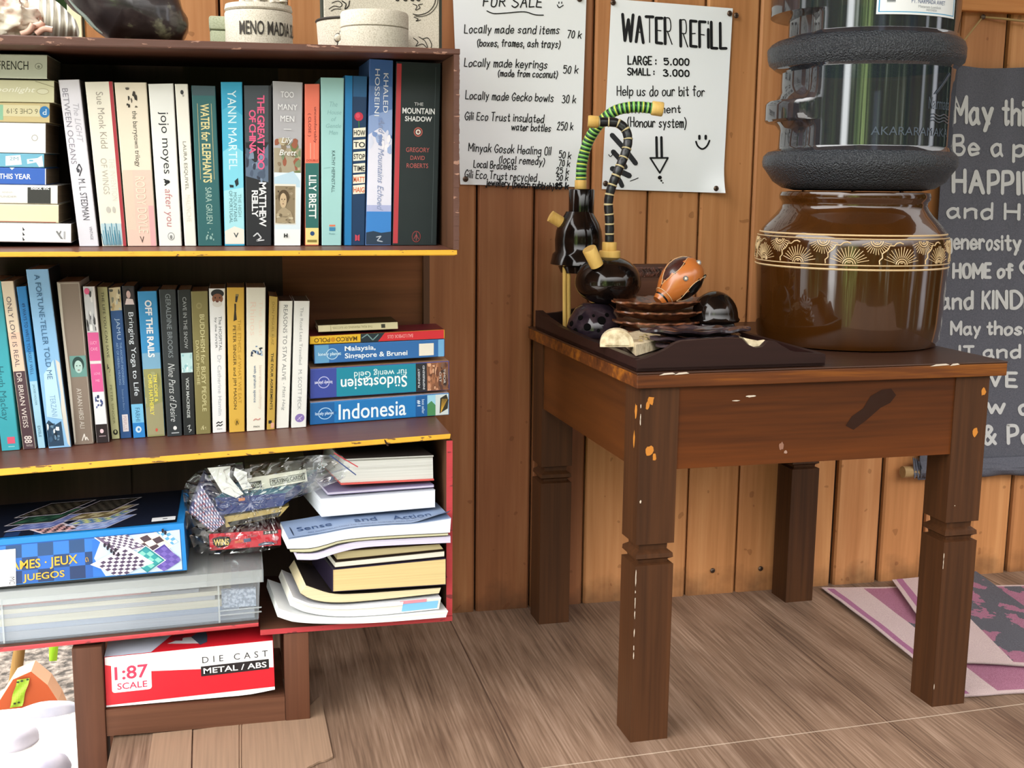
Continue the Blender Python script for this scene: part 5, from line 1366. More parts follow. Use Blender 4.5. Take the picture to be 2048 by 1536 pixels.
# ---- bag of small games on the right of the lid
YBg = 1.525
BG = 'small games inside the clear bag'
def slabbox(name, label, cat, q, Y, dv, m, mtop=None, marks=None, group=BG, parent=None):
    bl, br, tr, tl = [P(*p, Y) for p in q]
    dv = Vector(dv)
    mb = MB()
    mb.poly([bl, br, tr, tl], m); mb.poly([tl, tr, tr + dv, tl + dv], mtop or m); mb.poly([br, br + dv, tr + dv, tr], m)
    mb.poly([bl, tl, tl + dv, bl + dv], m); mb.poly([bl, bl + dv, br + dv, br], m); mb.poly([bl + dv, tl + dv, tr + dv, br + dv], m)
    def F(u, v, k=1):
        return (tl * (1 - u) + tr * u) * (1 - v) + (bl * (1 - u) + br * u) * v - dv.normalized() * (.0004 + .00012 * k)
    def Ft(u, v, k=1):
        return (tl * (1 - u) + tr * u) + dv * (1 - v) + Vector((0, 0, .0003 + .0001 * k))
    if marks: marks(mb, F, Ft)
    return tag(mb.build(name), label, cat, group)
def m_red(mb, F, Ft):
    def pl(pts, h, k): mb.poly([F(u, v, k) for u, v in pts], paper(h, .4, wear=0))
    pl([(.04, .30), (.14, .18), (.28, .24), (.30, .5), (.26, .78), (.12, .88), (.05, .66)], '#1c1814', 1)
    put_text(mb, 'WiNS', (.06, .34, .27, .74), lambda u, v: F(u, v, 3), paper('#e4c878', .4, wear=0), 'h', bold=.03)
    pl([(.35, .52), (.46, .46), (.47, .62), (.35, .68)], '#c86a4a', 1); pl([(.47, .44), (.57, .40), (.58, .62), (.48, .66)], '#3a4a6a', 1)
    pl([(.75, .02), (.95, .0), (.96, .22), (.75, .26)], '#1c1618', 1)
    put_text(mb, '2-4 +8', (.77, .05, .94, .2), lambda u, v: F(u, v, 3), paper('#e8e0dc', .4, wear=0), 'h')
    pl([(.68, .82), (.76, .72), (.88, .74), (.92, .9), (.68, .95)], '#4a5468', 1); pl([(.72, .86), (.78, .78), (.86, .84)], '#c4ccd8', 2)
    mb.poly([F(.92 + .05 * math.cos(t), .52 + .17 * math.sin(t), 1) for t in [i * .6 for i in range(11)]], paper('#d88a94', .4, wear=0))
    put_text(mb, '10', (.90, .42, .945, .62), lambda u, v: F(u, v, 3), paper('#f0e0e0', .4, wear=0), 'h')
bz = LIDZ(-.02)
slabbox('card_game', 'small red card game box at the bottom of the clear bag', 'card game', [(420, 1101), (562, 1090), (562, 1059), (418, 1068)], YBg, (0, .06, 0), paper('#c42c3a', .35), paper('#5a1a22', .4), m_red)
def m_cube(mb, F, Ft):
    for i in range(9):
        for j in range(8):
            u0, v0 = i / 9 + (.055 if j % 2 else 0), j / 8
            a, b = 1 / 9, 1 / 8
            pts = lambda *p: [F(min(u0 + x * a, 1), min(v0 + y * b, 1), 1) for x, y in p]
            mb.poly(pts((0, .3), (.5, 0), (1, .3), (.5, .6)), paper('#d6d4e8', .35, wear=0))
            mb.poly(pts((0, .3), (.5, .6), (.5, 1.2), (0, .9)), paper('#3a3c66', .35, wear=0))
            mb.poly(pts((1, .3), (.5, .6), (.5, 1.2), (1, .9)), paper('#a06a78' if (i + j) % 3 else '#6a6a94', .35, wear=0))
slabbox('pattern_box', 'box patterned with small lilac and navy cubes at the left side of the clear bag', 'card box', [(385, 1020), (424, 1062), (449, 1044), (402, 968)][0:0] or [(377, 1024), (425, 1064), (450, 1046), (402, 968)], YBg - .002, (.004, .03, .012), paper('#54567c', .35), None, m_cube)
def m_navy(mb, F, Ft):
    pass
slabbox('gold_box', 'flat gold and black box under the navy box in the clear bag', 'card box', [(452, 1055), (560, 1032), (578, 1012), (446, 1034)], YBg + .004, (0, .045, .004), paper('#b09a5e', .4), paper('#8a7a48', .4), lambda mb, F, Ft: mb.poly([F(.05, .55), F(.95, .5), F(.97, .95), F(.08, .97)], paper('#2c2a28', .4)))
def m_navy(mb, F, Ft):
    r_ = random.Random(4)
    mb.poly([F(.33, .1), F(.42, .1), F(.42, .28), F(.33, .3)], paper('#c47a50', .4))
    for i in range(26):
        u, v = r_.uniform(.45, .95), r_.uniform(.05, .95)
        w = r_.uniform(.03, .07)
        mb.poly([Ft(u + w * math.cos(t) * r_.uniform(.5, 1), min(max(v + 2.4 * w * math.sin(t) * r_.uniform(.5, 1), 0), 1), 1 + i * .3) for t in (0, 1.2, 2.4, 3.7, 5)], paper(['#5f9aa8', '#bfe0e0', '#2f5f78', '#8fc0c4', '#e4f2f0'][i % 5], .25, wear=0))
    put_text(mb, 'CLASSIC', (.52, .15, .68, .35), lambda u, v: F(u, v, 2), paper('#8fa4d4', .4, wear=0), 'h')
slabbox('navy_box', 'flat navy box with a pale teal picture on its lid in the clear bag', 'card box', [(436, 1031), (566, 1011), (572, 986), (430, 996)], YBg, (.045, .05, .018), paper('#26386e', .3), paper('#3f7286', .25), m_navy)
def m_cards(mb, F, Ft):
    g = paper('#3a3f3a', .4, wear=0)
    for a, b in ((.38, .965), (.02, .24)):
        mb.poly([F(a, .3), F(b, .3), F(b, .82), F(a, .82)], paper('#b9bdae' if a > .3 else '#44483f', .4, wear=0))
    for (u0, v0, u1, v1) in ((.38, .3, .965, .335), (.38, .785, .965, .82), (.38, .3, .39, .82), (.955, .3, .965, .82)):
        mb.poly([F(u0, v0, 2), F(u1, v0, 2), F(u1, v1, 2), F(u0, v1, 2)], g)
    put_text(mb, 'PLAYING CARDS', (.42, .4, .93, .72), lambda u, v: F(u, v, 3), g, 'h', bold=.02)
    put_text(mb, '1000', (.06, .42, .2, .7), lambda u, v: F(u, v, 3), paper('#c8ccb8', .4, wear=0), 'h')
slabbox('playing_cards', 'white playing card box with grey framed capitals, on top inside the clear bag', 'card box', [(496, 984), (615, 962), (612, 938), (492, 957)], YBg + .012, (-.002, .05, .022), paper('#dcdcca', .4), paper('#5a5640', .4), m_cards)
# folded paper strips
for lab, pts, w in (('long folded white paper strip at the back of the clear bag', [(415, 936), (461, 932), (459, 954), (487, 988), (472, 996), (444, 984), (428, 958)], 1.522), ('shorter folded white paper strip beside the playing card box in the clear bag', [(470, 936), (494, 945), (494, 960), (505, 976), (486, 980), (476, 962), (467, 950)], 1.519)):
    mb = MB()
    mb.extrude([P(x, y, w + .002 * math.sin(i)) for i, (x, y) in enumerate(pts)], (0, .0009, 0), paper('#e6e8e2', .6))
    tag(mb.build('paper_strip'), lab, 'paper strip', BG)
# the bag itself
M_bag = clear('clear bag film', (0.97, 0.98, 0.985), '#e4e8ea', 0.045, 0.0, 0.12, 0.25, 40)
out = [(366, 985), (372, 965), (398, 940), (440, 930), (500, 923), (560, 917), (632, 910), (684, 911), (700, 934), (690, 955), (640, 978), (574, 1002), (560, 1034), (560, 1094), (520, 1104), (440, 1108), (392, 1106), (374, 1060)]
def dense(p, n):
    o = []
    for i in range(len(p)):
        a, b = p[i], p[(i + 1) % len(p)]
        for k in range(n):
            o.append((a[0] + (b[0] - a[0]) * k / n, a[1] + (b[1] - a[1]) * k / n))
    return o
dp = dense(out, 4); cx_, cy_ = 500, 1006
nr = 12
mb = MB()
def bp(i, r, front):
    x, y = dp[i % len(dp)]
    s = r / nr
    px_, py_ = cx_ + (x - cx_) * s, cy_ + (y - cy_) * s
    prof = math.sqrt(max(0, 1 - s ** 12))
    k_ = min(1, max(0, (px_ - 570) / 70)); k_ = k_ * k_ * (3 - 2 * k_)
    Yc = 1.546 - .084 * k_
    cr = 0.5 + 0.5 * mnoise.noise(Vector((px_ * .035, py_ * .05, 3 if front else 9)))
    cr2 = abs(mnoise.noise(Vector((px_ * .06 + py_ * .05, py_ * .02, 5))))
    Y = Yc - ((0.036 - .028 * k_) * prof + .008 * cr * s * (1 - s) * 3 + .006 * cr2 * (1 - s)) if front else Yc + (.055 - .051 * k_) * prof
    if r == nr: Y = Yc
    p = P(px_, py_, Y)
    p.z = max(p.z, LIDZ(p.x) + .0012) if p.x < xr_ + .006 else p.z
    return p
for front in (1, 0):
    for r in range(nr):
        for i in range(len(dp)):
            a = [bp(i, r, front), bp(i + 1, r, front), bp(i + 1, r + 1, front), bp(i, r + 1, front)]
            if r == 0: a = [a[0], a[2], a[3]]
            mb.poly(a, M_bag)
bm = bmesh.new()
bagroot = thing('plastic_bag', P(480, 1100, 1.546), 'clear zip plastic bag bulging with small games, on the clear storage box', 'plastic bag')
o = mb.build('film', bagroot)
bm.free(); bm = bmesh.new(); bm.from_mesh(o.data); bmesh.ops.remove_doubles(bm, verts=bm.verts, dist=1e-5); bm.to_mesh(o.data); bm.free()
o.data.polygons.foreach_set('use_smooth', [True] * len(o.data.polygons))
mb = MB()
for a, b, h in (((668, 906), (716, 934), '#b04048'), ((660, 910), (712, 950), '#3a4a7a')):
    mb.tube([P(a[0] + (b[0] - a[0]) * t, a[1] + (b[1] - a[1]) * t, 1.448 + .002 * math.sin(t * 3)) for t in (0, .25, .5, .75, 1)], .0008, paper(h, .3), 8)
mb.build('zip', o)

# ================================================================== red die cast box on the stand
YD = 1.5
dq = [P(212.5, 1411, YD), P(549.5, 1373, YD), P(546, 1280, YD), P(208.5, 1314.5, YD)]
zs = 0.0425
DD = 0.12
droot = thing('toy_box', Vector(((dq[0].x + dq[1].x) / 2, YD + DD / 2, 0.036)), 'red and white card box for a small model aeroplane, on the low stand', 'toy box')
lft = max(0, zs - dq[0].z); dq[0].z += lft; dq[1].z += lft * .3
def DF(u, v, k=0.0): return (dq[3] * (1 - u) + dq[2] * u) * (1 - v) + (dq[0] * (1 - u) + dq[1] * u) * v + Vector((0, -(.0003 + .00012 * k), 0))
R_, Wh = paper('#de2230', .35), paper('#f3f1f0', .4)
mb = MB()
dv = Vector((0, DD, 0))
c = [dq[0], dq[1], dq[1] + dv, dq[0] + dv, dq[3], dq[2], dq[2] + dv + Vector((0, 0, .004)), dq[3] + dv + Vector((0, 0, .004))]
mb.hexa(c, R_)
mb.poly([DF(.0, .03, 1), DF(.997, .03, 1), DF(.995, .62, 1), DF(.43, .40 + .12, 1), DF(.0, .18, 1)][:0] or [DF(.003, .005, 1), DF(.997, .005, 1), DF(.997, .58, 1), DF(.80, .51, 1), DF(.55, .45, 1), DF(.27, .385, 1), DF(.12, .27, 1), DF(.003, .16, 1)], Wh)
# white rounded panel
rp = []
for (cu, cv, a0) in ((.25, .18, -90), (.25, .70, 0), (.055, .70, 90), (.055, .18, 180)):
    for i in range(5):
        a = math.radians(a0 + i * 22.5); rp.append(DF(cu + .018 * math.cos(a), cv + .055 * math.sin(a), 2))
mb.poly(rp, Wh)
put_text(mb, '1:87', (.055, .22, .25, .50), lambda u, v: DF(u, v, 3), paper('#d83a58', .4, wear=0), 'h', bold=.018)
put_text(mb, 'SCALE', (.068, .565, .242, .70), lambda u, v: DF(u, v, 3), paper('#d83a58', .4, wear=0), 'h', bold=.015)
put_text(mb, 'DIE CAST', (.57, .20, .965, .335), lambda u, v: DF(u, v, 3), paper('#35353a', .4, wear=0), 'h', spacing=1.7)
mb.poly([DF(.56, .40, 2), DF(.97, .39, 2), DF(.97, .60, 2), DF(.56, .61, 2)], paper('#231f22', .4))
put_text(mb, 'METAL / ABS', (.575, .44, .955, .56), lambda u, v: DF(u, v, 4), paper('#f4f2f2', .4, wear=0), 'h', bold=.012)
mb.build('carton', droot)
mb = MB()                                        # top flap print, with the small aeroplane
tv = lambda u, v, k=1: (dq[3] * (1 - u) + dq[2] * u) + dv * v + Vector((0, 0, .004 * v + .0004 + .0001 * k))
mb.poly([tv(.0, .0), tv(.27, 0), tv(.42, .55), tv(.35, .9), tv(.14, .95), tv(.0, .6)], paper('#cfd4e4', .4))
mb.poly([tv(.36, .18, 2), tv(.55, .1, 2), tv(.60, .18, 2), tv(.58, .3, 2), tv(.46, .3, 2)], paper('#e8e6ea', .4))
mb.poly([tv(.38, .25, 3), tv(.43, .6, 3), tv(.455, .55, 3), tv(.45, .22, 3)], paper('#a8283c', .4))
mb.poly([tv(.50, .3, 3), tv(.58, .5, 3), tv(.60, .3, 3), tv(.60, .12, 3), tv(.56, .06, 3)], paper('#4a5264', .4))
mb.build('top_print', droot)
mb = MB()                                        # bulging white bottom flap
fl = []
for i in range(15):
    t = i / 14
    z = dq[0].z * (1 - t) + dq[1].z * t
    fl.append((dq[0].x + (dq[1].x - dq[0].x) * t, z, max(z - .0085 * math.sin(math.pi * min(1, t * .85 + .08)) ** .8 - .001, min(.0415, z - .0008))))
for (x0, z0, b0), (x1, z1, b1) in zip(fl[:-1], fl[1:]):
    mb.poly([(x0, YD + .001, z0), (x1, YD + .001, z1), (x1, YD - .0015, b1), (x0, YD - .0015, b0)], Wh)
    mb.poly([(x0, YD - .0015, b0), (x1, YD - .0015, b1), (x1, YD + .06, min(b1 + .002, z1)), (x0, YD + .06, min(b0 + .002, z0))], Wh)
mb.build('bottom_flap', droot, smooth=40)

# ================================================================== cardboard on the floor
M_card = leaves('corrugated card', '#957a64', 0, 300, 1.0)
croot = thing('cardboard_sheet', (0.0, 1.42, 0.0), 'flattened brown cardboard sheet with creases lying on the floor in front of the low stand', 'cardboard')
def fz(x, y, z=0.0): return PZ(x, y, z)
def sheet(pts, z0, th, name):
    mb = MB()
    p = [fz(x, y, z0) for x, y in pts]
    mb.extrude(p, (0, 0, th), M_card)
    mb.build(name, croot)
rr = random.Random(12)
edge = [(665 - i * 7.6, 1517 + i * 3.2 + rr.uniform(-2, 2)) for i in range(16)]
sheet([(387, 1463), (476, 1451), (476, 1568), (384, 1572)], .0008, .0022, 'panel')
sheet([(487, 1450), (600, 1434), (641, 1394), (666, 1516)] + edge[1:] + [(486, 1568)], .0006, .0026, 'panel')
mb = MB()
for a, b in (((476.5, 1451), (476.5, 1568)), ((481.5, 1450), (481.5, 1568)), ((486.5, 1450), (486, 1568))):
    mb.tube([fz(*a, .0022), fz(*b, .0022)], .0012, M_card, 6)
mb.extrude([fz(476, 1451, .0006), fz(487, 1450, .0006), fz(486, 1568, .0006), fz(476, 1568, .0006)], (0, 0, .0014), M_card)
mb.build('crease', croot)
sheet([(306, 1470), (384, 1462), (381, 1572), (290, 1580)], .0012, .0022, 'panel')

# ================================================================== things on top of the bookcase
M_sand = speckled('cast sand', '#b5aa97', '#d8cfc0', 700, .95, .25, .3, .55, .0008)
M_sandg = speckled('green cast sand', '#959b80', '#b0b49a', 700, .95, .25, .3, .55, .0008)
YT = 1.54
def rest(x): return TOPZ(x) + 0.0005
# pot with painted letters
ca, cb = P(449, 78, YT), P(588, 80, YT)
cx_, R_ = (ca.x + cb.x) / 2, (cb.x - ca.x) / 2 * .985
zt = P(449, 22, YT).z
z0 = rest(cx_)
root = thing('sand_pot', (cx_, YT + .01, z0), 'round cream sand pot with black painted capitals, on top of the bookcase', 'pot')
mb = MB()
H_ = zt - z0
mb.lathe([(R_ * .98, 0), (R_ * 1.0, .002), (R_ * .985, H_ * .5), (R_, H_ - .002), (R_ * .98, H_)], (cx_, YT + .01, z0), M_sand, 56)
dk = paper('#3a342e', .7, wear=0)
def cyl(u, v, e=.0006):
    a = -math.pi / 2 + (u - .5) * 2.6
    return Vector((cx_ + (R_ + e) * math.cos(a), YT + .01 + (R_ + e) * math.sin(a), z0 + H_ * (1 - v)))
put_text(mb, 'MENO MADIA SUI', (.265, .30, 1.06, .66), cyl, dk, 'h', bold=.016)
mb.build('body', root, smooth=40)
mb = MB()
mb.lathe([(R_ * .96, .001), (R_ * 1.0, .003), (R_ * .97, .009), (R_ * .5, .0125), (.001, .013)], (cx_, YT + .01, z0 + H_), M_sand, 56)
for a, r in ((-1.9, .026), (-.9, .028), (1.2, .02)):
    bx, by = cx_ + r * math.cos(a), YT + .01 + r * math.sin(a)
    mb.lathe([(.012, 0), (.011, .005), (.007, .010), (.001, .0125)], (bx, by, z0 + H_ + .010), M_sand, 14)
    for k in range(4):
        b = a + .8 + k * 1.57
        mb.lathe([(.004, 0), (.0038, .002), (.001, .004)], (bx + .013 * math.cos(b), by + .013 * math.sin(b), z0 + H_ + .009), M_sand, 8)
    mb.lathe([(.005, 0), (.005, .005), (.001, .0085)], (bx + .012, by - .008, z0 + H_ + .011), dk if a == 9 else M_sand, 10)
mb.build('lid', root, smooth=50)
# small green box behind it
mb = MB()
a, b = P(420, 77, 1.56), P(455, 77, 1.56)
zc = rest(a.x)
gb = thing('small_box', ((a.x + b.x) / 2, 1.59, zc), 'small pale green lidded box behind the cream pot with painted capitals', 'box')
hh = P(420, 31, 1.56).z - zc
mb.box((a.x, 1.56, zc), (b.x + .01, 1.60, zc + hh * .60), M_sandg, .003); mb.build('body', gb, smooth=40)
mb = MB(); mb.box((a.x - .0008, 1.559, zc + hh * .615), (b.x + .0108, 1.601, zc + hh), M_sandg, .003); mb.build('lid', gb, smooth=40)
# bowl with turtle relief
ca, cb = P(686, 86, YT), P(823, 90, YT)
cx2, R2 = (ca.x + cb.x) / 2, (cb.x - ca.x) / 2
z0b = rest(cx2); zt2 = P(750, 20, YT).z
r2 = thing('sand_bowl', (cx2, YT + .03, z0b), 'round plain cream sand box with a seamed lid, near the right bookcase end', 'box')
H2 = zt2 - z0b
mb = MB(); mb.lathe([(R2 * .985, 0), (R2, .002), (R2, H2 * .62)], (cx2, YT + .03, z0b), M_sand, 56); mb.build('body', r2, smooth=40)
mb = MB(); mb.lathe([(R2 * .985, H2 * .635), (R2 * 1.005, H2 * .65), (R2 * 1.005, H2 * .95), (R2 * .97, H2), (.001, H2 + .003)], (cx2, YT + .03, z0b), M_sand, 56); mb.build('lid', r2, smooth=40)
# second bowl with dark rim behind, to its left
ca = P(643, 86, 1.60)
cx3 = ca.x + .055; z3 = rest(cx3)
r3 = thing('sand_bowl', (cx3, 1.66, z3), 'cream sand bowl with a dark rim, half hidden behind the plain round box', 'bowl')
mb = MB()
hz = P(650, 30, 1.60).z - z3
mb.lathe([(.05, 0), (.054, .003), (.057, hz * .9), (.0575, hz), (.053, hz), (.051, hz * .5)], (cx3, 1.658, z3), M_sand, 48, cap=False)
mb.lathe([(.0578, hz - .0025), (.0588, hz - .0008), (.0578, hz + .001), (.0535, hz + .0012)], (cx3, 1.658, z3), dk, 48, cap=False)
mb.build('body', r3, smooth=40)
mb = MB()
for i, (dx, dz, r) in enumerate(((0, 0, .008), (-.009, .010, .0045), (-.001, .0145, .0045), (.008, .011, .0045), (.011, .002, .004))):
    a = -2.02 + dx / .057
    mb.lathe([(r * 1.12, 0), (r, .002), (r * .6, .0035), (.0005, .004)], (0, 0, 0), M_sand, 12, M=Matrix.Translation((cx3 + .0572 * math.cos(a), 1.658 + .0572 * math.sin(a), z3 + .017 + dz)) @ Matrix.Rotation(a, 4, 'Z') @ Matrix.Rotation(math.pi / 2, 4, 'Y'))
    mb.lathe([(r * 1.35, 0), (r * 1.1, .0008)], (0, 0, 0), dk, 12, M=Matrix.Translation((cx3 + .0571 * math.cos(a), 1.658 + .0571 * math.sin(a), z3 + .017 + dz)) @ Matrix.Rotation(a, 4, 'Z') @ Matrix.Rotation(math.pi / 2, 4, 'Y'))
mb.build('relief', r3, smooth=50)
# sand picture with lizards standing at the back
YP = 1.69
qa, qb, qc, qd = P(642, 88, YP), P(884, 97, YP), P(884, -40, YP), P(642, -50, YP)
zq = rest(.2)
qa.z = qb.z = zq
r4p = thing('sand_picture', ((qa.x + qb.x) / 2, YP, zq), 'flat sand picture with outlined lizards and a dark frame edge, standing behind the bowls', 'picture')
mb = MB()
mb.box((qa.x, YP, zq), (qb.x, YP + .012, qc.z), paper('#3f4238', .6), .0015)
mb.build('frame', r4p)
mb = MB()
mb.box((qa.x + .0045, YP - .003, zq + .002), (qb.x - .0045, YP + .002, qc.z - .004), M_sand, .001)
def LP(x, y): 
    p = P(x, y, YP - .0036); return p
def lz(pts, w=1.6): ribbon(mb, smooth_line(pts, 5), w, lambda a, b: LP(a, b), dk)
lz([(872, -6), (868, 10), (856, 24), (838, 30), (826, 28)], 1.8); lz([(876, -2), (873, 12), (860, 27), (842, 33), (830, 32)], 1.4)
lz([(826, 8), (834, 12), (831, 20), (840, 16), (837, 10), (845, 8)]); lz([(828, 34), (836, 38), (832, 42), (841, 40)])
lz([(827, 76), (836, 84), (832, 92), (845, 88), (855, 96), (850, 82), (838, 74)]); lz([(845, 78), (856, 76), (863, 88), (862, 96)])
lz([(658, 18), (668, 12), (680, 14), (684, 8), (676, 2), (664, 6)]); lz([(684, 2), (692, 8), (690, 18), (697, 12), (699, 2)], 2.2); lz([(662, 22), (670, 18), (682, 18)])
for cx9 in (790, 806, 820, 832):
    lz([(cx9, -6), (cx9 + 2, 0), (cx9 + 7, 1), (cx9 + 8, -6)], 2.4)
mb.build('panel', r4p)
# dark bulky piece of glassy stone, on its side
def lump(name, label, cat, prof, Y, depth, m, seed, rough=.05, zmin=None, part=None):
    """a solid lump: outline seen from the front, rounded through its depth"""
    pts = [P(x, y, Y) for x, y in prof]
    cxm = sum(p.x for p in pts) / len(pts); czm = sum(p.z for p in pts) / len(pts)
    d2 = []
    for i in range(len(pts)):
        a, b = pts[i], pts[(i + 1) % len(pts)]
        for k in range(3): d2.append(a.lerp(b, k / 3))
    mb = MB(); nl = 12; n = len(d2)
    for j in range(nl + 1):
        t = -1 + 2 * j / nl
        s = max(0.02, (1 - abs(t) ** 2.6)) ** .5
        for i, p in enumerate(d2):
            q = Vector((cxm + (p.x - cxm) * s, Y + depth / 2 * (t + 1), czm + (p.z - czm) * s))
            q += Vector((1, .5, 1)) * (rough * .02 * mnoise.noise(q * 40 + Vector((seed, 0, 0))))
            if zmin is not None: q.z = max(q.z, zmin)
            mb.v.append(tuple(q))
    for j in range(nl):
        for i in range(n):
            mb.f.append((j * n + i, j * n + (i + 1) % n, (j + 1) * n + (i + 1) % n, (j + 1) * n + i)); mb.m.append(mb.mi(m))
    mb.f.append(tuple(range(n))[::-1]); mb.m.append(0); mb.f.append(tuple(range(nl * n, nl * n + n))); mb.m.append(0)
    return mb
def glassy(name):
    m, t, b = base_mat(name)
    co = nd(t, 'ShaderNodeTexCoord'); n = nd(t, 'ShaderNodeTexNoise'); n.inputs['Scale'].default_value = 26; n.inputs['Detail'].default_value = 6
    t.links.new(co.outputs['Object'], n.inputs['Vector'])
    rp = nd(t, 'ShaderNodeValToRGB')
    rp.color_ramp.elements[0].position = .5; rp.color_ramp.elements[0].color = lin('#2b2527')
    rp.color_ramp.elements[1].position = .70; rp.color_ramp.elements[1].color = lin('#a8a88c')
    e = rp.color_ramp.elements.new(.62); e.color = lin('#433a3a')
    t.links.new(n.outputs['Fac'], rp.inputs[0]); t.links.new(rp.outputs[0], b.inputs['Base Color'])
    b.inputs['Roughness'].default_value = .28; b.inputs['Coat Weight'].default_value = .4
    bp = nd(t, 'ShaderNodeBump'); bp.inputs['Strength'].default_value = .3; bp.inputs['Distance'].default_value = .004
    t.links.new(n.outputs['Fac'], bp.inputs['Height']); t.links.new(bp.outputs[0], b.inputs['Normal'])
    return m
zd = rest(-.1)
mb = lump('shell', '', '', [(95, -55), (118, -12), (145, 14), (172, 36), (195, 60), (212, 71), (260, 73), (340, 74), (362, 68), (373, 48), (368, 18), (356, -18), (330, -70), (240, -95), (150, -85)], 1.52, .13, glassy('dark glossy shell'), 3, .22, zd)
big = tag(mb.build('dark_shell', smooth=60), 'big dark brown glossy shell with a pale greenish patch, lying on top of the bookcase', 'shell')
mb = MB()
mb.tube([P(x, y, 1.519) for x, y in smooth_line([(130, -10), (152, 16), (172, 35), (190, 55), (205, 67)], 4)], [.0006 + .0016 * math.sin(math.pi * i / 16) for i in range(17)], paper('#8f9a94', .4), 8)
mb.build('rim', big, smooth=60)
# white ribbed clam and a pinkish conch
M_shell = speckled('chalky shell', '#cfc8b8', '#f4f0e6', 60, .7, .5, .3, .55)
def clam(cx, cy, cz, R, name):
    mb = MB()
    def f(u, v):
        a = math.pi * (-.08 + 1.16 * u); r = R * (1 - v * .0)
        ph = v * math.pi * .5
        rib = 1 + .05 * math.sin(v * 46) * (v > .05)
        rr_ = R * math.sin(ph) * rib
        return Vector((cx + rr_ * math.cos(a), cy + R * .55 * math.cos(ph) * math.sin(a) - .0, cz + rr_ * math.sin(a) * .95 + R * .1))
    mb.grid(f, 36, 60, M_shell)
    def g(u, v):
        p = f(u, v); p.y = cy + .004 + (p.y - cy) * .8; return p
    mb.grid(g, 36, 30, M_shell)
    return mb
zsh = rest(-.22)
mb = MB()
def ribf(u, v):
    # fan of ridges: u along the shell, v across
    x = 30 + 122 * u
    top = -12 + 60 * abs(u - .45) ** 1.5 * 2.0
    y = top + (73 - top) * v
    Y = 1.535 - .022 * math.sin(math.pi * min(1, v * .9 + .05)) - .004 * math.sin(u * 52 + 2.2 * v * v)
    p = P(x + 10 * (v - .5) * (u - .3), y, Y); p.z = max(p.z, zsh + .0005)
    return p
def ribb(u, v):
    p = ribf(u, v); q = Vector((p.x, 1.54 + .03 * math.sin(math.pi * v) * math.sin(math.pi * u), p.z)); return q
mb.grid(ribf, 90, 16, M_shell); mb.grid(ribb, 30, 16, M_shell)
for k in range(5):
    x, y = 58 + k * 7, 6 - k * 1.5 + 3 * (k % 2)
    p = P(x, y, 1.53)
    mb.lathe([(.0045, -.006), (.005, 0), (.004, .004), (.001, .006)], p, M_shell, 10)
tag(mb.build('clam_shell', smooth=70), 'white ribbed clam shell standing between the pinkish conch and the dark shell', 'shell')
bm = bmesh.new(); bmesh.ops.create_icosphere(bm, subdivisions=5, radius=1)
cc = P(12, 40, 1.51)
for v in bm.verts:
    n_ = v.co.normalized()
    k = 1 + .28 * mnoise.noise(n_ * 2.3) + .16 * mnoise.noise(n_ * 6) + .07 * mnoise.noise(n_ * 15)
    v.co = Vector((n_.x * .040 * k, n_.y * .03 * k, n_.z * .03 * k)) + cc
    v.co.x -= .006
    v.co.z = max(v.co.z, zsh + .0004)
m, t, b = base_mat('rough conch')
co = nd(t, 'ShaderNodeTexCoord'); n = nd(t, 'ShaderNodeTexNoise'); n.inputs['Scale'].default_value = 30; n.inputs['Detail'].default_value = 5
t.links.new(co.outputs['Object'], n.inputs['Vector'])
rp = nd(t, 'ShaderNodeValToRGB'); rp.color_ramp.elements[0].position = .36; rp.color_ramp.elements[0].color = lin('#c98f7c'); rp.color_ramp.elements[1].position = .56; rp.color_ramp.elements[1].color = lin('#f2e8d6')
t.links.new(n.outputs['Fac'], rp.inputs[0]); t.links.new(rp.outputs[0], b.inputs['Base Color']); b.inputs['Roughness'].default_value = .7
q = MB(); q.bm(bm, m)
cs = q.build('conch_shell', smooth=80); tag(cs, 'knobbly cream and pink conch shell at the left end of the bookcase top', 'shell')
mb = MB()
for s in range(3):
    pts = [P(x, y, 1.485 - .002 * s) for x, y in [[(56, 66), (66, 54), (80, 50), (86, 44)], [(72, 68), (88, 58), (105, 60)], [(42, 69), (58, 62), (66, 48)]][s]]
    for p in pts: p.z = max(p.z, zsh + .004)
    mb.tube(smooth_line([tuple(p) for p in pts], 4), .0035, paper('#dfb09c', .5), 8)
mb.build('lip', cs, smooth=60)

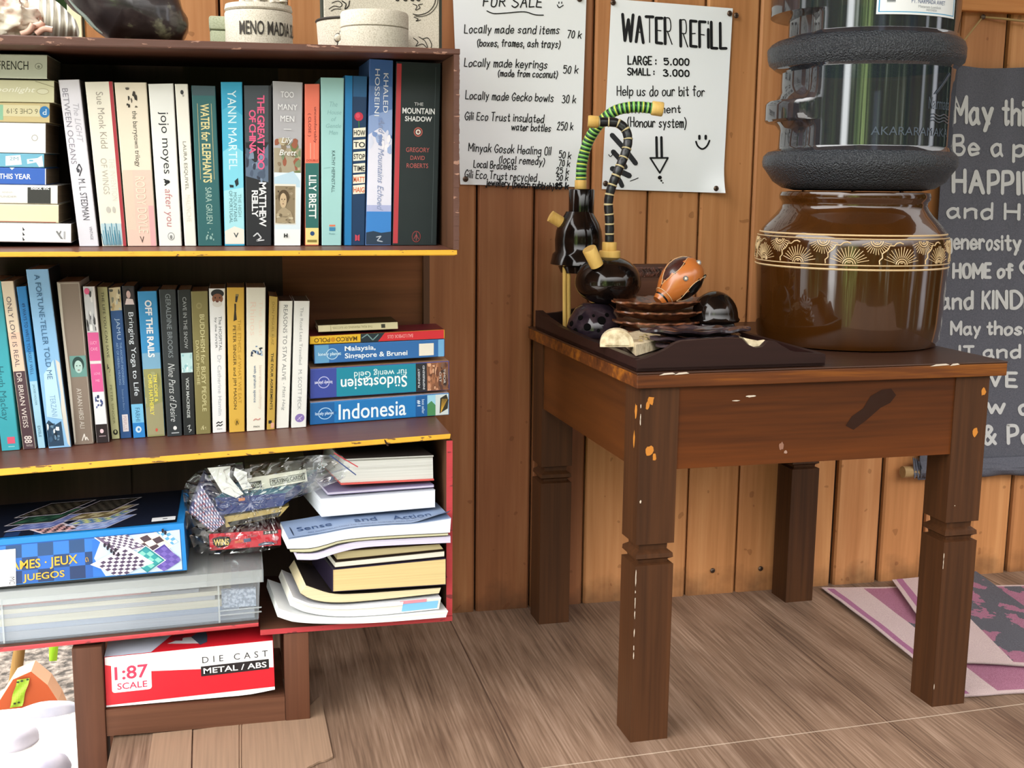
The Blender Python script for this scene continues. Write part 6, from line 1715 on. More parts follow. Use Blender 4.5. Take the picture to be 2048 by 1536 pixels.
# ================================================================== posters and banner on the wall
M_ink = paper('#17171b', .6, .3, wear=0)
YQ = WALLY - 0.0035
def poster(q, label, write, curl=None):
    bl, br, tr, tl = [P(*p, YQ) for p in q]
    root = thing('poster', (bl + br) / 2, label, 'poster')
    mb = MB()
    pm = paper('#f2f4f8', .6, .25, .95, .012)
    def F(u, v):
        p = (tl * (1 - u) + tr * u) * (1 - v) + (bl * (1 - u) + br * u) * v
        w = .0006 + .0012 * (math.sin(u * 3.1 + v * 2) * .5 + .5)
        if curl:
            d = max(0, 1 - math.hypot((u - curl[0]) * 4, (v - curl[1]) * 6)); w += .012 * d * d
        return p - Vector((0, w, 0))
    mb.grid(F, 24, 30, pm)
    mb.grid(lambda u, v: F(u, v) + Vector((0, .0003, 0)), 24, 30, pm)
    # writing follows the sheet: photo point -> (u, v) on the sheet
    e1, e2 = (tr - tl), (bl - tl)
    def S(x, y):
        p = P(x, y, YQ) - tl
        u = v = 0.0
        for _ in range(4):
            e1v = e1 * (1 - v) + (br - bl) * v; e2u = e2 * (1 - u) + (br - tr) * u
            u = p.dot(e1) / e1.dot(e1) - v * (e2.dot(e1) / e1.dot(e1)); v = p.dot(e2) / e2.dot(e2) - u * (e1.dot(e2) / e2.dot(e2))
        return F(u, v) - Vector((0, .0007, 0))
    write(mb, S)
    mb.build('sheet', root, smooth=50, fix=False)
    return root
def w1(mb, S):
    k = .3125
    X = lambda x: 880 + x * k
    def L(s, x0, x1, base, cap, seed, w=1.9, jit=.28, slope=.0):
        hand(mb, s, X(x0), X(x1), base * k, cap * k, w, S, M_ink, slope, jit, seed, slant=.12)
    L('FOR SALE', 275, 650, 42, 62, 1, 2.4)
    ribbon(mb, smooth_line([(X(300), 70 * k), (X(345), 86 * k), (X(430), 82 * k), (X(540), 74 * k), (X(610), 92 * k), (X(665), 94 * k)], 5), 2.0, S, M_ink)
    ribbon(mb, smooth_line([(X(752), 30 * k), (X(765), 46 * k), (X(790), 32 * k)], 4), 1.9, S, M_ink)
    for x in (762, 780): ribbon(mb, [(X(x), 12 * k), (X(x), 20 * k)], 2.0, S, M_ink)
    L('Locally made sand items', 155, 770, 210, 52, 2); L('70 k', 825, 915, 236, 48, 3)
    L('(boxes, frames, ash trays)', 240, 780, 294, 46, 4)
    L('Locally made keyrings', 155, 700, 424, 50, 5); L('50 k', 810, 905, 452, 46, 6)
    L('(made from coconut)', 380, 770, 482, 42, 7)
    L('Locally made Gecko bowls', 165, 750, 632, 50, 8); L('30 k', 810, 900, 636, 46, 9)
    L('Gili Eco Trust insulated', 160, 690, 764, 50, 10); L('250 k', 785, 890, 804, 48, 11)
    L('water bottles', 475, 740, 818, 42, 12)
    L('Minyak Gosok Healing Oil', 185, 748, 964, 50, 13); L('50 k', 805, 885, 978, 42, 14)
    L('(local remedy)', 395, 705, 1028, 46, 15); L('70 k', 805, 880, 1030, 40, 16)
    L('Local Bracelets', 220, 515, 1066, 44, 17); L('25 k', 790, 875, 1076, 38, 18)
    L('Gili Eco Trust recycled', 160, 655, 1134, 48, 19); L('50 k', 795, 872, 1116, 34, 20)
    L('jewellery (beach rubbish)', 305, 775, 1176, 42, 21, 2.3); L('85 k', 788, 876, 1168, 36, 22, 3.2)
p1 = poster(((920, 369), (1160, 374), (1173, -20), (905, -20)), 'white handwritten price list beside the bookcase, headed by an underlined title and a smiley', w1)
def w2(mb, S):
    k = .3125
    X = lambda x: 880 + x * k
    def L(s, x0, x1, base, cap, seed, w=2.0, jit=.2, slope=.02, **kw):
        hand(mb, s, X(x0), X(x1), base * k, cap * k, w, S, M_ink, slope, jit, seed, **kw)
    L('WATER', 1165, 1480, 262, 165, 1, 2.2, .12, .07, thick_left=3.6)
    L('REF|LL', 1535, 1825, 296, 165, 2, 2.2, .12, .05, thick_left=3.4)
    L('LARGE :', 1200, 1378, 412, 52, 3, 2.7, .15); L('5.000', 1430, 1585, 416, 42, 4, 2.8, .15)
    L('SMALL :', 1197, 1366, 480, 42, 5, 2.6, .15); L('3.000', 1425, 1585, 488, 40, 6, 2.8, .15)
    L('Help us do our bit for', 1130, 1685, 612, 62, 7, 2.0, .2, .01)
    L('environment', 1190, 1530, 724, 50, 8, 2.0, .2, .0)
    L('(Honour system)', 1198, 1565, 812, 62, 9, 2.1, .2, .02)
    for x in (1378, 1409): ribbon(mb, [(X(x), 880 * k), (X(x + 2), 1008 * k)], 5.0, S, M_ink)
    ribbon(mb, [(X(1338), 1012 * k), (X(1450), 1012 * k), (X(1398), 1108 * k), (X(1338), 1012 * k)], 3.4, S, M_ink)
    for x, y, r in ((1398, 1138, 8.2), (1407, 1158, 4.2), (1417, 1172, 2.6)):
        ribbon(mb, [(X(x), y * k), (X(x) + .2, y * k)], r, S, M_ink)
    for x in (1650, 1690): ribbon(mb, [(X(x), 872 * k), (X(x), 890 * k)], 5, S, M_ink)
    ribbon(mb, smooth_line([(X(1628), 908 * k), (X(1640), 938 * k), (X(1668), 956 * k), (X(1696), 938 * k), (X(1714), 902 * k)], 4), 3.4, S, M_ink)
    M_gr = paper('#2b2c30', .6, .3, wear=0)
    for a, b, w in (((1098, 866), (1245, 1045), 10), ((1105, 972), (1180, 1070), 10), ((1100, 1080), (1205, 1125), 11), ((1120, 1125), (1160, 1190), 9)):
        ribbon(mb, [(X(a[0]), a[1] * k), (X((a[0] + b[0]) / 2 + 6), (a[1] + b[1]) / 2 * k), (X(b[0]), b[1] * k)], w, S, M_gr)
    ribbon(mb, [(X(1212), 1160 * k), (X(1262), 1140 * k)], 1.6, S, M_ink)
    ribbon(mb, smooth_line([(X(1076), 990 * k), (X(1090), 1002 * k), (X(1112), 968 * k)], 4), 1.6, S, M_ink)
p2 = poster(((1203, 378), (1445, 386), (1465, 17), (1222, -2)), 'white handwritten water price notice with a downward arrow and a smiley, behind the black pipes', w2, (1.0, 1.0))
# screws that hold the sheets
M_screw = gloss('#5a4a40', .4, .5, metal=.8)
def screw(px, py, label, first=None, yy=None):
    c = P(px, py, (yy or YQ) - .0024)
    if first is None:
        mb = MB()
        mb.lathe([(.0042, 0), (.0046, .0008), (.0038, .0022), (.0018, .003)], c, M_screw, 18, M=Matrix.Rotation(math.pi / 2, 4, 'X'))
        mb.box((c.x - .0026, c.y - .0034, c.z - .0004), (c.x + .0026, c.y - .0028, c.z + .0004), M_gap)
        mb.box((c.x - .0004, c.y - .0034, c.z - .0026), (c.x + .0004, c.y - .0028, c.z + .0026), M_gap)
        o = mb.build('screw', smooth=40, origin=c)
    else:
        o = first.copy(); COL.objects.link(o); o.location = c
    return tag(o, label, 'screw', 'screws holding the notices')
s0 = screw(931, 358, 'dark screw at the bottom left corner of the price list')
for x, y, l in ((1159, -2, 'dark screw at the top right corner of the price list'), (1226, 5, 'dark screw at the top left corner of the water notice'), (1459, 27, 'dark screw at the top right corner of the water notice'),
                (1472, 31, 'dark screw in the bare wall just beside the water notice'), (1211, 367, 'dark screw at the bottom left corner of the water notice'), (1432, 377, 'dark screw in the curled bottom right corner of the water notice')):
    screw(x, y, l, s0, YQ - (.013 if x == 1432 else 0))
for x, y, l in ((1425, 1141, 'screw head low on the wall board left of the back right table leg'), (1521, 1137, 'screw head low on the wall board beside the back right table leg')):
    o = screw(x, y, l, s0, WALLY + .001); o['group'] = 'screws low in the wall boards'

# banner
YN = 1.832
M_ban = speckled('slate cloth', '#45454f', '#565660', 500, .85, .2, .3, .7)
xa, xb = P(1868, 500, YN).x, 1.95
zt_, zb_ = P(1900, 129, YN).z, P(2000, 925, YN).z
broot = thing('banner', ((xa + xb) / 2, YN, zb_ - .02), 'dark slate cloth banner with white playful lettering, hanging on the wall at the right edge', 'banner')
def bw(x, z):
    u = x - xa
    s = (zt_ - z) / (zt_ - zb_)
    return -.004 * math.sin(u * 30 + .6) * (1 - s * .5) - .0035 * math.sin(u * 71 + 2 * s) * (1 - s) - .003 * math.sin(u * 13 + 3 * s)
def bF(u, v):
    x = xa + (xb - xa) * u; z = zt_ + (zb_ - .025 - zt_) * v - .004 * math.sin(u * 16) * (1 - v)
    return Vector((x, YN + bw(x, z), z))
mb = MB()
mb.grid(bF, 80, 40, M_ban); mb.grid(lambda u, v: bF(u, v) + Vector((0, .0012, 0)), 80, 40, M_ban)
mb.build('cloth', broot, smooth=70, fix=False)
mb = MB()
M_white = paper('#c2c1c2', .7, .3, wear=.04)
def BS(x, y):
    p = P(x, y, YN); p.y = YN + bw(p.x, p.z) - .0009; return p
def BL(s, x0, x1, base, cap, w, seed, slope=0.028):
    hand(mb, s, x0, x1, base, cap, w * .84, BS, M_white, slope, .12, seed)
BL('May this', 1902, 2076, 245, 50, 9, 1); BL('Be a place', 1902, 2150, 308, 36, 7.5, 2); BL('HAPPINESS', 1901, 2180, 383, 42, 9.5, 3)
BL('and Hea', 1889, 2110, 434, 22 * 1.35, 7, 4); BL('generosity', 1886, 2041, 496, 30, 6.5, 5)
BL('A HOME of', 1872, 2026, 554, 27, 7.5, 6, .01); BL('GI', 2043, 2080, 548, 30, 7.5, 16); BL('and KINDNESS', 1876, 2148, 616, 33, 7.5, 7, .005)
BL('May those', 1900, 2062, 668, 24, 6.5, 8, .01); BL('IT and', 1918, 2040, 716, 24, 6.5, 9, -.01)
BL('VE', 1982, 2034, 772, 27, 7.5, 10); BL('w o', 1978, 2060, 826, 30, 8, 11); BL('& Pe', 1972, 2062, 888, 34, 8, 12, -.02)
mb.build('lettering', broot, fix=False)
mb = MB()
rodY = YN - .004
ra, rb = P(1805, 944, rodY), Vector((1.97, rodY, zb_ - .02))
d = (rb - ra)
M_dow = wood('dowel wood', '#7a5c3a', '#c0a070', axis=0, rough=.6)
mb.tube([ra, ra.lerp(rb, .5), rb], .0105, M_dow, 16)
mb.build('rod', broot, smooth=50)
mb = MB()
def sleeve(u, v):
    a = v * 2 * math.pi; p = ra.lerp(rb, .036 + .95 * u); r = .0128 + .0016 * math.sin(u * 60 + 3 * math.sin(a))
    return p + Vector((0, -r * math.cos(a), r * math.sin(a)))
mb.grid(sleeve, 90, 14, M_ban)
mb.grid(lambda u, v: (ra.lerp(rb, .036 + .95 * u) + Vector((0, -.0125, .004))) * (1 - v) + Vector((ra.lerp(rb, .036 + .95 * u).x, YN - .002, zb_ + .01)) * v, 60, 3, M_ban)
q0 = P(1832, 942, rodY - .012)
for i in range(4):
    a = P(1826 + i * 4, 915, rodY - .005 - .002 * i); b = P(1829 + i * 7, 958, rodY - .013); c = P(1845, 930 + i * 6, rodY - .006); 
    mb.extrude([a, b, c], (0, .0012, 0), M_ban)
mb.build('sleeve', broot, smooth=60, fix=False)
mb = MB()
n1_ = P(1965, 34, WALLY - .004)
cord = paper('#a88a5a', .8)
mb.tube([P(1900, 118, YN - .002), P(1932, 76, YN), n1_], .0016, cord, 8)
mb.tube([n1_, P(2010, 38, YN + .004), P(2060, 44, YN + .004)] + [Vector((1.95, YN + .004, P(2060, 44, YN).z))], .0020, cord, 8)
mb.build('hanging_cord', broot, smooth=50)
mb = MB(); mb.lathe([(.004, 0), (.0045, .0015), (.002, .003)], n1_ + Vector((0, -.001, 0)), M_screw, 14, M=Matrix.Rotation(math.pi / 2, 4, 'X'))
mb.tube([n1_ + Vector((0, -.001, 0)), n1_ + Vector((0, .012, 0))], .0018, M_screw, 8)
tag(mb.build('nail'), 'dark nail in the wall holding the banner cord', 'nail')

# ================================================================== towel on the floor
def towel_mat():
    m, t, b = base_mat('terry cloth')
    return m
def terry(name, h1, h2, sc=900):
    return speckled(name, h1, h2, sc, .95, .9, .3, .7, .0015)
M_tp, M_tg, M_tw, M_tm = terry('pink terry', '#8a4f68', '#b67d95'), terry('grey terry', '#43434b', '#686871'), terry('pale pink terry', '#b9a0a0', '#dac6c2'), terry('magenta terry', '#94547a', '#b07698')
def towel_layer(c4, z0, edges, name, root, lift, seed):
    """c4 = photo points on the floor: tl, tr, br, bl (seen from the viewer)"""
    a, b, c, d = [PZ(x, y, z0) for x, y in c4]
    mb = MB()
    def F(u, v):
        p = (a * (1 - u) + b * u) * (1 - v) + (d * (1 - u) + c * u) * v
        p = p.copy(); p.z = z0 + .0015 + .002 * (mnoise.noise(Vector((p.x * 18, p.y * 18, seed))) + 1) * .5 + lift(u, v); return p
    def mf(u, v):
        p = F(u, v)
        du_ = u * (b - a).length; dv_ = (1 - v) * (d - a).length; dl = v * (d - a).length; dr_ = (1 - u) * (b - a).length
        e = min([x for x, on in ((du_, edges[0]), (dv_, edges[1]), (dl, edges[2])) if on] or [1])
        side_ = du_ if edges[0] else 1
        if e < .008: return M_tw
        if side_ < .022: return M_tm
        if side_ < .075: return M_tw
        if dv_ < .012 and edges[1]: return M_tw
        s = mnoise.noise(Vector((p.x * 14, p.y * 11, seed * 3.3))) + .55 * mnoise.noise(Vector((p.x * 34, p.y * 26, seed))) + .3 * mnoise.noise(Vector((p.x * 90, p.y * 90, seed)))
        return M_tp if s > (.05 if name != 'lower_layer' else -.22) else M_tg
    mb.grid(F, 150, 130, None, mf)
    mb.grid(lambda u, v: F(u, v) - Vector((0, 0, .0014)), 40, 30, M_tw)
    mb.build(name, root, smooth=70, fix=False)
A_ = PZ(1642, 1176, 0); 
troot = thing('towel', PZ(1850, 1290, 0), 'folded pink and grey patterned towel lying on the floor behind the right front table leg', 'towel')
towel_layer([(1642, 1178), (2060, 1172), (2330, 1370), (1922, 1396)], 0.0005, (True, True, True), 'lower_layer', troot, lambda u, v: .004 * max(0, 1 - u * 9) * max(0, 1 - abs(v - .4) * 2), 1)
towel_layer([(1784, 1164), (1952, 1147), (2225, 1346), (1900, 1328)], 0.0052, (True, True, False), 'upper_layer', troot, lambda u, v: .002, 2)

# ================================================================== the small table
M_tab = wood('table wood upright', '#2a180d', '#51311b', axis=2, scale=0.9, rough=.45, bump=.06, coat=.0, fine=1.4, wf=.4)
M_tabx = wood('table wood front', '#321808', '#683511', axis=0, scale=0.8, rough=.42, bump=.05, coat=.0, fine=1.3, wf=.35, lo=.3, hi=.75)
M_taby = wood('table wood side', '#331a0a', '#653715', axis=1, scale=0.7, rough=.45, bump=.05, coat=.0)
M_top = wood('table top dark', '#28170f', '#43291c', axis=0, scale=0.6, rough=.35, bump=.04, coat=.1)
M_edge = wood('table top edge', '#35190a', '#935718', axis=0, scale=1.2, rough=.5, bump=.1, lo=.36, hi=.64, mid='#5d3214')
M_fill = paper('#c07a2c', .6, .3)
M_scr = paper('#cdbfae', .6, .3)
TA = Vector((0.482, 1.342, 0))                       # front left corner of the front left leg
ang = math.radians(1.6)
ex, ey = Vector((math.cos(ang), math.sin(ang), 0)), Vector((-math.sin(ang), math.cos(ang), 0))
TW, TD, LG, TH = 0.500, 0.478, 0.0515, 0.488
def TP(a, b, z): return TA + ex * a + ey * b + Vector((0, 0, z))
table = thing('side_table', TP(TW / 2, TD / 2, 0), 'low square dark brown wooden table with notched legs, carrying the water jar and the tray', 'table')
def tbox(mb, a0, a1, b0, b1, z0, z1, m, bev=0.0):
    mb.box((a0, b0, z0), (a1, b1, z1), m, bev, M=Matrix.Translation(TA) @ Matrix.Rotation(ang, 4, 'Z'))
zg = [(0, 0), (0.2385, 0), (0.2405, .006), (0.2445, .0055), (0.2475, .0005), (0.253, .001), (0.2575, .007), (0.2645, .0065), (0.2665, 0), (0.468, 0)]
rr = random.Random(2)
for (a, b, lab) in ((0, 0, 'fl'), (TW - LG, 0, 'fr'), (0, TD - LG, 'bl'), (TW - LG, TD - LG, 'br')):
    mb = MB()
    for (z0, i0), (z1, i1) in zip(zg[:-1], zg[1:]):
        def ring(z, i):
            return [TP(a + i, b + i, z), TP(a + LG - i, b + i, z), TP(a + LG - i, b + LG - i, z), TP(a + i, b + LG - i, z)]
        r0, r1 = ring(z0, i0), ring(z1, i1)
        for k in range(4):
            mb.poly([r0[k], r0[(k + 1) % 4], r1[(k + 1) % 4], r1[k]], M_tab)
    mb.poly(ring(0, 0)[::-1], M_tab); mb.poly(ring(.468, 0), M_tab)
    def spot(face, u, z, ru, rz, m):
        r_ = random.Random(int(u * 1e4 + z * 1e3))
        pts = []
        for k in range(11):
            t = 2 * math.pi * k / 11; q = r_.uniform(.65, 1.15)
            du_, dz_ = ru * q * math.cos(t), rz * q * math.sin(t)
            pts.append(TP(a + u + du_, b - .0004, z + dz_) if face == 'f' else TP(a - .0004, b + u + du_, z + dz_))
        mb.poly(pts, m)
    if lab == 'fl':
        spot('f', .014, .452, .0045, .006, M_fill); spot('f', .010, .446, .0035, .005, M_fill)
        spot('f', .014, .388, .0055, .008, M_fill); spot('f', .021, .380, .003, .005, M_fill)
        spot('l', .013, .436, .004, .010, M_fill); spot('l', .017, .400, .004, .011, M_fill)
        for z in (.226, .22, .205, .195, .19, .175, .15, .13, .12, .425, .43, .445):
            spot('f', .0008, z, .0007, rr.uniform(.002, .008), M_scr)
        spot('f', .004, .323, .0012, .0025, M_scr)
    if lab == 'fr':
        spot('f', LG - .008, .446, .004, .006, M_fill); spot('f', LG - .016, .391, .0045, .0065, M_fill)
        for z in (.22, .21, .205, .03): spot('f', .0008, z, .0006, .005, M_scr)
        spot('f', .012, .29, .0008, .0008, M_scr)
    mb.build('leg', table)
AP0 = .366
mb = MB(); tbox(mb, LG - .001, TW - LG + .001, .0022, .022, AP0 - .004, .468, M_tabx)
def fsp(u, z, ru, rz, m, sd):
    r_ = random.Random(sd)
    mb.poly([TP(u + ru * r_.uniform(.6, 1.1) * math.cos(2 * math.pi * k / 13), .0016, z + rz * r_.uniform(.6, 1.1) * math.sin(2 * math.pi * k / 13)) for k in range(13)], m)
M_stain = paper('#2c170d', .5, .15)
mb.poly([TP(u, .0018, z) for u, z in ((.288, .408), (.300, .402), (.318, .414), (.338, .430), (.352, .436), (.360, .446), (.352, .455), (.338, .454), (.322, .446), (.312, .430), (.296, .420))], M_stain)
fsp(.197, .385, .004, .006, paper('#8a6250', .5), 3); fsp(.203, .377, .003, .0025, paper('#a08070', .5), 4); fsp(.15, .452, .008, .0015, M_scr, 5); fsp(.13, .447, .006, .0008, M_scr, 6)
mb.build('apron', table)
mb = MB(); tbox(mb, .0022, .022, LG - .001, TD - LG + .001, AP0 - .004, .468, M_taby); mb.build('apron', table)
mb = MB(); tbox(mb, TW - .022, TW - .0022, LG - .001, TD - LG + .001, AP0 - .004, .468, M_taby); mb.build('apron', table)
mb = MB(); tbox(mb, LG - .001, TW - LG + .001, TD - .022, TD - .0022, AP0 - .004, .468, M_tabx); mb.build('apron', table)
OV = .008
mb = MB()
tbox(mb, -OV, TW + OV + .012, -OV, TD + OV, .4685, .4855, M_edge, .0012)
tbox(mb, -OV - .0004, TW + OV + .0124, -OV - .0004, TD + OV + .0004, .4857, TH, M_top, .0008)
for i in range(0):
    u = rr.uniform(.0, .5); w = rr.uniform(.006, .03)
    mb.poly([TP(u, -OV - .0011, .4812), TP(u + w, -OV - .0011, .4808), TP(u + w * .9, -OV - .0011, .4865), TP(u + .002, -OV - .0011, .4850 + rr.uniform(-.002, .002))], M_edge)
for u, w in ((.02, .022), (.04, .02), (.40, .03), (.43, .015)):
    mb.poly([TP(u, -OV - .0013, .4845), TP(u + w, -OV - .0013, .4858), TP(u + w * .8, -OV - .0013, .4878), TP(u + .3 * w, -OV - .0013, .4872)], M_scr)
mb.build('top', table)

# ================================================================== the tray and what lies in it
M_tray = wood('tray wood', '#190c0a', '#2d1916', axis=0, scale=1.0, rough=.45, bump=.05, coat=.0)
ZT = TH + .0006
tray = thing('tray', TP(.12, .23, ZT), 'dark purplish brown wooden tray with a wavy front board, full of coconut shell souvenirs', 'tray')
tx0, tx1, ty0, ty1 = -.006, .252, .000, .452
mb = MB(); tbox(mb, tx0, tx1, ty0, ty1, ZT, ZT + .005, M_tray, .001); mb.build('base', tray)
mb = MB()                                           # wavy front board
YF = TP(.12, ty0, 0).y
wav = [(1271, 720), (1290, 716), (1303, 711), (1330, 699), (1348, 687), (1362, 682), (1400, 679), (1450, 676), (1484, 677), (1496, 689), (1512, 696), (1526, 694), (1538, 682), (1552, 683), (1566, 692), (1584, 702), (1600, 706), (1613, 710)]
top = []
for x, y in wav:
    p = P(x, y, YF); a = (p - TA).dot(ex); top.append((min(max(a, tx0), tx1), max(p.z, ZT + .008)))
top[0] = (tx0, top[0][1]); top[-1] = (tx1, top[-1][1])
prof = [TP(tx0, ty0, ZT + .0005)] + [TP(a, ty0, z) for a, z in top] + [TP(tx1, ty0, ZT + .0005)]
mb.extrude(prof, ey * .009, M_tray); mb.build('front_board', tray)
mb = MB()                                           # left board, rising at the back corner
sp_ = [(0, .0155), (.06, .0155), (.2, .016), (.33, .018), (.40, .024), (.44, .030), (.452, .029)]
mb.extrude([TP(tx0, ty0 + .009, ZT + .0005)] + [TP(tx0, max(b, .009), ZT + h) for b, h in sp_] + [TP(tx0, ty1, ZT + .0005)], ex * .009, M_tray); mb.build('left_board', tray)
mb = MB(); mb.extrude([TP(tx1 - .009, ty0 + .009, ZT + .0005)] + [TP(tx1 - .009, max(b, .009), ZT + h) for b, h in sp_] + [TP(tx1 - .009, ty1, ZT + .0005)], ex * .009, M_tray); mb.build('right_board', tray)
mb = MB()
bw_ = [(tx0 + .009, .024), (.03, .026), (.08, .036), (.125, .040), (.17, .036), (.22, .026), (tx1 - .009, .024)]
mb.extrude([TP(tx0 + .009, ty1 - .009, ZT + .0005)] + [TP(a, ty1 - .009, ZT + h) for a, h in bw_] + [TP(tx1 - .009, ty1 - .009, ZT + .0005)], ey * .009, M_tray); mb.build('back_board', tray)
ZI = ZT + .0056                                      # inside floor

M_coco = gloss('#17100d', .12, .55, .6)
def coco(name, h1='#0c0807', h2='#24160f'):
    m = speckled(name, h1, h2, 40, .14, .04, .4, .75)
    m.node_tree.nodes['Principled BSDF'].inputs['Coat Weight'].default_value = .55
    m.node_tree.nodes['Principled BSDF'].inputs['Specular IOR Level'].default_value = .1
    m.node_tree.nodes['Principled BSDF'].inputs['Coat Roughness'].default_value = .08
    return m
M_nut = coco('polished coconut shell')
M_bam = wood('bamboo', '#b98a3c', '#e6c478', axis=2, scale=1.2, rough=.45, bump=.05)
# carved block at the back
YR = 1.752
a, b = P(1240, 600, YR), P(1352, 600, YR)
zt1 = P(1300, 529, YR).z
mb = MB()
M_carve = speckled('carved wood', '#3a2016', '#6d4030', 170, .5, 1.0, .4, .6, .003)
mb.box((a.x, YR, ZI), (b.x + .02, YR + .02, zt1), wood('carved block wood', '#40261a', '#6d432c', axis=0, scale=1, rough=.5), .001)
mb.box((a.x + .002, YR - .0012, zt1 - .02), (b.x + .018, YR + .004, zt1 - .004), M_carve, .0005)
for i in range(20):
    u = a.x + .004 + i * (b.x + .012 - a.x) / 20
    mb.tube([(u, YR - .0015, zt1 - .018), (u + .005, YR - .0028, zt1 - .012), (u + .001, YR - .0015, zt1 - .006)], .0012, M_carve, 6)
tag(mb.build('carved_block', smooth=40), 'brown carved wooden block standing at the back of the tray behind the painted gourd', 'carving')

# holed dome with the round pipe on it
yD = 1.655
c = PZ(1190, 668, ZI); cx, cy = P(1190, 650, yD).x, yD
RD = .042
dome_h = P(1200, 606, yD).z - ZI
mb = MB()
pr = [(RD * .93, 0), (RD, .004), (RD * 1.0, .012), (RD * .93, dome_h * .5), (RD * .72, dome_h * .82), (RD * .45, dome_h)]
mb.lathe(pr, (cx, cy, ZI), coco('dome shell', '#221a22', '#43343a'), 48)
M_hole = gloss('#050404', .9, .1)
for i, (th, hh, r) in enumerate(((-2.15, .35, .0052), (-1.62, .55, .006), (-1.75, .25, .0024), (-1.2, .25, .0045), (-2.5, .6, .004), (-2.62, .2, .004), (-1.95, .68, .002), (-1.35, .7, .003), (-.8, .45, .005), (-2.9, .4, .004))):
    z = ZI + dome_h * hh
    rr_ = RD * (1.0 if hh < .3 else 1 - .28 * ((hh - .25) / .57) ** 1.6)
    n_ = Vector((math.cos(th), math.sin(th), .25 + hh * .6)).normalized()
    p = Vector((cx + rr_ * math.cos(th), cy + rr_ * math.sin(th), z)) + n_ * .0006
    mt = n_.to_track_quat('Z', 'Y').to_matrix().to_4x4()
    mb.lathe([(r * 1.1, -.002), (r, .0004)], p, M_hole, 16, M=mt)
tag(mb.build('holed_dome', smooth=40), 'dark coconut shell dome pierced with round holes, carrying the round black pipe', 'shell dome')
def hose(name, parent, pts, Y, r, cols, n):
    """beaded hose along photo points: cols(i) -> (material, radius factor)"""
    p3 = [P(x, y, yy) for (x, y), yy in zip(pts, Y)]
    sm = [Vector(q) for q in smooth_line([tuple(p) for p in p3], 12)]
    L = [0]
    for a, b in zip(sm[:-1], sm[1:]): L.append(L[-1] + (b - a).length)
    def at(s):
        s *= L[-1]
        for i in range(len(sm) - 1):
            if L[i + 1] >= s: return sm[i].lerp(sm[i + 1], (s - L[i]) / max(L[i + 1] - L[i], 1e-9))
        return sm[-1]
    P_, R2_, M2_ = [], [], []
    s = 0; i = 0
    for s0, s1, m, f in cols(L[-1]):
        k = 4
        for j in range(k + (1 if s1 >= 1 else 0)):
            t = j / k
            P_.append(at(s0 + (s1 - s0) * t)); R2_.append(r * (f - .10 * abs(2 * t - 1) ** 3)); M2_.append(m)
    mb = MB(); mb.tube(P_, R2_, M2_[:len(P_) - 1], 16)
    return mb.build(name, parent, smooth=60)
# round pipe
rb = P(1280, 562, yD).x - P(1216, 562, yD).x
bc = P(1216, 562, yD)
zbot = ZI + dome_h + .0004
rz = (bc.z - zbot)
pipe1 = thing('coconut_pipe', (bc.x, yD, zbot), 'round glossy black coconut pipe with a black pale ringed hose, standing on the holed dome', 'pipe')
mb = MB()
prf = []
for i in range(25):
    t = math.pi * (.12 + .86 * i / 24)
    prf.append((rb * .98 * math.sin(t) ** .9, -rz * math.cos(t) * (1.0 if t < math.pi / 2 else (P(1216, 509, yD).z - bc.z) / rz)))
zmin_ = prf[0][1]
mb.lathe([(r_, h - zmin_) for r_, h in prf], (bc.x, yD, zbot), M_nut, 56)
mb.build('body', pipe1, smooth=60)
def ferr(parent, segs, Y, name='ferrule'):
    mb = MB()
    for (x0, x1, yt, yb) in segs:
        a, b = P(x0, yt, Y), P(x1, yt, Y)
        z1, z0 = P((x0 + x1) / 2, yt, Y).z, P((x0 + x1) / 2, yb, Y).z
        r_ = (b.x - a.x) / 2
        mb.lathe([(r_ * .96, 0), (r_, .001), (r_, z1 - z0 - .001), (r_ * .93, z1 - z0)], ((a.x + b.x) / 2, Y, z0), M_bam, 24)
    return mb.build(name, parent, smooth=40)
ferr(pipe1, [(1199, 1240, 501, 520), (1205, 1233, 484, 503)], yD)
mb = MB()                                            # bowl stub
a, b = P(1194, 531, yD - .028), P(1178, 497, yD - .034)
d = (b - a).normalized()
mb.tube([a, a + d * .004, b - d * .001, b, b - d * .0005, b - d * .008], [.0098, .0100, .0105, .0098, .0072, .0066], M_bam, 24)
mb.build('bowl_stub', pipe1, smooth=50)
M_hb = gloss('#15161a', .35, .5); M_hr = paper('#c9b98a', .5)
def ringed(L):
    o = []; n = 15
    gaps = [1 / n * (1.0 if i < 6 else .95) for i in range(n)]
    s = 0
    for i in range(n):
        w = 1 / n
        o.append((s, s + w * .84, M_hb, 1.0)); o.append((s + w * .84, s + w, M_hr, 1.06)); s += w
    o[-1] = (o[-1][0], 1.0, M_hr, 1.06)
    return o
hz1 = hose('hose', pipe1, [(1219, 486), (1219, 440), (1217, 405), (1223, 375), (1236, 342), (1250, 308), (1256, 280), (1250, 258), (1234, 246), (1212, 244), (1196, 244)], [yD] * 5 + [yD + .004, yD + .008, yD + .012, yD + .016, yD + .02, yD + .022], .0069, ringed, 0)
mb = MB()
a, b = P(1197, 244, yD + .022), P(1176, 243, yD + .026)
d = b - a
mb.tube([a, a + d * .1, a + d * .8, b, b - d * .05, b - d * .4], [.0082, .0088, .0092, .0086, .005, .0045], M_bam, 20)
mb.build('mouthpiece', hz1, smooth=50)
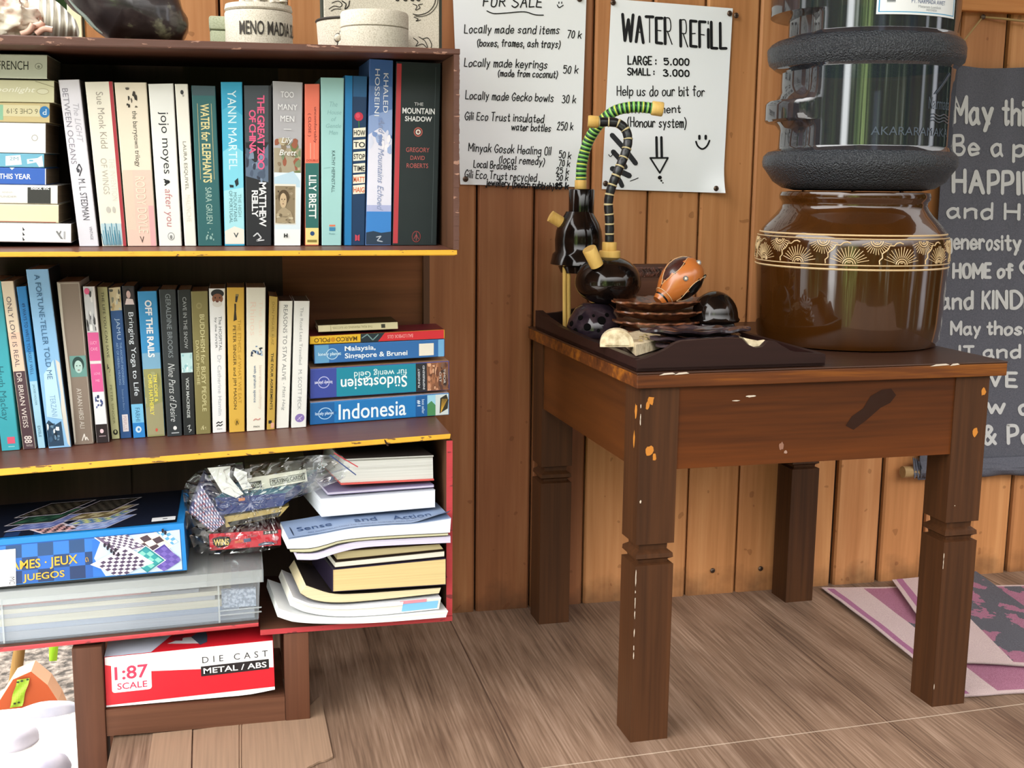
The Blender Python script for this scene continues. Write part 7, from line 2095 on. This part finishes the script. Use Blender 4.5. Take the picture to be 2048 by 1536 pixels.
# tall pipe behind, on a bamboo stand
yT = 1.742
cT = P(1157, 505, yT)
pipe2 = thing('coconut_pipe', (cT.x, yT, ZI), 'tall black coconut pipe with a green and black striped hose, behind the round one', 'pipe')
def zz(y): return P(1157, y, yT).z
def wd(x0, x1, y): return (P(x1, y, yT).x - P(x0, y, yT).x) / 2
mb = MB()
prof = [(wd(1123, 1190, 545), zz(545)), (wd(1118, 1196, 532), zz(532)), (wd(1104, 1212, 528), zz(528)), (wd(1108, 1208, 508), zz(508)), (wd(1113, 1203, 503), zz(503)), (wd(1112, 1204, 480), zz(480)), (wd(1114, 1202, 462), zz(462)), (wd(1119, 1197, 447), zz(447)), (wd(1126, 1189, 434), zz(434)), (wd(1135, 1186, 423), zz(423))]
mb.lathe(prof, (cT.x, yT, 0), M_nut, 56)
mb.build('body', pipe2, smooth=50)
mb = MB()
xN = P(1163, 400, yT).x; rN = wd(1139, 1188, 400)
mb.lathe([(rN * 1.0, zz(430)), (rN, zz(380)), (rN * .94, zz(378)), (rN * .75, zz(378)), (rN * .7, zz(384))], (xN, yT, 0), M_nut, 36); mb.build('neck', pipe2, smooth=40)
ferr(pipe2, [(1150, 1173, 360, 382)], yT)
mb = MB()
a, b = P(1124, 446, yT), P(1101, 432, yT)
mb.tube([a, b], .009, M_bam, 20); mb.build('bowl_stub', pipe2, smooth=40)
mb = MB()
for x, y0_, y1_ in ((1129, 520, 632), (1137, 520, 634)):
    a, b = P(x, y0_, yT - .012), P(x + 1, y1_, yT - .012); b.z = ZI
    mb.tube([a, b], .0032, M_bam, 10)
mb.tube([(cT.x + .03, yT + .02, zz(540)), (cT.x + .034, yT + .022, ZI)], .0034, M_bam, 10)
mb.build('stand_legs', pipe2, smooth=40)
gk, gg, gl_, gy = gloss('#16241c', .3), gloss('#4f9a5c', .3), gloss('#a9d86a', .3), gloss('#d8d858', .3)
def striped(L):
    o = []; n = 27
    for i in range(n):
        s = i / n; w = 1 / n
        o += [(s, s + w * .38, gk, 1.0), (s + w * .38, s + w * .60, gg, 1.03), (s + w * .60, s + w * .90, gl_ if i % 3 else gy, 1.05), (s + w * .90, s + w, gg, 1.03)]
    o[-1] = (o[-1][0], 1.0, gk, 1.0)
    return o
hz2 = hose('hose', pipe2, [(1162, 362), (1163, 335), (1168, 308), (1177, 282), (1191, 258), (1208, 238), (1230, 222), (1256, 215), (1282, 214), (1306, 217)], [yT, yT, yT, yT - .004, yT - .012, yT - .022, yT - .032, yT - .04, yT - .046, yT - .05], .0083, striped, 0)
mb = MB()
a, b = P(1303, 216, yT - .05), P(1326, 219, yT - .054)
d = b - a
mb.tube([a, a + d * .08, a + d * .9, b, b - d * .02, b - d * .4], [.0096, .0105, .0108, .0098, .0066, .006], M_bam, 24); mb.build('mouthpiece', hz2, smooth=50)

# stack of brown carved leaf dishes
M_leaf = speckled('carved coconut wood', '#3b1d11', '#8c5538', 110, .32, .35, .36, .66)
M_leaf.node_tree.nodes['Principled BSDF'].inputs['Coat Weight'].default_value = .25
yL = 1.585
def dish(name, label, cat, cx, cy, z, rx, ry, h, rot, m, group, wob=.03, pts=30, tip=0.0, sag=.0, tilt=(0, 0), thick=.004, scal=0):
    mb = MB(); nr_, na = 8, 64
    R3 = Matrix.Translation((cx, cy, z)) @ Matrix.Rotation(rot, 4, 'Z') @ Matrix.Rotation(tilt[0], 4, 'X') @ Matrix.Rotation(tilt[1], 4, 'Y')
    def f(i, j, up):
        s = i / nr_; a = 2 * math.pi * j / na
        k = 1 + wob * math.sin(a * pts) * s * s + tip * max(0, math.cos(a)) ** 14 + tip * .8 * max(0, -math.cos(a)) ** 14
        zz_ = h * s ** 2.2 + (thick if up else 0) * (1 if s < .99 else .55) + scal * math.sin(a * pts) * s ** 3
        return R3 @ Vector((rx * s * k * math.cos(a), ry * s * k * math.sin(a), zz_))
    for up in (0, 1):
        for i in range(nr_):
            for j in range(na):
                q = [f(i, j, up), f(i + 1, j, up), f(i + 1, j + 1, up), f(i, j + 1, up)]
                mb.poly(q if i else [q[0], q[1], q[2]], m)
    for j in range(na): mb.poly([f(nr_, j, 0), f(nr_, j + 1, 0), f(nr_, j + 1, 1), f(nr_, j, 1)], m)
    o = mb.build(name, smooth=50)
    bm = bmesh.new(); bm.from_mesh(o.data); bmesh.ops.remove_doubles(bm, verts=bm.verts, dist=2e-6); bmesh.ops.recalc_face_normals(bm, faces=bm.faces[:]); bm.to_mesh(o.data); bm.free()
    o.data.polygons.foreach_set('use_smooth', [True] * len(o.data.polygons)); o.data.set_sharp_from_angle(angle=math.radians(50))
    return tag(o, label, cat, group)
cL = P(1325, 630, yL)
GL = 'carved leaf dishes in the tray'
rL = (P(1415, 630, yL).x - P(1228, 630, yL).x) / 2
zL = ZI
lab = ['lowest of the brown carved leaf dishes, mostly hidden under the stack', 'second brown carved leaf dish from the bottom of the stack', 'brown carved leaf dish just under the topmost one', 'topmost brown carved leaf dish with a scalloped rim, under the painted gourd']
ztop = P(1300, 598, yL).z
for i in range(4):
    dish('leaf_dish', lab[i], 'dish', cL.x + (.006, -.003, .004, 0)[i], yL + .004 * i, zL + .0005 + i * .0135, rL * (.80, .90, .95, 1.0)[i], .05, .012 + .001 * i, .12 * i - .1, M_leaf, GL, .035, 17 + i, .12, thick=.0045, scal=.0008)
# dark flat fish dishes in front
M_fish = coco('dark shell plates', '#1d1518', '#4a3c40')
yP = 1.462
cF = P(1400, 655, yP)
GF_ = 'flat dark shell plates in the tray'
rF = (P(1510, 655, yP).x - P(1284, 655, yP).x) / 2
for i, (l, dx, dy, sc, rt) in enumerate((('lower flat dark shell plate near the front board of the tray', .012, .002, .93, -.06), ('middle flat dark shell plate near the front board of the tray', -.002, .01, .86, .1), ('uppermost flat dark shell plate, pointed at both ends, near the front of the tray', -.002, .012, 1.0, -.02))):
    dish('shell_plate', l, 'plate', cF.x + dx, yP + dy, ZI + .0006 + i * .0098, rF * sc * .80, .034 * sc, .007, rt, M_fish, GF_, .02, 9, .25, thick=.0055, scal=.0012)
# painted gourd and black bowl
yG = 1.60
gc = P(1366, 560, yG)
axis_dir = (P(1395, 528, yG - .01) - P(1322, 600, yG - .02)).normalized()
mt = axis_dir.to_track_quat('Z', 'Y').to_matrix().to_4x4()
M_go = gloss('#b5672f', .28, .5, .3); M_gdk = gloss('#3b1c18', .25, .5, .3); M_gbk = gloss('#14100f', .25, .5, .3); M_gln = paper('#d9b48a', .5, wear=0)
g0 = P(1322, 598, yG - .02)
Lg = (P(1400, 534, yG - .01) - g0).length
gr = thing('painted_gourd', g0, 'orange and black painted gourd rattle with small white stars, tilted on the leaf dishes', 'gourd')
mb = MB()
prg = [(.010, -.006), (.0125, 0), (.0125, .003), (.0165, .008), (.024, .020), (.0295, .034), (.0315, .046), (.0305, .058), (.0262, .069), (.0175, .078), (.008, .0825), (.001, .084)]
kk = Lg / .084 * 1.02
prg = [(r * kk, h * kk) for r, h in prg]
def gpt(a, h, e=.0005):
    for (r0, h0), (r1, h1) in zip(prg[:-1], prg[1:]):
        if h0 <= h <= h1:
            r = r0 + (r1 - r0) * (h - h0) / (h1 - h0); break
    return mt @ Vector(((r + e) * math.cos(a), (r + e) * math.sin(a), h)) + g0
b0 = len(mb.f)
mb.lathe(prg, g0, M_go, 60, M=mt)
seg = 60
def ang_to(px_, py_):                                 # which way round the gourd faces a photo point
    p = P(px_, py_, yG - .035) - g0
    q = mt.inverted() @ p; return math.atan2(q.y, q.x)
af = ang_to(1366, 567) - .2
for i in range(len(prg) - 1):
    for k in range(seg):
        a = 2 * math.pi * (k + .5) / seg; h = (prg[i][1] + prg[i + 1][1]) / 2 / kk
        d = (a - af + math.pi) % (2 * math.pi) - math.pi
        m = None
        if .012 < h < .074:
            w = .9 * math.sin(math.pi * min(1, max(0, (h - .012) / .066)))
            if abs(d + .98) < w * .48: m = M_gdk
            elif abs(d - 1.1) < w * .66: m = M_gbk
            elif abs(abs(d) - 2.6) < w * .4: m = M_gdk
        if h <= .003: m = M_gbk if h > 0 else M_go
        if m: mb.m[b0 + i * seg + k] = mb.mi(m)
for s, c0, ww in ((-1, .98, .49), (1, 1.1, .67), (-1, 2.6, .4), (1, 2.6, .4)):
        for e in (-1, 1):
            pts = []
            for j in range(13):
                h = .013 + .06 * j / 12
                w = .9 * math.sin(math.pi * min(1, max(0, (h - .012) / .066))) * ww
                pts.append(gpt(af + s * (c0 + e * w), h * kk, .0003))
            mb.tube(pts, .0005, M_gln, 6)
mb.tube([gpt(af + t * .2618, .0075 * kk, .0003) for t in range(25)], .0006, M_gln, 6)
for a, h in ((af, .04), (af - .1, .077), (af + 2.0, .05), (af - 1.9, .055), (af + .9, .07)):
    c = gpt(a, h * kk, .0007); n_ = (c - (mt @ Vector((0, 0, h * kk)) + g0)).normalized()
    mq = n_.to_track_quat('Z', 'Y').to_matrix().to_4x4()
    mb.lathe([(.0038, 0), (.0038, .0004)], c, M_gbk, 16, M=mq)
    star = []
    for j in range(16):
        r_ = .0034 if j % 2 == 0 else .0012
        star.append(mq @ Vector((r_ * math.cos(j * math.pi / 8), r_ * math.sin(j * math.pi / 8), .0007)) + c)
    mb.poly(star, paper('#e8dcc8', .5, wear=0))
mb.build('body', gr, smooth=50)
yB = 1.575
a, b = P(1384, 636, yB), P(1474, 636, yB)
rB = (b.x - a.x) / 2
zB0 = P(1430, 642, yB).z; zB1 = P(1428, 582, yB).z
mb = MB()
pb = [(rB * 1.0, 0), (rB * 1.04, .003), (rB * .97, .007)]
for i in range(1, 10):
    t = i / 9 * math.pi / 2
    pb.append((max(rB * .96 * math.cos(t), .0008), .007 + (zB1 - zB0 - .007) * math.sin(t)))
mb.lathe(pb, ((a.x + b.x) / 2, yB, zB0), M_nut, 48)
tag(mb.build('coconut_bowl', smooth=50), 'glossy black half coconut bowl turned upside down beside the painted gourd', 'bowl')
mb = MB()                                            # what it rests on
mb.box(((a.x + b.x) / 2 - rB * .8, yB - .02, ZI), ((a.x + b.x) / 2 + rB * .7, yB + .03, zB0 - .0006), M_fish, .004)
tag(mb.build('wooden_block', smooth=40), 'dark block in the tray under the upturned coconut bowl', 'block')
# pale soap like carvings
M_soap = speckled('pale carved stone', '#b39d7a', '#e2d2b0', 90, .7, .15, .34, .6)
yS1 = 1.452
mb = MB()
q = []
for i in range(17):
    t = math.pi * i / 16
    p = P(1234 - 34 * math.cos(t), 694 - 35 * math.sin(t) ** .8, yS1); q.append(Vector((p.x, yS1, max(p.z, ZI + .0005))))
bxs = [(p, .004 * (1 if 2 < i < 14 else 0)) for i, p in enumerate(q)]
mb.extrude(q, (.006, .02, 0), M_soap)
q2 = [(p - q[8]) * .72 + q[8] * .0 + (q[8] + Vector((0, -.0015, -.004))) for p in q]
mb.extrude([Vector((p.x, yS1 - .0018, max(p.z, ZI + .001))) for p in q2], (0, .003, 0), M_soap)
tag(mb.build('stone_carving', smooth=30), 'arched pale stone carving at the left front of the tray', 'carving', 'pale stone carvings in the tray')
mb = MB()
c1, c2, c3, c4 = PZ(1272, 712, ZI + .0005), PZ(1333, 693, ZI + .0005), PZ(1312, 672, ZI + .0005), PZ(1246, 690, ZI + .0005)
hh = .0145
mb.hexa([c1, c2, c3, c4, c1 + Vector((0, .001, hh)), c2 + Vector((-.001, 0, hh * .8)), c3 + Vector((0, 0, hh)), c4 + Vector((.001, 0, hh * 1.1))], M_soap)
for i in range(7):
    t = .2 + .09 * i
    p = c1.lerp(c3, t) + Vector((.006 * math.sin(i * 2), 0, hh + .0006)); mb.lathe([(.0035, -.001), (.003, .0008), (.001, .0018)], p, speckled('moss flecks', '#8a7a50', '#b9a377', 200), 8)
o = mb.build('stone_carving')
tag(o, 'square pale stone carving lying in front of the arched one in the tray', 'carving', 'pale stone carvings in the tray')
mb = MB()
yW = TP(.18, .012, 0).y
pw = [(1486, 675), (1500, 679), (1524, 684), (1536, 682), (1532, 694), (1518, 700), (1500, 692)]
pts = [P(x, y, yW) for x, y in pw]
mb.extrude(pts, (0, .014, 0), M_soap)
lowz = min(p.z for p in pts)
mb.box((pts[5].x - .008, yW + .002, ZI), (pts[5].x + .004, yW + .012, lowz + .004), M_soap, .002)
tag(mb.build('stone_carving'), 'small pale stone chip showing over the notch of the wavy front board', 'carving', 'pale stone carvings in the tray')

# ================================================================== glazed jar and water bottle
JX, JY = 0.890, 1.578
jar = thing('water_jar', (JX, JY, TH + .0005), 'glossy brown glazed ceramic jar with a cream carved flower band, on the table', 'water jar')
def glaze(name, h1, h2):
    m, t, b = base_mat(name)
    co = nd(t, 'ShaderNodeTexCoord'); mp = nd(t, 'ShaderNodeMapping'); mp.inputs['Scale'].default_value = (14, 14, 2.5)
    t.links.new(co.outputs['Object'], mp.inputs[0])
    n = nd(t, 'ShaderNodeTexNoise'); n.inputs['Scale'].default_value = 1.5; n.inputs['Detail'].default_value = 4; t.links.new(mp.outputs[0], n.inputs['Vector'])
    t.links.new(mixc(t, n.outputs['Fac'], lin(h1), lin(h2)), b.inputs['Base Color'])
    b.inputs['Roughness'].default_value = .2; b.inputs['Specular IOR Level'].default_value = .12; b.inputs['Coat Weight'].default_value = .9; b.inputs['Coat Roughness'].default_value = .03
    bp = nd(t, 'ShaderNodeBump'); bp.inputs['Strength'].default_value = .12; bp.inputs['Distance'].default_value = .004
    t.links.new(n.outputs['Fac'], bp.inputs['Height']); t.links.new(bp.outputs[0], b.inputs['Coat Normal'])
    return m
M_glz = glaze('brown glaze', '#291505', '#452509'); M_cream = paper('#d8b98c', .35, .5, wear=0)
def zpx(y): return P(1690, y, JY).z
prof = [(.118, TH + .0005), (.1285, TH + .002), (.1325, TH + .010), (.1345, .525), (.1365, .57), (.1385, .612), (.1385, .632), (.1365, .645), (.131, .655), (.121, .667), (.1115, .677), (.106, .6845), (.1035, .690), (.104, .6945), (.1072, .6985), (.1078, .704), (.1062, .7085), (.098, .7095), (.094, .705), (.094, .69)]
mb = MB(); mb.lathe(prof, (JX, JY, 0), M_glz, 96, cap=True)
def jr(z):
    for (r0, z0), (r1, z1) in zip(prof[:-1], prof[1:]):
        if z0 <= z <= z1: return r0 + (r1 - r0) * (z - z0) / (z1 - z0)
    return .13
def JP(a, z, e=.0006):
    r = jr(z) + e; return Vector((JX + r * math.cos(a), JY + r * math.sin(a), z))
def band(z, w):
    mb.lathe([(jr(z - w) + .0002, z - w), (jr(z) + .0012, z), (jr(z + w) + .0002, z + w)], (JX, JY, 0), M_cream, 96, cap=False)
for z, w in ((.6505, .0011), (.6455, .0008), (.6095, .0009), (.6035, .0013)): band(z, w)
# carved flower band: half flowers in two staggered rows
ns = 12; zb0, zb1 = .6105, .6450
zh = (zb1 - zb0)
da = 2 * math.pi / ns
def jt(pts, r=.00055): mb.tube([JP(a, min(max(z, zb0), zb1), .0004) for a, z in pts], r, M_cream, 5)
for i in range(ns):
    for row in (0, 1):
        a0 = i * da + (da / 2 if row else 0); zc = zb0 + (zh * .52 if row else .0005)
        R_ = zh * .80 if not row else zh * .62
        if row: zc = zb1 - zh * .04
        sgn = 1 if not row else -1
        k = 1 / .138
        # fans lean to the right
        def fan(t, r): return (a0 + k * (r * math.sin(t)) , zc + sgn * r * math.cos(t) * .95)
        tr = [-1.5, -1.2, -.9, -.6]
        jt([fan(-1.5 + 3.0 * j / 9, .0055) for j in range(10)], .0007)
        jt([fan(-1.5 + 3.0 * j / 9, .0085) for j in range(10)], .0008)
        for t in [-1.3, -1.1, -.9, -.7, -.5, -.3, -.1, .1, .3, .5, .7, .9, 1.1, 1.3]:
            jt([fan(t, .0105), fan(t + .04, R_ * (1.0 - .12 * abs(math.sin(t * 5))))], .0005)
        if not row:
            jt([fan(-1.55 + 1.6 * j / 10, .0315 + .0017 * math.sin(j * 2.4)) for j in range(11)], .0009)
        for t in (-.5, 0, .5): jt([fan(t, .002), fan(t, .005)], .0004)
mb.build('body', jar, smooth=50)
mb = MB()                                            # little tap on the right
tb = JP(.35, .560, 0)
M_blue = gloss('#1d2748', .3)
tdir = Vector((math.cos(.1), math.sin(.1), 0))
t0 = JP(.12, .558, -.002)
mb.tube([t0, t0 + tdir * .016, t0 + tdir * .022], [.008, .008, .006], M_blue, 16)
mb.tube([t0 + tdir * .018 + Vector((0, 0, -.012)), t0 + tdir * .018 + Vector((0, 0, .022))], .0055, M_blue, 14)
mb.box((t0.x + .008, t0.y - .004, t0.z + .022), (t0.x + .040, t0.y + .004, t0.z + .027), M_blue, .001)
tap = mb.build('tap', jar, smooth=40)
mb = MB()
mb.tube([t0 + tdir * .018 + Vector((0, 0, -.012)), t0 + tdir * .016 + Vector((-.002, 0, -.034))], [.0045, .0038], gloss('#dfe0e4', .3), 14)
mb.build('spout', tap, smooth=40)

# dark clear water bottle, standing upside down on the jar
BX, BY = 0.894, 1.578
m = bpy.data.materials.new('dark clear plastic'); m.use_nodes = True
t = m.node_tree; t.nodes.clear()
tr = nd(t, 'ShaderNodeBsdfTransparent'); tr.inputs[0].default_value = (.27, .30, .35, 1)
df = nd(t, 'ShaderNodeBsdfDiffuse'); df.inputs[0].default_value = lin('#4a525e')
gs = nd(t, 'ShaderNodeBsdfGlossy'); gs.inputs['Roughness'].default_value = .05
fr = nd(t, 'ShaderNodeLayerWeight'); fr.inputs['Blend'].default_value = 0.5
m1 = nd(t, 'ShaderNodeMixShader'); m1.inputs[0].default_value = .2
m2 = nd(t, 'ShaderNodeMixShader')
t.links.new(tr.outputs[0], m1.inputs[1]); t.links.new(df.outputs[0], m1.inputs[2]); t.links.new(mathn(t, 'ADD', mathn(t, 'MULTIPLY', mathn(t, 'POWER', fr.outputs['Facing'], 3.0), 0.75), 0.09), m2.inputs[0])
t.links.new(m1.outputs[0], m2.inputs[1]); t.links.new(gs.outputs[0], m2.inputs[2])
ou = nd(t, 'ShaderNodeOutputMaterial'); t.links.new(m2.outputs[0], ou.inputs[0])
M_jug = m
m, t, b = base_mat('pebbled dark plastic')
b.inputs['Base Color'].default_value = lin('#272b31'); b.inputs['Roughness'].default_value = .26
co = nd(t, 'ShaderNodeTexCoord'); n = nd(t, 'ShaderNodeTexNoise'); n.inputs['Scale'].default_value = 420; n.inputs['Detail'].default_value = 2
t.links.new(co.outputs['Object'], n.inputs['Vector'])
bp = nd(t, 'ShaderNodeBump'); bp.inputs['Strength'].default_value = 1.0; bp.inputs['Distance'].default_value = .004
t.links.new(n.outputs['Fac'], bp.inputs['Height']); t.links.new(bp.outputs[0], b.inputs['Normal'])
M_peb = m
bz = .7105
bottle = thing('water_bottle', (BX, BY, bz), 'big dark clear plastic water bottle with a white label, standing on the glazed jar', 'water bottle')
pr = [(.060, bz), (.090, bz + .0005), (.108, bz + .004), (.122, .7235), (.1325, .7385), (.1375, .745), (.1385, .752), (.137, .760), (.130, .767), (.1275, .7725), (.1275, .80), (.1275, .83), (.1275, .86), (.1275, .880), (.130, .885), (.137, .891), (.1385, .898), (.1385, .910), (.136, .918), (.130, .9235), (.1275, .928), (.1275, .95), (.1275, 1.0), (.1275, 1.03), (.131, 1.036), (.1375, 1.042), (.1385, 1.052), (.136, 1.066), (.128, 1.073), (.1275, 1.08), (.127, 1.15), (.110, 1.168), (.06, 1.174), (.001, 1.174)]
# the moulded grip: on the left the wall steps in and out
grip = [(.7105, 0), (.766, 0), (.770, .011), (.797, .012), (.803, .008), (.811, .0), (.834, .0), (.842, .006), (.850, .011), (.878, .011), (.884, .003), (.912, 0), (.922, .005), (.926, .018), (.953, .018), (.957, .001), (1.03, 0), (2, 0)]
def gv(z):
    for (a0, v0), (a1, v1) in zip(grip[:-1], grip[1:]):
        if a0 <= z <= a1: return v0 + (v1 - v0) * (z - a0) / (a1 - a0)
    return 0
bump_ = lambda z: .010 if .808 < z < .838 else (.009 if .957 < z < 1.0 else 0)
aL = math.radians(180 - 27)
def rfun(r, z, a):
    d = abs((a - aL + math.pi) % (2 * math.pi) - math.pi)
    w = max(0, min(1, (1.05 - d) / .22))
    return r - (gv(z) - bump_(z)) * w
pr2 = []
zs_ = sorted(set([z for r, z in pr if z < 1.08] + [g[0] for g in grip if .72 < g[0] < 1.05] + [.808, .8085, .8375, .838, .9575, .999, 1.0, .7705, .7735, .7745, .776, .8785, .8795, .881, .9275, .9285, .930]))
def rat(z):
    for (r0, z0), (r1, z1) in zip(pr[:-1], pr[1:]):
        if z0 <= z <= z1: return r0 + (r1 - r0) * (z - z0) / max(z1 - z0, 1e-9)
    return .1275
pr2 = [(rat(z), z) for z in zs_] + [p for p in pr if p[1] >= 1.08]
ml = []
for (r0, z0), (r1, z1) in zip(pr2[:-1], pr2[1:]):
    zm = (z0 + z1) / 2
    ml.append(M_peb if (zm < .7665 or .8845 < zm < .9225 or 1.034 < zm < 1.07) else M_jug)
mb = MB(); mb.lathe(pr2, (BX, BY, 0), ml, 120, rfun=rfun)
mb.build('shell', bottle, smooth=40)
# raised marks on the clear wall
mb = MB()
def BP(u, v, e=.0009):                                # photo-like u (degrees round the front), height v
    return Vector((BX + (.1275 + e) * math.cos(u), BY + (.1275 + e) * math.sin(u), v))
af_ = -math.pi / 2 - math.radians(29)                  # straight at the viewer
M_mold = gloss('#4c5460', .12, .6)
def cyltext(s, a0, a1, z0, z1):
    vs, fs = text2d(s, .0)
    mb.add([BP(a0 + x * (a1 - a0), z0 + y * (z1 - z0)) for x, y in vs], fs, M_mold)
cyltext('AKARARAMAKA', af_ + .10, af_ + 1.12, .786, .797)
cyltext('Narmada', af_ + .74, af_ + 1.12, .822, .838)
for dz in (0, .006, .012):
    mb.tube([BP(af_ + .78 + .36 * i / 10, .806 + dz * .7 + .0015 * math.sin(i * 1.2)) for i in range(11)], .0007, M_mold, 5)
for i in range(26):
    a = af_ + .82 + .24 * ((i * 37) % 26) / 26; z = .842 + .028 * ((i * 11) % 26) / 26
    mb.tube([BP(a, z), BP(a + .02, z + .003), BP(a + .04, z + .001)], .0006, M_mold, 5)
mb.build('raised_marks', bottle, smooth=40)
# paper label
mb = MB()
LA0, LA1, LZ0, LZ1 = af_ + .08, af_ + 1.08, .9435, 1.028
M_lab = paper('#eef0f2', .35, .5, wear=0); M_lb = paper('#3f9fd0', .35, wear=0); M_lt = paper('#9a9ea6', .4, wear=0)
def LPt(u, v, e=.0012): return BP(LA0 + (LA1 - LA0) * u, LZ1 + (LZ0 - LZ1) * v, e)
mb.grid(lambda u, v: LPt(u, v), 24, 4, M_lab)
def lband(u0, v0, u1, v1, m, e): mb.grid(lambda u, v: LPt(u0 + (u1 - u0) * u, v0 + (v1 - v0) * v, e), 10, 1, m)
lband(.02, .955, .98, .968, M_lb, .0014); lband(.02, .0, .032, .96, M_lb, .0014); lband(.968, .0, .98, .96, M_lb, .0014)
for i in range(16): lband(.10 , .42 + i * .026, .19, .42 + i * .026 + (.016 if i % 3 else .008), paper('#55585e', .4, wear=0), .0015)
def ltext(s, u0, u1, v0, v1, m=M_lt):
    put_text(mb, s, (u0, v0, u1, v1), lambda u, v: LPt(u, v, .0015), m, 'h')
ltext('BPOM RI MD 265 NO.100 5 2005', .36, .82, .50, .56); ltext('SNI 3553', .52, .82, .60, .65); ltext('Diproduksi oleh:', .50, .72, .70, .745)
ltext('PT. NARMADA AWET', .36, .80, .76, .825, paper('#4a5a8a', .4, wear=0)); ltext('Mataram Lombok', .44, .74, .85, .89); ltext('INDONESIA', .54, .68, .90, .935)
mb.build('label', bottle, smooth=40, fix=False)

# ------------------------------------------------------------------ tidy
for o in bpy.data.objects:
    for k in ('_o', '_c', '_F', '_t', '_T'):
        if k in o.keys():
            del o[k]
